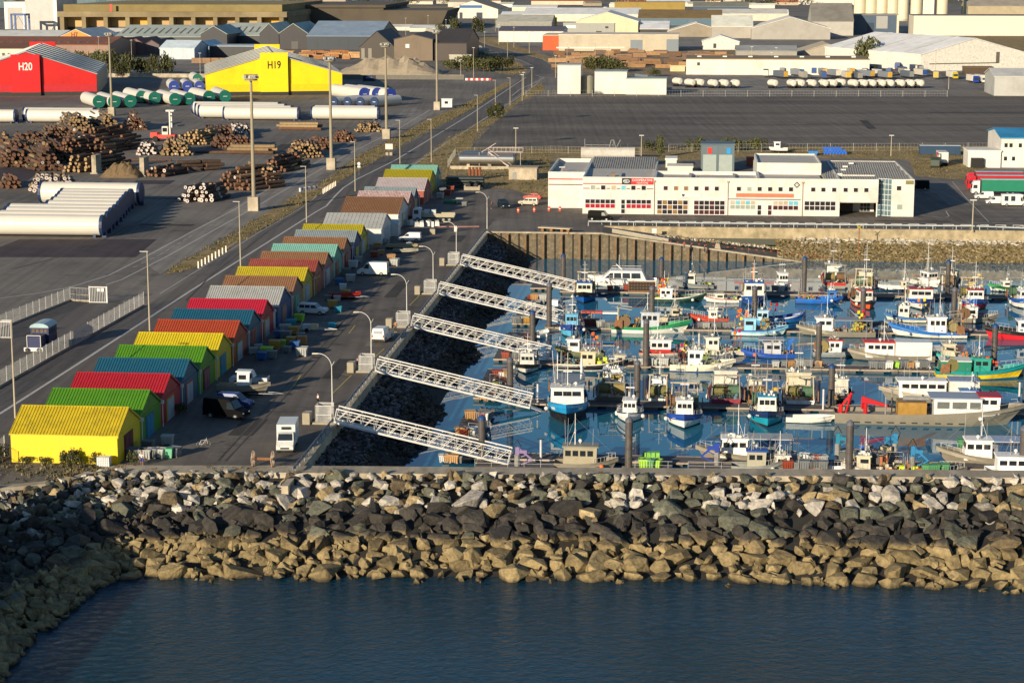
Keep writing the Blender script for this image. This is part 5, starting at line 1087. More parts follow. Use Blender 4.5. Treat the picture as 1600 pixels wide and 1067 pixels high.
# second row fronts
BB('big bow-on trawler in sky blue with a black bottom and long grey shelter deck', 887,668,-88,16,5.4,'14141a','1e90c8',2.2,3.2,stripe='1e90c8',cap='2ca0d8',cab=(.10,2.6,4.6),cabh=2.5,cabc='ecebe4',roofc='d8d8d4',mast=4.6,gear='trawl',band=M_wl,extra=multi(canopy(-.4,.02,2.6,'8a9298',True,'6a8aa0',.2),lambda t,L_,B,dz_,F0: (lambda m: (m.cyl((-2,-1.5,dz_(0)+2.8),(-2,-1.5,dz_(0)+6.5),.07), m.cyl((-2,1.8,dz_(0)+2.8),(-3.2,1.8,dz_(0)+5.5),.18), m.bar((1,-1.8,dz_(0)+3),(-1,-2.2,dz_(0)+7),.05), m.build('derrick', M_wh, t)))(MB())),full=.62)
BB('small bow-on white launch with navy rubbing strake and white cuddy', 984,664,-92,8,3.6,'e8e8e2','e8e8e2',1.1,1.7,stripe='1c2440',cap='e8e8e2',cab=(-.02,2.2,2.0),cabh=2.1,cabc='eceae4',mast=3.6,gear='rail',full=.5)
BB('bow-on boat with royal blue topside above a white bottom, dark gear aft', 1069,673,-90,10,4.7,'e8e8e2','1c48a0',1.4,2.3,stripe='1c48a0',cap='e8e8e2',cab=(-.02,2.2,2.4),cabh=2.3,cabc='f0f0ea',mast=4.6,gear='trawl',extra=clutter_top('5a5a52',16,3.0,-.22))
BB('bow-on boat in navy over turquoise with orange buoy and blue roofed wheelhouse', 1197,670,-90,10,4.5,'189ab0','14305c',1.5,2.5,stripe='14305c',cap='c8d8dc',cab=(.04,2.2,2.6),cabh=2.6,cabc='e8e6de',roofc='2490b8',mast=4.8,gear='trawl',extra=clutter_top('c8a040',10,3.0,-.18))
BB('plain white open dinghy with a dark outboard by the red crane', 1266,662,0,6.6,2.2,'dcd8cc','e4e0d4',.8,1.1,cab=None,gear='none',name='dinghy',mast=0,bulb=False)
def outb(t, L_, B, dz_, F0): 
    m = MB(); m.cb((-L_/2-.2,0,.7),(.5,.5,.9)); m.build('outboard', M_wl, t)
def longboat(t, L_, B, dz_, F0):
    z = dz_(0); m = MB(); m.box(.3, 6.6, -2.0, 2.0, z, z+2.6); wh = m.build('deckhouse', M_wh, t)
    for a, b in ((.7,2.3),(2.7,4.6),(5.0,6.4)):
        for s in (-1,1): g = MB(); g.box(a, b, min(s*2.0,s*2.05), max(s*2.0,s*2.05), z+1.3, z+2.2); g.build('window', mt('tinted pane',(.14,.15,.14),.2), wh)
    m = MB(); m.box(-.2, 6.7, -2.15, 2.15, z+2.6, z+2.75); m.build('deckhouse_roof', C('9aa4b4'), t)
    m = MB(); m.cyl((-1.6,0,z),(-1.6,0,z+2.2),.1); m.box(-4.4,-.6,-1.5,1.5,z,z+1.9); m.build('hopper', C('a07a34', var=.3, s=1), t)
    m = MB(); m.cyl((-6,-1,z),(-6,-1,z+2.6),.12); m.cyl((-5,1,z),(-5,1,z+3.2),.12); m.cyl((-3.8,-1.4,z+2.5),(-.4,-1.4,z+2.5),.3); m.build('machinery', M_gear, t)
    m = MB(); a = Vector((-8.6,0,z)); m.cyl(a, a+Vector((0,0,1.4)), .3); m.bar(a+Vector((-.4,0,.6)), a+Vector((-.4,0,2.2)), .26); m.prism([(a.x-.5,a.z+1.5),(a.x+3.2,a.z+.9),(a.x+3.2,a.z+1.2),(a.x-.5,a.z+2.4)],'y',-.18,.18); m.build('crane_arm', C('b81420'), t)
    m = MB(); a = Vector((-11.9,0,z)); m.cyl(a, a+Vector((0,0,1.2)), .3); m.bar(a+Vector((0,0,.8)), a+Vector((1.4,0,2.8)), .26); m.bar(a+Vector((1.4,0,2.8)), a+Vector((.7,0,-.1)), .2); m.bar(a+Vector((-.4,0,.2)), a+Vector((.7,0,2.0)), .15); m.build('crane_arm', C('c8181c'), t)
    m = MB()
    for k in range(10): m.box(-10.4+k*1.55, -9.7+k*1.55, -B/2-.03, -B/2+.02, .35, .5)
    m.build('scupper', M_wl, t)
BB('very long bare metal mussel workboat with white deckhouse, maroon wheelhouse roof and red cranes', 1452,666,0,25.5,4.8,M_metalhull,M_metalhull,1.5,2.9,stripe=M_metalhull,cap='b8ac90',cab=(.30,2.6,3.4),cabh=2.3,cabc='eceae4',roofc='a81828',mast=0,gear='rail',extra=longboat,band=M_metalhull,full=.75)
BB('white and grey workboat with thin orange line and raked white mast', 1456,634,180,15,4.2,M_metalhull,M_metalhull,1.4,2.3,stripe='b8b2a2',cap='d8602c',cab=(.1,6.5,3.0),cabh=2.3,cabc='ece8e0',mast=4.2,gear='rail',extra=canopy(-.42,-.14,2.5,'8c9cb8',True,'dcd8cc',.1))
BB('small white cuddy with blue canopy roof tucked against the white grey workboat', 1513,640,180,6,2.6,'d8d8d2','d8d8d2',.9,1.5,cab=(0,2.2,2.0),cabh=2.2,cabc='f0eee8',roofc='1c6ab0',mast=2.6,gear='rail')
# first row, close to breakwater
BB('grey metal launch with a boxy cabin and lattice mast close to the breakwater', 916,738,0,7.8,2.9,M_metalhull,M_metalhull,1.0,1.7,cap='a8a494',cab=(-.1,4.0,2.3),cabh=2.6,cabc='a09880',roofc='8a8676',mast=4.0,gear='rail')
BB('aluminium workboat with white rounded wheelhouse and long pale awning', 1165,726,180,12.5,3.8,M_metalhull,M_metalhull,1.1,2.0,cap='b0a890',cab=(.12,3.4,2.8),cabh=2.3,cabc='f0ece4',mast=4.2,gear='pots',visor=1,extra=canopy(-.46,-.02,2.5,'a4a8a8'))
BB('little grey steel boat with a blue trimmed cabin roof beside the crown wall', 1185,742,0,6.6,2.6,'8a8e88','8c908c',1.0,1.9,cap='70746c',cab=(-.05,2.2,2.0),cabh=2.3,cabc='a8a490',roofc='2c58a0',mast=2.4,gear='rail')
BB('aluminium boat with white three-window wheelhouse, grey awning and upswept bow', 1545,732,180,13,3.9,M_metalhull,M_metalhull,1.2,2.3,cap='b0a890',cab=(.12,3.4,2.8),cabh=2.4,cabc='f2eee6',mast=4.4,gear='rail',visor=1,extra=canopy(-.46,-.02,2.5,'9aa8c0'))
BB('white cabin boat moored close under the crown at the harbour edge', 1592,750,0,8,3.2,'e8e6e0','ecebe6',1.0,1.6,cab=(-.05,4.8,2.7),cabh=2.2,cabc='f4f2ec',mast=4.2,gear='rail')
BB('low white open boat strewn with gear beneath the piled bins', 1288,744,0,7.2,2.6,'d8d8d4','e4e4e0',.6,.9,cab=None,gear='pots')
# moored along spine pontoon
BB('white dinghy with clear canopy beside the dark spine pontoon', 868,486,75,6,2.3,'d8d8d4','e4e4e0',.7,1.1,cab=(0,1.4,1.5),cabh=1.3,mast=0,gear='none',name='dinghy')
BB('small pale dinghy behind the capped pile below the light blue boat', 846,530,70,5,2.1,'d8d8d4','e4e4e0',.6,.9,cab=None,gear='none',name='dinghy',mast=0,extra=outb)

# further craft filling the berths
for (lb, x, y, hd, L_, B_, lo, up, kw) in [
 ('small grey crabber berthed behind the green flagged boat', 1085, 452, 175, 7.5, 2.6, '8a8a84', '6c7478', dict(cab=(.1,1.8,1.8), mast=4.5, gear='pots')),
 ('weathered white netter with tan gear behind the orange bottomed boat', 1352, 455, 80, 9.5, 4.0, 'd8d4c8', 'd0ccc0', dict(cab=(.15,2.4,2.8), mast=5.5, gear='trawl')),
 ('low green and white launch on the farthest pontoon past the red bottomed boat', 1572, 457, 185, 7, 2.4, 'd8dcd0', '2c8a4c', dict(cab=(.0,1.6,1.6), cabh=1.6, mast=3, gear='rail')),
 ('dark netter with yellow buoys lying behind the white hulled Breton style boat'.replace('Breton style ','blue trimmed '), 1485, 453, 70, 8.5, 3.4, '24282c', '2c3034', dict(cab=(.1,2,2.4), mast=5, gear='trawl', flags=3)),
 ('small rust red boat on the fourth pontoon next to the tub row', 1108, 506, 178, 6.8, 2.4, '9a3424', 'b4442c', dict(cab=(-.1,1.5,1.6), cabh=1.8, mast=3, gear='pots')),
 ('beige half cabin boat behind the long green trawler', 1050, 505, 4, 7.2, 2.6, 'c8bc9c', 'd0c4a8', dict(cab=(.1,1.8,1.8), cabh=1.9, mast=3.6, gear='pots')),
 ('cream and blue crabber behind the wooden blue trawler', 1418, 505, 176, 8.2, 3.0, 'd8d0b8', '3c6ca0', dict(cab=(.1,2,2.1), mast=4.6, gear='pots', flags=3)),
 ('grey tin boat with a cage on the fourth pontoon near the black trawler', 1527, 506, 3, 7.4, 2.8, M_metalhull, M_metalhull, dict(cab=(-.15,1.8,1.9), mast=3.4, gear='trawl')),
 ('small olive netter behind the black netter on the third pontoon', 905, 560, 176, 8, 2.9, '5c6448', '6c7450', dict(cab=(.1,1.9,2), mast=4.2, gear='pots', flags=2)),
 ('white and rust crab boat behind the cream crabber', 1122, 557, 184, 8, 2.9, 'dcd4c4', 'c8c0ac', dict(cab=(.12,2,2), mast=4.8, gear='pots', flags=4)),
 ('steel grey boat with red awning frame on the third pontoon', 1312, 560, 2, 8.6, 3.0, '7c8488', '8c9498', dict(cab=(-.1,2,2), roofc='b83424', mast=4, gear='trawl')),
 ('teal skiff with stacked gear behind the yellow banded trawler', 1490, 567, 178, 7.4, 2.8, '2c8c8c', '38a0a0', dict(cab=(.1,1.8,1.9), mast=3.8, gear='pots')),
 ('white skiff with green nets on the second pontoon beyond the navy launch', 1030, 632, 88, 8, 3.2, 'd4d4cc', 'd8d8d0', dict(cab=(.1,2,2.2), mast=4, gear='trawl')),
 ('brown and cream netter stern-to beside the turquoise bottomed boat', 1180, 634, 92, 8.5, 3.4, '5c4434', '8a6c50', dict(cab=(.15,2.2,2.4), mast=4.6, gear='trawl')),
 ('black workboat moored stern-to near the red crane dinghy', 1312, 634, 85, 8.5, 3.4, '1c1c20', '24262a', dict(cab=(.15,2.2,2.4), cabc='c8c4b8', mast=4.6, gear='pots')),
 ('grey barge-like mussel boat by the service post on the first pontoon', 1245, 741, 2, 7.5, 3.0, '8c8c86', '98968c', dict(cab=(-.25,1.6,1.9), cabh=1.9, mast=3, gear='pots', F0=.7, F1=1.2)),
 ('dull white gear strewn boat beneath the azure cranes', 1372, 744, 178, 9, 3.2, 'c4c0b4', 'b8b4a8', dict(cab=(.2,1.6,2), cabh=1.9, mast=3.4, gear='pots', F0=.7, F1=1.2)),
 ('dark skiff with tan boards next to green tubs and the pile', 1458, 746, 0, 8, 3.0, '4c4c48', '6a665c', dict(cab=None, mast=0, gear='pots', F0=.7, F1=1.1)),
 ('blue grey dinghy full of nets on the spine pontoon', 752, 690, 75, 6, 2.2, '4c6474', '5c7484', dict(cab=None, mast=0, gear='pots', F0=.6, F1=.9)),
 ('rust brown dinghy against the spine pontoon near the capped pile', 780, 610, 80, 5.5, 2.1, '8c4c34', '9c5c40', dict(cab=None, mast=0, gear='pots', F0=.6, F1=.9))]:
    BB(lb, x, y, hd, L_, B_, lo, up, **kw)
# ---------- vehicles ----------
M_tyre = mt('tyre', (.015,.015,.015), .8); M_rim = mt('wheel rim', (.35,.35,.36), .4, .5); M_vg = mt('vehicle glass', (.02,.03,.04), .08, spec=.7); M_hl = mt('headlight', (.6,.6,.55), .2); M_tl = mt('tail light', (.4,.01,.01), .3)
def wheels(t, xs, w, r=.34):
    for x in xs:
        for s in (-1, 1):
            m = MB(); m.cyl((x, s*(w-.22), r), (x, s*(w+.01), r), r, n=14); wh = m.build('tyre', M_tyre, t)
            m = MB(); m.cyl((x, s*(w+.011), r), (x, s*(w+.03), r), r*.58, n=10); m.build('rim', M_rim, wh)
def vehicle(name, label, cat, x, y, hd, kind, col, group=None):
    p = at(x, y, 0); t = T(name, label, cat, (p.x, p.y, 0), GRID+R(hd), group); bm = (mt('dark paint '+col, hx(col), .55, var=.05, spec=.06) if sum(hx(col)) < .25 else C(col, rough=.35, var=.06, dirt='77705f', ds=1.2, dm=.25)) if isinstance(col, str) else col
    def B(name_, mat, fn, par=None): m = MB(); fn(m); return m.build(name_, mat, par or t)
    if kind in ('van', 'smallvan', 'car', 'suv', 'pickup', 'camper'):
        L_, H_, w_, belt, pf, up = {
          'van': (5.6, 2.45, .99, 1.25, [(2.8,.35),(2.8,.85),(2.55,1.05),(1.75,1.25),(-2.8,1.25),(-2.8,.35)], [(1.78,1.25),(1.0,2.35),(.6,2.45),(-2.72,2.45),(-2.8,1.25)]),
          'smallvan': (4.5, 1.85, .9, 1.05, [(2.25,.3),(2.25,.75),(2.05,.9),(1.2,1.05),(-2.25,1.05),(-2.25,.3)], [(1.25,1.05),(.5,1.75),(.2,1.85),(-2.15,1.85),(-2.25,1.05)]),
          'car': (4.3, 1.48, .88, .95, [(2.15,.28),(2.15,.7),(1.95,.85),(1.0,.95),(-2.05,.95),(-2.15,.6),(-2.15,.28)], [(1.05,.95),(.3,1.45),(-1.3,1.48),(-2.0,.95)]),
          'suv': (4.7, 1.85, .93, 1.1, [(2.35,.4),(2.35,.95),(2.1,1.08),(1.1,1.1),(-2.3,1.1),(-2.35,.4)], [(1.15,1.1),(.5,1.78),(-2.1,1.85),(-2.3,1.1)]),
          'pickup': (5.2, 1.8, .92, 1.05, [(2.6,.4),(2.6,.9),(2.4,1.03),(1.3,1.05),(-2.6,1.05),(-2.6,.4)], [(1.35,1.05),(.7,1.75),(-.5,1.8),(-.75,1.05)]),
          'camper': (6.2, 2.8, 1.08, 1.2, [(3.1,.35),(3.1,.9),(2.7,1.15),(2.0,1.2),(-3.1,1.2),(-3.1,.35)], [(2.05,1.2),(1.5,2.0),(1.9,2.7),(1.2,2.85),(-3.05,2.8),(-3.1,1.2)])}[kind]
        wf = lambda z: w_ if z <= belt else w_-.16*(z-belt)/(H_-belt)
        B('body', bm, lambda m: (m.prof(pf, wf), m.prof(up, wf)))
        fx = [q for q in up][:2]; (xa, za), (xb, zb) = fx
        n = Vector((zb-za, 0, xa-xb)).normalized()*.02
        a = Vector((xa, 0, za))+n; b = Vector((xb, 0, zb))+n; a2 = a.lerp(b, .1); b2 = a.lerp(b, .92)
        B('windscreen', M_vg, lambda m: m.quad((a2.x,-wf(a2.z)+.08,a2.z),(a2.x,wf(a2.z)-.08,a2.z),(b2.x,wf(b2.z)-.08,b2.z),(b2.x,-wf(b2.z)+.08,b2.z)))
        z0, z1 = belt+.06, H_-.22*(H_-belt)-.05
        def xat(z): return xa+(xb-xa)*(z-za)/(zb-za)
        spans = {'van': [(.55,1.6)], 'smallvan': [(.1,1.15)], 'car': [(-.4,.9),(-1.6,-.5)], 'suv': [(-.1,1.0),(-1.05,-.2),(-2.0,-1.15)], 'pickup': [(.3,1.2),(-.5,.2)], 'camper': [(1.2,1.9),(-1.0,0),(-2.5,-1.6)]}[kind]
        for (x0, x1) in spans:
            for s in (-1, 1):
                xe = min(x1, xat(z1)-.05)
                m = MB(); m.quad((x0,s*(wf(z0)+.012),z0),(min(x1,xat(z0)-.05),s*(wf(z0)+.012),z0),(xe,s*(wf(z1)+.012),z1),(x0,s*(wf(z1)+.012),z1)); m.build('side_window', M_vg, t)
        for s in (-1, 1):
            m = MB(); m.cb((L_/2+.005, s*(w_-.22), .74 if kind != 'van' else .85), (.03,.3,.18)); m.build('headlight', M_hl, t)
            m = MB(); m.cb((-L_/2-.005, s*(w_-.1), .9), (.03,.14,.35)); m.build('tail_light', M_tl, t)
        B('bumper', M_tyre, lambda m: (m.cb((L_/2+.02,0,.42),(.1,w_*1.9,.2)), m.cb((-L_/2-.02,0,.42),(.1,w_*1.9,.2))))
        if kind in ('van','smallvan','suv','car'): B('rear_window', M_vg if kind in ('car','suv') else C('9a9a9a'), lambda m: m.cb((-L_/2-.0, 0, (belt+H_)/2-.08), (.05, w_*1.3, (H_-belt)*.45)))
        wheels(t, (L_*.31, -L_*.31), w_, .36 if kind != 'car' else .32)
        if kind == 'pickup': B('load_bed', M_wl, lambda m: m.box(-2.5,-.85,-.8,.8,1.055,1.07))
    elif kind == 'boxtruck':
        B('cab', bm, lambda m: m.prof([(3.1,.5),(3.1,1.0),(2.5,1.4),(1.9,2.2),(1.3,2.3),(1.3,.5)], lambda z: .98-.08*max(0, z-1.4)))
        B('windscreen', M_vg, lambda m: m.quad((2.47,-.85,1.5),(2.47,.85,1.5),(1.95,.8,2.18),(1.95,-.8,2.18)))
        for s in (-1,1): B('side_window', M_vg, lambda m: m.quad((1.45,s*.99,1.45),(2.35,s*.99,1.45),(1.9,s*.93,2.1),(1.45,s*.93,2.1)))
        B('cargo_box', bm, lambda m: m.box(-3.0,1.25,-1.08,1.08,.75,3.1)); B('cooling_unit', M_dark, lambda m: m.box(1.26,1.5,-.5,.5,2.55,2.85))
        B('grille', M_dark, lambda m: (m.cb((3.11,0,.72),(.04,1.0,.2)), m.cb((3.12,0,.45),(.08,1.9,.2))))
        for s in (-1,1): B('headlight', M_hl, lambda m: m.cb((3.08,s*.75,.95),(.1,.34,.2)))
        B('chassis', M_wl, lambda m: m.box(-2.9,2.5,-.5,.5,.45,.74)); wheels(t, (2.2,-1.7), .98, .38)
    elif kind in ('flatbed', 'semi'):
        c2 = bm
        B('cab', c2, lambda m: m.prof([(4.6,.6),(4.6,1.5),(4.45,2.8),(4.0,3.0 if kind == 'flatbed' else 3.5),(2.7,3.0 if kind == 'flatbed' else 3.6),(2.7,.6)], lambda z: 1.2-.04*max(0,z-1.5)))
        B('windscreen', M_vg, lambda m: m.quad((4.62,-1.05,1.65),(4.62,1.05,1.65),(4.5,1.0,2.7),(4.5,-1.0,2.7)))
        for s in (-1,1): B('side_window', M_vg, lambda m: m.quad((3.3,s*1.21,1.75),(4.3,s*1.21,1.75),(4.25,s*1.16,2.6),(3.3,s*1.16,2.6)))
        B('chassis', M_wl, lambda m: m.box(-7 if kind == 'semi' else -4.5,4.2,-.55,.55,.7,1.0))
        if kind == 'flatbed':
            B('load_bed', C('a8a088'), lambda m: (m.box(-4.6,2.3,-1.22,1.22,1.05,1.2), m.box(-4.6,2.3,-1.25,-1.18,1.2,1.85), m.box(-4.6,2.3,1.18,1.25,1.2,1.85), m.box(2.22,2.3,-1.18,1.18,1.2,2.2)))
            B('tank_load', C('b8c0c4'), lambda m: (m.box(.9,2.1,-.7,.6,1.22,2.6), m.box(-.5,.6,-.7,.6,1.22,2.6)))
            wheels(t, (3.5,-2.2,-3.5), 1.2, .5)
        else:
            wheels(t, (3.6,-4.0,-5.3), 1.2, .5)
    return t
vehicle('van', 'black minibus-like panel van parked in the sheds yard', 'van', 354, 652, -15, 'van', '0c0c10')
vehicle('pickup_truck', 'deep blue pickup half hidden behind the black van', 'pickup', 368, 636, -12, 'smallvan', '0e3c86')
vehicle('box_truck', 'white refrigerated box truck facing the breakwater by the guard rail', 'truck', 449, 700, -84, 'boxtruck', 'd8dad6')
vehicle('pickup_truck', 'pale grey double cab pickup behind the aluminium boat on trailer', 'pickup', 390, 600, 180, 'pickup', 'c4ccd0')
vehicle('suv', 'white off-roader parked by the brown roofed sheds', 'car', 489, 491, -8, 'suv', 'd0d4d2')
vehicle('van', 'large white panel van turned toward the sheds', 'van', 583, 430, 176, 'van', 'd2d4d0')
vehicle('van', 'white van seen from behind beside the guard rail', 'van', 598, 532, 82, 'smallvan', 'd6d4d0').scale = (1.1, 1.08, 1.2)
vehicle('van', 'small white delivery van near the quay barrier', 'van', 641, 377, 177, 'smallvan', 'dadad6')
vehicle('flatbed_truck', 'flatbed lorry with tan dropsides, white cab and tanks loaded', 'truck', 678, 346, 182, 'flatbed', 'c8d4da')
vehicle('van', 'black van parked in front of the cooperative windows', 'van', 938, 344, -12, 'van', '08080a').scale = (.95, 1, .85)
vehicle('car', 'orange red car parked behind the silver estate', 'car', 833, 312, 165, 'car', 'd03c18')
vehicle('car', 'silver beige estate car beside the orange cones', 'car', 826, 321, 172, 'suv', 'b8ac98')
vehicle('tractor', 'dark tractor-like utility car with mast in the quay car park', 'car', 787, 325, -70, 'suv', '1c2c3c')
vehicle('van', 'black van parked in the shade beyond the white building end', 'van', 1434, 297, 178, 'van', '14181c')
vehicle('van', 'white small van between green lorry and camper', 'van', 1537, 311, 178, 'smallvan', 'd4d6d6')
vehicle('van', 'white box-like van in the lorry park row nearest the camper', 'van', 1555, 319, 178, 'smallvan', 'dcdcda')
vehicle('camper_van', 'white camper van with open side door in the car park', 'camper', 1585, 322, 0, 'camper', 'e0dfd8')
def semi(label, x, y, cab, box_, roof):
    t = vehicle('lorry', label, 'lorry', x, y, 180, 'semi', cab)
    m = MB(); m.box(-9.5, 2.3, -1.27, 1.27, 1.05, 3.9); m.build('trailer_curtain', C(box_), t); m = MB(); m.box(-9.55,2.35,-1.3,1.3,3.9,4.0); m.build('trailer_roof', C(roof), t)
semi('articulated lorry with bright green curtain side and white cab', 1547, 305, 'dcdcd8', '14785c', 'b8c4c0')
semi('red articulated lorry with pale roof parked behind the green one', 1540, 298, 'c81824', 'a81824', 'a8b0b8')
semi('crimson cabbed lorry, second behind the green curtain sider', 1537, 292, 'd01c2c', '8c2030', '9aa8b8')
simple('old_lorry', 'old dark green lorry with red crane parked in the rough grass', 'lorry', at(1462,262,0), [('cab', C('24382c'), lambda m: m.prof([(-1.6,.6),(-1.6,2.2),(-1.0,2.9),(.6,2.9),(.6,.6)], lambda z: 1.2)), ('bed', C('3c3c38'), lambda m: m.box(.7,6,-1.2,1.2,.8,1.3)), ('crane', C('a03428'), lambda m: (m.bar((1,0,1.3),(1.4,0,4.2),.25), m.bar((1.4,0,4.2),(4.5,0,3.2),.2))), ('wheel', M_tyre, lambda m: [m.cyl((x,-1.25,.5),(x,1.25,.5),.5,n=10) for x in (-.9,4.6)])], rz=GRID+R(75))
simple('box_trailer', 'white box trailer standing in the rough grass', 'trailer', at(1474,260,0), [('box', C('d8d4cc'), lambda m: m.box(-1.3,1.3,0,7,1.0,3.9)), ('wheel', M_tyre, lambda m: [m.cyl((-1.3,y,.5),(1.3,y,.5),.5,n=10) for y in (1.2,5.5)])])
# ---------- yard clutter by the sheds ----------
BINC = {'grey': '6e7274', 'pale': 'a8aaa6', 'green': '4e8a5c', 'white': 'cfd2d0', 'rust': '8a3c28', 'tan': 'b08a5c', 'blue': '2c5c94', 'lime': '9ac83c', 'ochre': 'b08a3c', 'teal': '2a8aa0'}
_bin = {}
def bin_(x, y, col, lab, z=0.0, s=1.0, rz=None, grp=None):
    if col not in _bin:
        t = T('fish_bin', lab, 'bin', (0,0,0)); c = C(BINC[col], var=.2)
        m = MB(); m.hexa([(-.52,-.42,.12),(.52,-.42,.12),(.52,.42,.12),(-.52,.42,.12)], [(-.6,-.5,.95),(.6,-.5,.95),(.6,.5,.95),(-.6,.5,.95)])
        for k in range(5): m.box(-.5+k*.25-.02,-.5+k*.25+.02,-.54,-.47,.15,.9)
        m.box(-.64,.64,-.54,-.46,.88,.98); m.box(-.64,.64,.46,.54,.88,.98); m.box(-.64,-.56,-.46,.46,.88,.98); m.box(.56,.64,-.46,.46,.88,.98)
        m.build('tub', c, t); m = MB(); m.box(-.5,-.3,-.4,.4,0,.12); m.box(.3,.5,-.4,.4,0,.12); m.build('foot', c, t)
        m = MB(); m.box(-.55,.55,-.45,.45,.9,.94); m.build('contents', M_net, t); _bin[col] = t; o = t
        o.location = at(x, y, z); o.rotation_euler = (0,0,GRID+(rnd.uniform(-.3,.3) if rz is None else rz)); o.scale = (s,)*3
        if grp: o['group'] = grp
        return o
    return cpy(_bin[col], at(x, y, z), GRID+(rnd.uniform(-.3,.3) if rz is None else rz), lab, grp, scale=s)
for k, (x, y, c, l) in enumerate([(208,714,'grey','grey plastic bin nearest the yellow shed door'),(217,716,'grey','grey plastic bin, second from the yellow shed door'),(227,716,'pale','pale plastic bin heaped with netting by the jogger'),(238,715,'grey','dark grey bin behind the pedestrian'),(250,715,'pale','light grey bin topped with yellow and white bags'),(273,713,'grey','brownish bin beside the green one'),(262,694,'pale','pale bin stacked above the others near the green shed'),(232,702,'grey','grey bin against the green shed wall')]): bin_(x, y, c, l, s=1.15)
simple('wheelie_bin', 'mint green wheeled bin between grey tubs', 'bin', at(265,716,0), [('body', C('6ab48a'), lambda m: m.hexa([(-.3,-.3,.1),(.3,-.3,.1),(.3,.3,.1),(-.3,.3,.1)],[(-.4,-.38,1.15),(.4,-.38,1.15),(.4,.38,1.15),(-.4,.38,1.15)])), ('lid', C('4e9a70'), lambda m: m.box(-.42,.42,-.4,.42,1.15,1.22))])
simple('water_tank', 'white caged cube tank at the corner of the first yellow shed', 'tank', at(163,729,0), [('tank', C('d8dada'), lambda m: m.box(-.7,.7,-.5,.5,.15,1.2)), ('cage', M_gear, lambda m: ([m.box(-.72+k*.205,-.70+k*.205,-.53,-.5,.12,1.22) for k in range(8)], [m.box(-.72,.72,-.53,-.505,.2+k*.19,.22+k*.19) for k in range(6)])), ('pallet', C('8a6a44'), lambda m: m.box(-.7,.7,-.5,.5,0,.12))])
simple('pallet', 'broken wooden pallet lying by the weeds at the breakwater kerb', 'pallet', at(197,728,0), [('board', C('9a7a5c'), lambda m: [m.box(-.9+k*.3,-.72+k*.3,-.5,.5,.1,.14) for k in range(6)]), ('bearer', C('9a7a5c'), lambda m: [m.box(-.9,.8,-.5+k*.45,-.42+k*.45,0,.1) for k in range(3)])])
CL = ['pale','grey','white','tan','rust','grey','pale','blue','lime','teal','ochre']
i = 0
for (x, y) in [(417,556),(410,562),(425,560),(404,548),(396,553),(472,556),(461,545),(456,538),(448,551),(440,541),(436,528),(446,520),(459,523),(470,530),(480,516),(455,512),(468,502),(447,530),(430,545),(520,481),(528,488),(512,470),(527,471),(540,463),(536,452),(530,445),(548,440),(541,430),(552,418),(560,410),(617,415),(611,408),(596,398),(590,388),(604,380),(585,402),(600,372),(657,340),(664,336),(700,305),(692,302),(705,299),(688,310),(640,345),(630,352),(726,322),(718,318),(598,352),(606,350)]:
    c = CL[rnd.randrange(len(CL))]; g_ = ['by the nearer sheds', 'by the middle sheds', 'by the farther sheds'][0 if y > 500 else 1 if y > 400 else 2]
    lb = f'{c} tub amid the clutter in the yard {g_}'; bin_(x, y, c, lb, s=rnd.choice([1,1.2,1.35]), grp=lb.replace('tub', 'tubs')); i += 1
simple('storage_box', 'tan wooden box standing alone in the yard corner', 'box', at(472,538,0), [('box', C('a8743c'), lambda m: m.box(-.7,.7,-.5,.5,0,1.3))])
simple('tub', 'bright turquoise tub by the trailer', 'tub', at(519,513,0), [('tub', C('189ab4'), lambda m: m.hexa([(-.4,-.4,0),(.4,-.4,0),(.4,.4,0),(-.4,.4,0)],[(-.55,-.5,.8),(.55,-.5,.8),(.55,.5,.8),(-.55,.5,.8)])), ('lid', C('1cb0c8'), lambda m: m.box(-.57,.57,-.52,.52,.8,.85))])

for k, (x, y) in enumerate([(641,352),(650,354),(659,354),(670,353),(683,353),(640,388),(586,374)]):
    t = simple('bulk_bag', 'white bulk bag slumped on the quay by the flatbed lorry' if k < 5 else ['white plastic wrapped bundle at the skiff stern','whitish bulk sack by the white workshop'][k-5], 'bag', at(x, y, 0), [('bag', C('d4d2cc'), lambda m: m.hexa([(-.6,-.5,0),(.6,-.5,0),(.6,.5,0),(-.6,.5,0)],[(-.5,-.45,.95),(.5,-.35,1.2),(.45,.45,1.15),(-.5,.4,1.0)])), ('strap', C('9a9a94'), lambda m: (m.path([(-.5,-.4,.95),(0,-.1,1.4),(.5,-.3,1.2)], .03)))], rz=rnd.random()*3, group='white bulk bags by the flatbed lorry' if k < 5 else None)
# boats ashore
def ashore(label, x, y, hd, L_, B, low, up, **k): return boat(label, x, y, hd, L_, B, low, up, mast=0, bulb=False, **k)
def ash(label, x, y, hd, L_, B, low, up, z=.9, trailer=True, cab=None, F=(.8,1.2), cabc=None, gear='none', name='skiff'):
    t = boat(label, x, y, hd, L_, B, low, up, F0=F[0], F1=F[1], cab=cab, mast=0, bulb=False, gear=gear, cabc=cabc, name=name)
    p = at(x, y, 0); t.location = (p.x, p.y, z)
    if trailer:
        m = MB()
        for s in (-.5,.5): m.box(-L_*.42, L_*.55, s-.05, s+.05, -z+.45, -z+.55)
        m.bar((L_*.55,-.5,-z+.5),(L_*.75,0,-z+.45),.06); m.bar((L_*.55,.5,-z+.5),(L_*.75,0,-z+.45),.06); m.build('trailer_frame', M_steel, t)
        wheels_ = MB(); [wheels_.cyl((-L_*.12,s*.95-.1,-z+.33),(-L_*.12,s*.95+.1,-z+.33),.33,n=10) for s in (-1,1)]; wheels_.build('trailer_wheel', M_tyre, t)
    return t
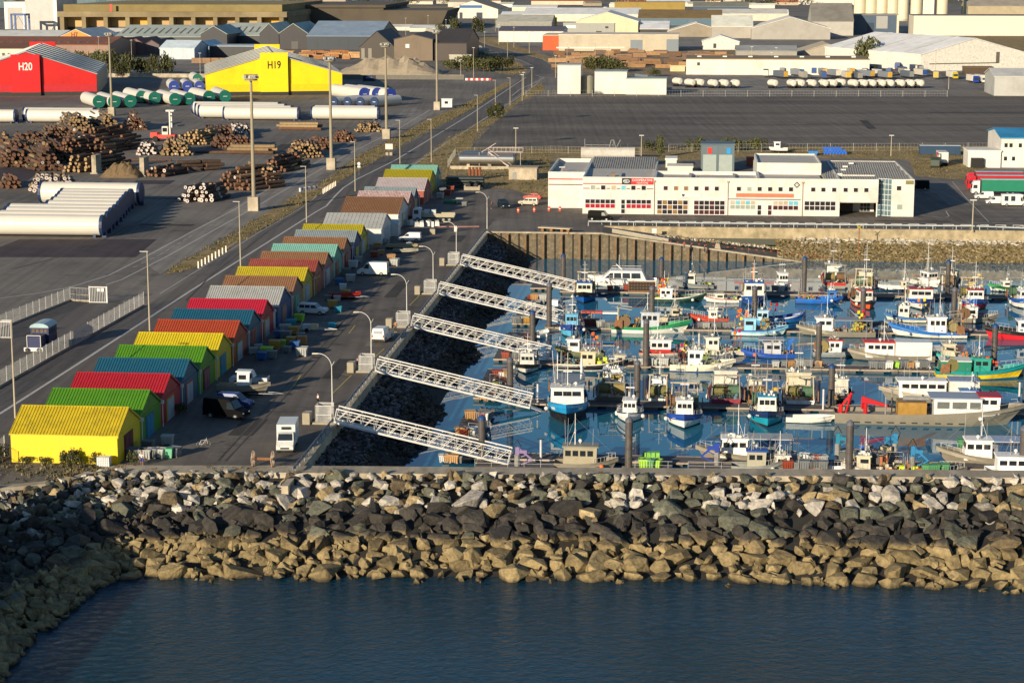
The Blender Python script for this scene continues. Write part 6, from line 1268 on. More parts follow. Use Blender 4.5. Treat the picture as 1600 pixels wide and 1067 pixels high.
ash('bare aluminium hull with white cabin and open stern frame on the yard tarmac', 382, 619, 0, 7.0, 2.2, M_metalhull, M_metalhull, z=.7, cab=(0,1.6,1.6), cabc='d4dcdc', F=(.9,1.3), name='metal_boat')
ash('red and white skiff with bow toward the basin on the quay', 538, 468, 8, 5.6, 1.6, 'c8301c', 'a81c14', z=.5, F=(.5,.9))
ash('tan flat skiff lying by the white workshop', 628, 389, -4, 6.4, 1.9, 'b0a080', 'a89878', z=.4, trailer=False, F=(.5,.7))
ash('grey narrow skiff behind the big white van', 634, 395, -2, 5, 1.4, '8c8c84', '9a988c', z=.35, trailer=False, F=(.4,.6))
ash('small green dinghy on the far quay', 706, 318, 0, 4, 1.4, '2c6c4c', '3c8a60', z=.3, trailer=False, F=(.4,.6))
simple('boat_trailer', 'empty galvanised boat trailer with a tan box on it', 'trailer', at(492,518,0), [('frame', M_alu, lambda m: (m.path([(-3,-.8,.5),(2,-.6,.5),(3.6,0,.5)],.05), m.path([(-3,.8,.5),(2,.6,.5),(3.6,0,.5)],.05), m.path([(-3,-.8,.5),(-3,.8,.5)],.05), m.path([(0,-.8,.5),(0,.8,.5)],.05), m.path([(-2.4,0,.5),(-2,0,1.5)],.05))), ('box', C('c8b48c'), lambda m: m.box(-.6,.5,-.4,.4,.5,1.2)), ('wheel', M_tyre, lambda m: [m.cyl((-1,s*.95-.1,.33),(-1,s*.95+.1,.33),.33,n=10) for s in (-1,1)])], rz=GRID-R(8))
def spool(m):
    for s in (-1.35, 1.35):
        for i in range(18):
            a, b = i*math.pi/9, (i+1)*math.pi/9
            for r in (1.15, .82): m.bar((s, r*math.cos(a), 1.2+r*math.sin(a)), (s, r*math.cos(b), 1.2+r*math.sin(b)), .09)
        for i in range(6): a = i*math.pi/3; m.bar((s,0,1.2),(s,1.1*math.cos(a),1.2+1.1*math.sin(a)),.08)
simple('cable_reel', 'large empty rusty reel standing on the quay corner by the breakwater', 'reel', at(411,730,0), [('flange', mt('flaking reel',(.42,.32,.24),.8,var=.5,s=3,dirt=(.25,.08,.03)), spool), ('drum', M_rust, lambda m: m.cyl((-1.3,0,1.2),(1.3,0,1.2),.22,n=10)), ('stand', M_rust, lambda m: (m.box(-1.6,-1.2,-.5,.5,0,.2), m.box(1.2,1.6,-.5,.5,0,.2)))]).scale = (.82,.82,.82)
simple('bicycle', 'small pale bicycle leaning in the middle of the yard', 'bicycle', at(318,698,0), [('wheel', M_steel, lambda m: [m.bar((cx_+.33*math.cos(k*.63),0,.34+.33*math.sin(k*.63)),(cx_+.33*math.cos(k*.63+.63),0,.34+.33*math.sin(k*.63+.63)),.025) for k in range(10) for cx_ in (-.5,.5)]), ('frame', M_alu, lambda m: m.path([(-.5,0,.34),(-.1,0,.35),(.35,0,.85),(-.25,0,.8),(-.5,0,.34)],.03)), ('handlebar', M_alu, lambda m: m.path([(.5,0,.34),(.38,0,.98),(.42,.25,1.0)],.025)), ('saddle', M_dark, lambda m: m.cb((-.27,0,.88),(.24,.12,.06)))], rz=GRID+.5)
for k, (x, y) in enumerate([(810,330),(835,329),(858,328),(875,328)]):
    simple('traffic_drum', f'{ORD[k]} orange banded drum from the parked estate car', 'traffic drum', at(x, y+2, 0), [('drum', C('e04a1c'), lambda m: m.cyl((0,0,0),(0,0,1.05),.32,.26,n=10)), ('band', C('e8e0d8'), lambda m: m.cyl((0,0,.5),(0,0,.66),.315,n=10))], group='orange drums before the cooperative building')
# fuel tanks
M_inox = mt('brushed steel', (.55,.54,.50), .28, .9, var=.08)
def tank(m):
    m.cyl((0,0,2.6),(15,0,2.6),1.75,n=24); m.cyl((-.4,0,2.6),(0,0,2.6),1.3,1.75,n=24); m.cyl((15,0,2.6),(15.4,0,2.6),1.75,1.3,n=24)
simple('fuel_tank', 'shiny horizontal steel fuel tank with gantry stairs', 'tank', at(719,263,0), [('vessel', M_inox, tank), ('bund', M_conc, lambda m: m.box(-2.5,18,-3,-2.7,0,.9)), ('saddle_support', M_conc, lambda m: [m.box(x,x+.8,-1.2,1.2,0,1.2) for x in (2,8,13)]), ('service_platform', mt('pinkish white rail',(.62,.52,.50),.5), lambda m: (m.box(8,17.5,-1,1,4.6,4.72), [m.bar((8+k*1.2,y,4.7),(8+k*1.2,y,5.8),.04) for k in range(9) for y in (-1,1)], m.path([(8,-1,5.8),(17.5,-1,5.8)],.05), m.path([(8,1,5.8),(17.5,1,5.8)],.05), m.path([(8,-1.2,4.6),(14.5,-1.6,.2)],.14), m.path([(8.4,-2,4.6),(14.9,-2.4,.2)],.08), m.path([(8,-1.2,5.6),(14.5,-1.6,1.2)],.06), m.path([(6,0,4.5),(10,0,7)],.08), [m.bar((x,-1.3,0),(x,-1.3,4.6),.1) for x in (5.5,8,17)]))])
simple('fuel_tank', 'second steel fuel tank behind the first, blue grey end', 'tank', at(726,257,0), [('vessel', M_inox, lambda m: m.cyl((0,0,2.2),(14,0,2.2),1.7,n=20))])
simple('pump_house', 'low concrete pump house below the fuel tank stairs', 'building', at(795,281,0), [('wall', M_conc, lambda m: m.box(0,7.4,0,6,0,3)), ('roof', mt('tan slab',(.42,.33,.22),.8), lambda m: m.box(-.2,7.6,-.2,6.2,3,3.2)), ('door', M_gear, lambda m: m.box(1,2,-.06,-.01,0,2))])
simple('fuel_tank', 'weathered white tank with hoops and pipes behind the cooperative building', 'tank', at(908,262,0), [('vessel', mt('weathered tank',(.5,.47,.42),.6,var=.2,dirt=(.35,.25,.15)), lambda m: m.cyl((0,0,4),(15,0,4),1.8,n=16)), ('pipework', M_gear, lambda m: (m.path([(1,0,5.8),(1,0,8)],.1), m.path([(1,-1,6.4),(9,-1,6.4),(9,-1,8)],.1), m.path([(8,-1.5,6),(8.4,-1.5,7.8),(9.2,-1.5,7.8),(9.6,-1.5,6)],.12), m.path([(10,-1.5,6),(11,-1.5,7.9)],.12), [m.bar((k,-1.2,5.8),(k,-1.2,6.8),.04) for k in range(1,15,2)])), ('leg', M_gear, lambda m: [m.bar((x,0,0),(x,0,3),.3) for x in (2,13)])])
simple('steel_beams', 'dark stacked steel platform frames beside the turquoise shed', 'stack', at(698,293,0), [('frame', mt('dark green steel',(.03,.045,.04),.6,var=.3), lambda m: [m.box(0,9.5,-2,2,.1+k*.75,.55+k*.75) for k in range(4)])])
for k in range(4): simple('rusty_pipe', f'{ORD[k]} upright rusty pipe of the cluster by the steel frames', 'pipe', at(734+k*5.3,281,0), [('pipe', mt('pipe rust',(.22,.07,.03),.8,var=.3), lambda m: m.cyl((0,0,0),(0,0,3.2),.36,n=10)), ('flange', M_rust, lambda m: m.cyl((0,0,3.2),(0,0,3.3),.44,n=10))])
simple('ramp_block', 'pale concrete cradle holding two black rolled pipes', 'block', at(738,297,0), [('cradle', M_cblk, lambda m: (m.box(-2,2,-1,1,0,.3), m.box(-2,-1.6,-1,1,.3,1.2), m.box(1.6,2,-1,1,.3,1.2), m.box(-1.6,1.6,-1,-.7,.3,.9))), ('roll', M_rubber, lambda m: [m.cyl((x,-.9,1.3),(x,2.6,1.5),.5,n=10) for x in (-.9,.9)])])
# slipway bits
simple('jetty_float', 'pale flat raft resting on trestles at the top of the slipway', 'raft', at(868,364,0), [('deck', C('c8b890'), lambda m: m.box(-3.6,3.6,-1,1,1.0,1.15)), ('trestle', M_rust, lambda m: [m.box(x,x+.6,-.8,.8,0,1.0) for x in (-3,-1,1.4,2.8)])], rz=GRID-R(18))
simple('beam', 'long pale concrete beam lying along the slipway', 'beam', W(-17,420,-.25), [('beam', M_cblk, lambda m: m.hexa([(0,-.5,0),(12,-3.5,-1.6),(12,-2.7,-1.6),(0,.3,0)],[(0,-.5,.7),(12,-3.5,-.9),(12,-2.7,-.9),(0,.3,.7)])), ('cap', M_alu, lambda m: m.hexa([(0,-.48,.705),(12,-3.48,-.895),(12,-2.72,-.895),(0,.28,.705)],[(0,-.48,.76),(12,-3.48,-.84),(12,-2.72,-.84),(0,.28,.76)]))])
simple('safety_netting', 'thin line of orange warning netting draped down the slipway', 'netting', at(1035,379,-1.8), [('net', C('c8401c'), lambda m: [m.box(k*1.5,k*1.5+.35,-.03,.03,.3-k*.13,.42-k*.13) for k in range(24)]), ('post', M_steel, lambda m: [m.bar((k*6,0,-.6-k*.5),(k*6,0,.7-k*.5),.04) for k in range(6)])])
simple('excavator_bucket', 'sandy boulder-like concrete weight on the slipway', 'weight', at(1121,391,-3.2), [('weight', M_cblk, lambda m: m.hexa([(-.7,-.6,0),(.7,-.6,0),(.7,.6,0),(-.7,.6,0)],[(-.35,-.4,1.5),(.4,-.4,1.4),(.4,.4,1.4),(-.35,.4,1.5)])), ('hook', M_rust, lambda m: m.bar((0,0,1.4),(0,0,1.8),.1))])
# ---------- people ----------
SKIN = mt('skin', (.38,.20,.13), .6)
def person(label, loc, rz, shirt, pants, hair='2a1c14', walk=0.0, bare=False):
    t = T('person', label, 'person', loc, rz)
    def skin(name_, verts, edges, rad, mat):
        me = bpy.data.meshes.new(name_); me.from_pydata(verts, edges, []); me.materials.append(mat); o = bpy.data.objects.new(name_, me); COL.objects.link(o); o.parent = t
        md = o.modifiers.new('s', 'SKIN'); me.skin_vertices.new() if not me.skin_vertices else None
        for i, r in enumerate(rad): me.skin_vertices[0].data[i].radius = (r, r*.85)
        me.skin_vertices[0].data[0].use_root = True; o.modifiers.new('d', 'SUBSURF').levels = 1; md.use_smooth_shade = True; return o
    w = walk
    V = [(0,0,.95),(0,0,1.15),(0,0,1.38),(0,0,1.5),(0.02,0,1.62),(0.02,0,1.72), (0,.2,1.4),(.02,.27,1.12),(.14+w,.26,.9),(.2+w,.26,.82), (0,-.2,1.4),(.02,-.27,1.12),(.1-w,-.26,.9),(.15-w,-.26,.82), (0,.1,.88),(w*.6+.02,.1,.5),(w*.9-.02,.1,.08),(w*.9+.13,.1,.04), (0,-.1,.88),(-w*.4+.02,-.1,.5),(-w-.02,-.1,.08),(-w+.13,-.1,.04)]
    E_ = [(0,1),(1,2),(2,3),(3,4),(4,5),(2,6),(6,7),(7,8),(8,9),(2,10),(10,11),(11,12),(12,13),(0,14),(14,15),(15,16),(16,17),(0,18),(18,19),(19,20),(20,21)]
    Rr = [.13,.12,.13,.055,.095,.09,.05,.042,.034,.03,.05,.042,.034,.03,.09,.06,.042,.035,.09,.06,.042,.035]
    skin('body', V, E_, Rr, SKIN)
    sv = [0,1,2,6,7,10,11]; skin('shirt', [V[i] for i in sv], [(0,1),(1,2),(2,3),(3,4),(2,5),(5,6)], [.155,.15,.155,.07,.058,.07,.058], C(shirt))
    pv_ = [0,14,15,18,19] if bare else [0,14,15,16,18,19,20]
    skin('trousers', [V[i] for i in pv_], [(0,1),(1,2),(0,3),(3,4)] if bare else [(0,1),(1,2),(2,3),(0,4),(4,5),(5,6)], [.15,.11,.085,.11,.085] if bare else [.15,.11,.078,.06,.11,.078,.06], C(pants))
    m = MB(); m.sphere((-.01,0,1.72), .115, 8, 6); m.build('hair', C(hair), t)
    m = MB(); m.box(-.04+w*.9,.2+w*.9,.04,.16,0,.07); m.box(-.04-w,.2-w,-.16,-.04,0,.07); m.build('shoe', C('c8c4bc'), t)
person('person in white top and blue shorts walking by the grey bins', at(222,728,.02), R(-80), 'e0dcd8', '2c3c8c', '6a1c1c', .12, True)
person('person in white shirt and black trousers standing on the kerb by the first gate', at(497,634,.4), R(20), 'e4e4e4', '141418')
person('person in an orange vest standing on the slipway', at(1069,390,-2.6), R(-60), 'e05a28', '6a6a70')
person('person in dark clothes stooping on the slipway', at(1101,395,-3.4), R(200), '4a3048', '2c2c34')
person('person in a red top chatting by the far quay lamp', at(768,326,0), R(180), 'b82830', '2c2c30')
person('person in grey standing opposite the red topped one by the lamp', at(761,326,0), R(0), '8c8c90', '1c1c20')
person('person in a tan jacket standing beside the third quay gate', at(618,519,0), R(90), 'b0743c', '20242c')
person('person in dark blue on the second quay gate step holding a red bag', at(559,577,0), R(90), '1c2c6c', '202024')
# pontoon clutter
pc = []
def rowbins(px0, px1, y, n, cols, lab, z=WZ+.56, jit=2):
    for k in range(n):
        x = px0+(px1-px0)*(k+.5)/n+rnd.uniform(-jit,jit); c = rnd.choice(cols); bin_(x, y+rnd.uniform(-1,.5), c, lab.format(c), z, rnd.choice([.95,1.1,1.2]), grp=lab.format(c).replace('tub', 'tubs'))
rowbins(1090,1150,512,7,['grey','pale','grey'],'{} tub lined up on the fourth pontoon by the light blue crabber')
rowbins(985,1058,570,9,['grey','grey','pale','lime'],'{} tub in the line on the third pontoon before the red and white cabin')
rowbins(1203,1285,573,6,['pale','grey','tan'],'{} tub in the line on the third pontoon at the royal blue boat')
rowbins(1360,1450,575,8,['lime','grey','tan','white','grey'],'{} tub on the third pontoon in front of the orange roofed workboat')
rowbins(1335,1400,512,5,['grey','pale'],'{} tub stacked by the canvas sheltered netter')
rowbins(945,985,454,3,['grey','rust'],'{} tub on the farthest pontoon by the motor yacht')
rowbins(935,960,512,4,['grey','lime','pale'],'{} tub on the fourth pontoon behind the pale blue wheelhouse')
rowbins(1205,1225,455,2,['pale','grey'],'{} tub on the farthest pontoon at the tall pilot boat')
rowbins(1475,1530,618,5,['pale','lime','grey'],'{} tub on the second pontoon row beyond the long workboat')
rowbins(1240,1290,722,5,['white','pale','rust','rust','blue'],'{} tub in the stack on the first pontoon under the crown')
rowbins(1222,1290,733,5,['white','rust','pale','grey'],'{} tub in the front stack on the first pontoon')
rowbins(1440,1480,738,3,['green','green'],'{} tub at the pile foot on the first pontoon')
rowbins(1500,1520,700,2,['green','green'],'{} tub raised beside the aluminium awning boat')
rowbins(1000,1032,731,3,['lime','lime','green'],'{} tub on the first pontoon by the dark pile')
for (x0, x1, y, n) in [(690,720,722,4),(715,745,680,4),(735,765,655,5),(756,782,625,4),(775,800,590,4),(785,815,560,4),(795,825,535,5),(800,830,505,4),(818,850,480,5),(828,856,470,4)]:
    rowbins(x0, x1, y, n, ['grey','grey','pale','tan','rust','ochre','white'], '{} tub on the dark spine pontoon under the gangways', jit=4)
def workcrane(label, x, y, col, flip=1, h=3.6, z=WZ+.56):
    f = flip
    simple('deck_crane', label, 'crane', at(x, y, z), [('pedestal', M_gear, lambda m: m.cyl((0,0,0),(0,0,1.6),.35,n=8)), ('boom', C(col), lambda m: (m.hexa([(-.25,-.2,1.2),(.25,-.2,1.2),(.25,.2,1.2),(-.25,.2,1.2)],[(-.2,-.2,h*.8),(.3,-.2,h*.8),(.3,.2,h*.8),(-.2,.2,h*.8)]), m.bar((0,0,h*.8),(f*1.9,0,h*.30),.22), m.bar((f*.2,.15,1.2),(f*1.2,.1,h*.5),.12), m.bar((f*1.9,0,h*.30),(f*.5,0,h*.12),.16), m.cb((f*.7,.0,h*.62),(1.0,.34,.4)))), ('hose', M_rubber, lambda m: m.path([(0,.2,1),(-f*.6,.2,h*.8),(0,.2,h*1.05),(f*.5,.2,h*.8)],.06))])
workcrane('azure folded hydraulic crane behind green tubs close to the crown', 1425, 733, '2c7cac', 1)
workcrane('azure upright crane with black hoses on the cluttered work barge', 1398, 712, '2a7aa8', -1)
workcrane('deep blue folded crane on the flat blue edged barge', 1120, 726, '1c3c9c', -1, 3.4)
workcrane('teal crane post with white cab frame on the work barge', 1308, 712, '1c7a94', 1)
workcrane('lilac bent davit arm at the foot of the first gangway', 808, 730, '84709a', 1, 3.2)
def barge(label, x0, x1, y, dpt, col, h=.9):
    p = at(x0, y, WZ); q = at(x1, y, WZ); L_ = (q-p).length
    t = T('work_barge', label, 'barge', p, GRID); m = MB(); m.box(0, L_, 0, dpt, -.4, h); m.build('hull', C(col, var=.2), t)
    m = MB(); m.box(.1, L_-.1, .1, dpt-.1, h, h+.05); m.build('deck', M_deck, t)
    m = MB()
    for k in range(int(L_/2)+1): m.bar((min(k*2,L_-.1),.1,h),(min(k*2,L_-.1),.1,h+1.0),.03)
    m.bar((0,.1,h+1),(L_,.1,h+1),.03); m.bar((0,.1,h+.5),(L_,.1,h+.5),.025); m.build('railing', M_alu, t); return t
barge('cluttered grey mussel barge with drums and winches under the crown wall', 1312, 1408, 728, 6, '9a958c')
barge('low flat barge with a bright blue rubbing edge', 1075, 1152, 740, 3.5, '2440b0', .5)
barge('railed grey raft at the first gangway foot', 742, 866, 738, 3.0, '6a645c', .7)
barge('pale railed raft next to the dark pile and green sacks', 992, 1050, 740, 2.5, '8a8680', .6)
for k in range(16):
    x = rnd.uniform(1318, 1402); y = rnd.uniform(708, 724); c = rnd.choice(['8a8070','2c5cb0','a86a4a','5a5a58','c8b890'])
    m_ = rnd.choice([0,1]); lb = ('blue' if c == '2c5cb0' else 'drab')+' drum or winch crowded on the mussel barge'
    simple('drum', lb, 'drum', at(x, y, WZ+.95), [('drum', C(c, var=.3), (lambda m: m.cyl((0,0,0),(0,0,1.1),.4,n=10)) if m_ else (lambda m: (m.cyl((-.5,0,.5),(.5,0,.5),.45,n=10), m.box(-.6,-.5,-.5,.5,0,1), m.box(.5,.6,-.5,.5,0,1)))), ('rim', M_gear, lambda m: m.cyl((0,0,1.1),(0,0,1.16),.43,n=10))], rz=rnd.random()*3, group=lb.replace('drum or winch','drums and winches'))
for k in range(2):
    simple('net_sack', f'{["lime green big sack beside the dark pile","second lime green big sack farther from the dark pile"][k]}', 'sack', at(1010+k*14, 722, WZ+.6), [('sack', C('7ab84a', var=.3, s=3), lambda m: m.hexa([(-.55,-.5,0),(.55,-.5,0),(.55,.5,0),(-.55,.5,0)],[(-.5,-.45,1.3),(.5,-.45,1.3),(.5,.45,1.3),(-.5,.45,1.3)])), ('tie', M_dark, lambda m: m.bar((0,-.5,.7),(0,-.52,1.3),.04))])
# extra dressed things moored along the rows
simple('net_rack', 'tyre-fendered dark rack along the farthest pontoon by the motor yacht', 'rack', at(984,456,WZ+.5), [('fender_mesh', M_rubber, lambda m: [m.cyl((k*.55,-.2,.5+j*.55),(k*.55,0,.5+j*.55),.26,n=8) for k in range(9) for j in range(3)]), ('frame', M_rust, lambda m: m.box(-.3,4.8,0,.15,0,2.0))])
simple('market_stall', 'orange and white awning with tubs on the fourth pontoon behind the blue boats', 'awning', at(926,508,WZ+.56), [('awning', C('e0562c'), lambda m: m.box(-2,1.6,-.8,.8,2.2,2.4)), ('awning', C('e4e0d8'), lambda m: m.box(1.7,4.4,-.8,.8,2.1,2.35)), ('post', M_rust, lambda m: [m.bar((x,y,0),(x,y,2.2),.05) for x in (-1.9,-.4,1.5,4.3) for y in (-.7,.7)]), ('counter', C('6a2c24'), lambda m: m.box(-1.8,1.2,-.5,.5,0,1.1))])
# ---------- log yard, tower sections, masts, fences, locomotive ----------
M_bark = [mt('brown bark', (.14,.075,.045), .95, var=.4, s=1.5, ovar=.35), mt('grey bark', (.13,.10,.075), .95, var=.35, s=1.5, ovar=.3), mt('dark bark', (.075,.048,.034), .95, var=.4, s=1.5, ovar=.3), mt('tan bark', (.27,.19,.10), .95, var=.3, s=1.5, ovar=.3)]
M_end = [mt('brown log end', (.17,.085,.05), .9, var=.3, s=2, ovar=.3), mt('pale log end', (.33,.22,.11), .9, var=.3, s=2, ovar=.3), mt('white painted log end', (.62,.55,.52), .8, var=.3, s=2)]
LOGME = {}
for bi in range(4):
    for ei in range(3):
        m = MB(); m.cyl((0,-.5,0),(0,.5,0),1,.94,n=9,m=0,cap=False)
        for y, s in ((-.5,1),(.5,.94)):
            m.cyl((0,y,0),(0,y+(.004 if y>0 else -.004),0),s,s,n=9,m=0,mc=1)
            if ei == 2: m.cyl((0,y,0),(0,y+(.008 if y>0 else -.008),0),s*.42,s*.42,n=8,m=0,mc=0)
        LOGME[bi, ei] = m.mesh('log', [M_bark[bi], M_end[ei]])
LP = [ # x0,x1,ybase,rows, r, len, bark, end, angle(deg of axis from grid u), label
 (98,150,206,5,.50,7,1,1,-25,'pale grey log in the tall heap beside the tower sections'),
 (148,190,204,6,.50,7,1,1,-28,'light log in the pyramid stack by the mast block'),
 (196,232,204,7,.42,6,0,0,-20,'brown log in the small steep pyramid'),
 (70,130,222,4,.50,6,1,0,-25,'grey brown log in the heap behind the dark heap'),
 (118,166,228,5,.52,6,0,0,20,'reddish brown log in the heap crossing the others'),
 (72,135,242,4,.55,6,0,0,15,'brown log in the middle of the great heap'),
 (28,76,242,3,.55,6,2,1,-28,'dark log in the low heap left of the great heap'.replace(' left of',' next to')),
 (0,52,262,4,.55,6,2,0,-25,'dark log at the road end of the long dark heap'),
 (50,102,268,5,.55,6,2,0,-30,'dark log in the middle of the long dark heap'),
 (98,146,270,4,.55,6,2,1,20,'dark log by the bay divider wall'),
 (45,128,301,3,.55,6,3,2,-18,'pale ended log in the ring-painted row before the towers'),
 (0,38,295,2,.55,6,0,0,-20,'brown log in the low pile at the yard edge'),
 (0,12,222,4,.5,6,2,1,-20,'dark log in the heap by the first white tower section'),
 (210,248,243,3,.48,6,3,2,-10,'white ringed log before the reach stacker'),
 (250,306,244,4,.48,6,3,1,-15,'honey coloured log beside the white ringed pile'),
 (275,328,227,4,.48,6,3,1,12,'honey log in the rear pile behind the reach stacker'),
 (312,374,221,4,.45,6,0,0,-14,'brown log in the long rear pile'),
 (355,396,210,3,.45,6,1,2,-14,'greyish log at the end of the long rear pile'),
 (228,262,277,2,.55,5,2,0,18,'dark brown log in the small pile past the earth heap'),
 (270,300,268,2,.55,5,2,0,60,'dark log lying crosswise past the earth heap'),
 (276,342,316,3,.55,5,2,2,10,'dark barked log with pale ringed end near the yard road'),
 (338,398,298,3,.55,5.5,2,0,40,'dark slanting log in the roadside heap'),
 (400,442,283,3,.5,5,1,1,-10,'pale ended log beside the tall mast block'),
 (380,402,272,3,.5,5,3,1,-10,'light log tucked behind the tall mast'),
 (448,510,247,4,.48,5,0,1,-12,'tan brown log in the pile at the second mast'),
 (520,560,222,3,.45,5,0,0,-12,'reddish log in the thin line along the yard lane'),
 (0,58,249,4,.55,6,2,0,-28,'dark log stacked behind the road end of the long dark heap'),
 (58,118,256,5,.55,6,2,0,-26,'dark log between the great heap and the long dark heap'),
 (20,78,228,3,.55,6,2,0,-24,'dark log thrown up beside the tallest heap'),
 (128,170,240,4,.52,6,0,0,18,'reddish log at the flank of the great heap'),
 (330,398,232,3,.5,6,0,0,-16,'brown log in the pile before the long tan trunks'),
 (404,446,270,4,.5,5.5,2,0,14,'dark log in the diagonal run past the great mast'),
 (480,522,234,3,.5,5,0,0,-12,'brown log bridging the second mast pile and the thin line'),
 (340,400,284,3,.55,5.5,2,0,38,'dark slanting log upslope in the roadside heap'),
 (555,600,207,3,.42,5,1,1,-12,'grey log at the far end of the thin line')]
logs = []
for x0, x1, yb, rows, r, ln, bk, en, ang, lab in LP:
    a = at(x0, yb); b = at(x1, yb); w = (b-a).length; n = max(3, int(w/(2.05*r))); d = (b-a).normalized(); rz = GRID+R(-ang); ax = Vector((-math.sin(rz), math.cos(rz), 0))
    depth_rows = 3 if rows >= 4 else 2; rows += 1
    for dr in range(depth_rows):
        for k in range(rows):
            for j in range(n-k):
                if k and rnd.random() < .07*k: continue
                p = a+d*((j+.5+k*.5)*2.05*r)+Vector((0,0,r+k*r*1.75))+ax*(ln*(.5+dr*1.08)+rnd.uniform(-.9,.9))+d*(dr*ln*math.sin(R(ang))*0)
                rr = r*rnd.uniform(.6, 1.05)
                logs.append((yb-dr*6, p, rr, ln*rnd.uniform(.8, 1.1), rz+rnd.uniform(-.12,.12), rnd.uniform(-.06,.06), bk if rnd.random() < .75 else rnd.randrange(4), en if rnd.random() < .93 else rnd.randrange(3), lab, k, dr))
logs.sort(key=lambda q: (q[10], -q[0]))
restl = [MB() for _ in range(4)]
for i, (yb, p, rr, ln, rz, tilt, bk, en, lab, k, dr) in enumerate(logs):
    if i < 295:
        o = bpy.data.objects.new('timber_log', LOGME[bk, en]); COL.objects.link(o); o.location = p; o.rotation_euler = (tilt, 0, rz); o.scale = (rr, ln, rr)
        tag(o, lab, 'log', lab.replace('log', 'logs', 1))
    else:
        M = Matrix.Translation(p) @ Euler((tilt, 0, rz)).to_matrix().to_4x4() @ Matrix.Diagonal((rr, ln, rr, 1))
        mb = restl[0]; mb.M = M; mb.cyl((0,-.5,0),(0,.5,0),1,.94,n=8,m=bk,mc=4+en)
restl[0].M = None
tag(restl[0].build('stacked_logs', M_bark+M_end), 'remaining rough logs heaped behind and between the log piles', 'logs', kind='stuff')
# long trunks lying along
for (x0, x1, y, rows, n, l) in [(355,430,241,3,3,'long brown trunk in the pile beside the great mast'),(434,500,204,3,3,'long brown trunk in the pile below the white sections'),(310,366,240,1,2,'long tan trunk on the ground behind the honey logs'),(180,270,252,1,1,'thin yellow trunk along the bay walls')]:
    a = at(x0, y); b = at(x1, y); w = (b-a).length
    for k in range(rows):
        for j in range(n+rows-1-k):
            o = bpy.data.objects.new('long_log', LOGME[3 if k else 0, 0]); COL.objects.link(o); rr = .5 if rows > 1 else .35
            o.location = (a+b)/2+Vector((rnd.uniform(-1,1), j*1.0+k*.5, rr+k*.85)); o.rotation_euler = (0,0,GRID+R(90)+rnd.uniform(-.05,.05)); o.scale = (rr, w*rnd.uniform(.85,1), rr)
            tag(o, l, 'trunk', l.replace('trunk', 'trunks'))
def heap(name, label, x0, x1, yb, h, dep, mat, n=16):
    a = at(x0, yb); b = at(x1, yb); w = (b-a).length; m = MB()
    nx, ny = 22, 10
    P = [[None]*(ny+1) for _ in range(nx+1)]
    for i in range(nx+1):
        for j in range(ny+1):
            u, v = i/nx, j/ny; e = min(1, 3.2*min(u, 1-u))*min(1, 3*min(v, 1-v)); z = h*e**.8*(.85+.35*noise.noise(Vector((i*.5, j*.6, h))))
            P[i][j] = (u*w, v*dep, max(z, 0) if e > 0 else -.05)
    for i in range(nx):
        for j in range(ny): m.quad(P[i][j], P[i+1][j], P[i+1][j+1], P[i][j+1])
    o = m.build(name, mat, None, loc=a, rz=GRID); tag(o, label, 'heap'); return o
heap('earth_heap', 'brown heap of bark and earth between two bay walls', 153, 218, 278, 4.0, 8, mt('bark mulch', (.17,.115,.06), .95, var=.5, s=2.5))
heap('sand_heap', 'long pale sand heap behind the yellow hangar', 520, 690, 117, 9, 30, mt('pale sand', (.34,.28,.20), .95, var=.15, s=.6))
for x, y in ((147,272),(222,276)): simple('bay_wall', f'upright concrete bay divider {"beside the dark logs" if x < 200 else "beside the earth heap"}', 'wall', at(x, y), [('slab', M_conc, lambda m: m.box(-.6,.6,0,5,0,5.0)), ('foot', M_conc, lambda m: m.box(-1,1,-.3,5.3,0,.3))])
# reach stacker
simple('reach_stacker', 'red reach stacker with white mast working among the logs', 'loader', at(259,221), [('chassis', C('d8341c'), lambda m: (m.box(-4,3.4,-1.5,1.5,1.0,2.2), m.box(-4.6,-2.4,-1.6,1.6,1.2,2.9))), ('cab', C('d8d4c0'), lambda m: m.box(-.9,1.0,-1,1,2.2,4.8)), ('cab_glass', M_vg, lambda m: m.box(-.7,.8,-1.03,-1.005,3.1,4.4)), ('mast', C('dad6cc'), lambda m: (m.box(1.6,2.0,-1.3,-.9,1,10), m.box(1.6,2.0,.9,1.3,1,10), m.box(.6,3.2,-1.3,1.3,9.6,10.1), [m.box(1.55,2.05,-.9,.9,z,z+.35) for z in (4,6,8)])), ('counterweight', M_dark, lambda m: m.box(-5,-4.6,-1.4,1.4,1.2,2.6)), ('wheel', M_tyre, lambda m: [m.cyl((x,s*1.5-.5,.9),(x,s*1.5+.5,.9),.9,n=12) for x in (-3,2.4) for s in (-1,1)])])
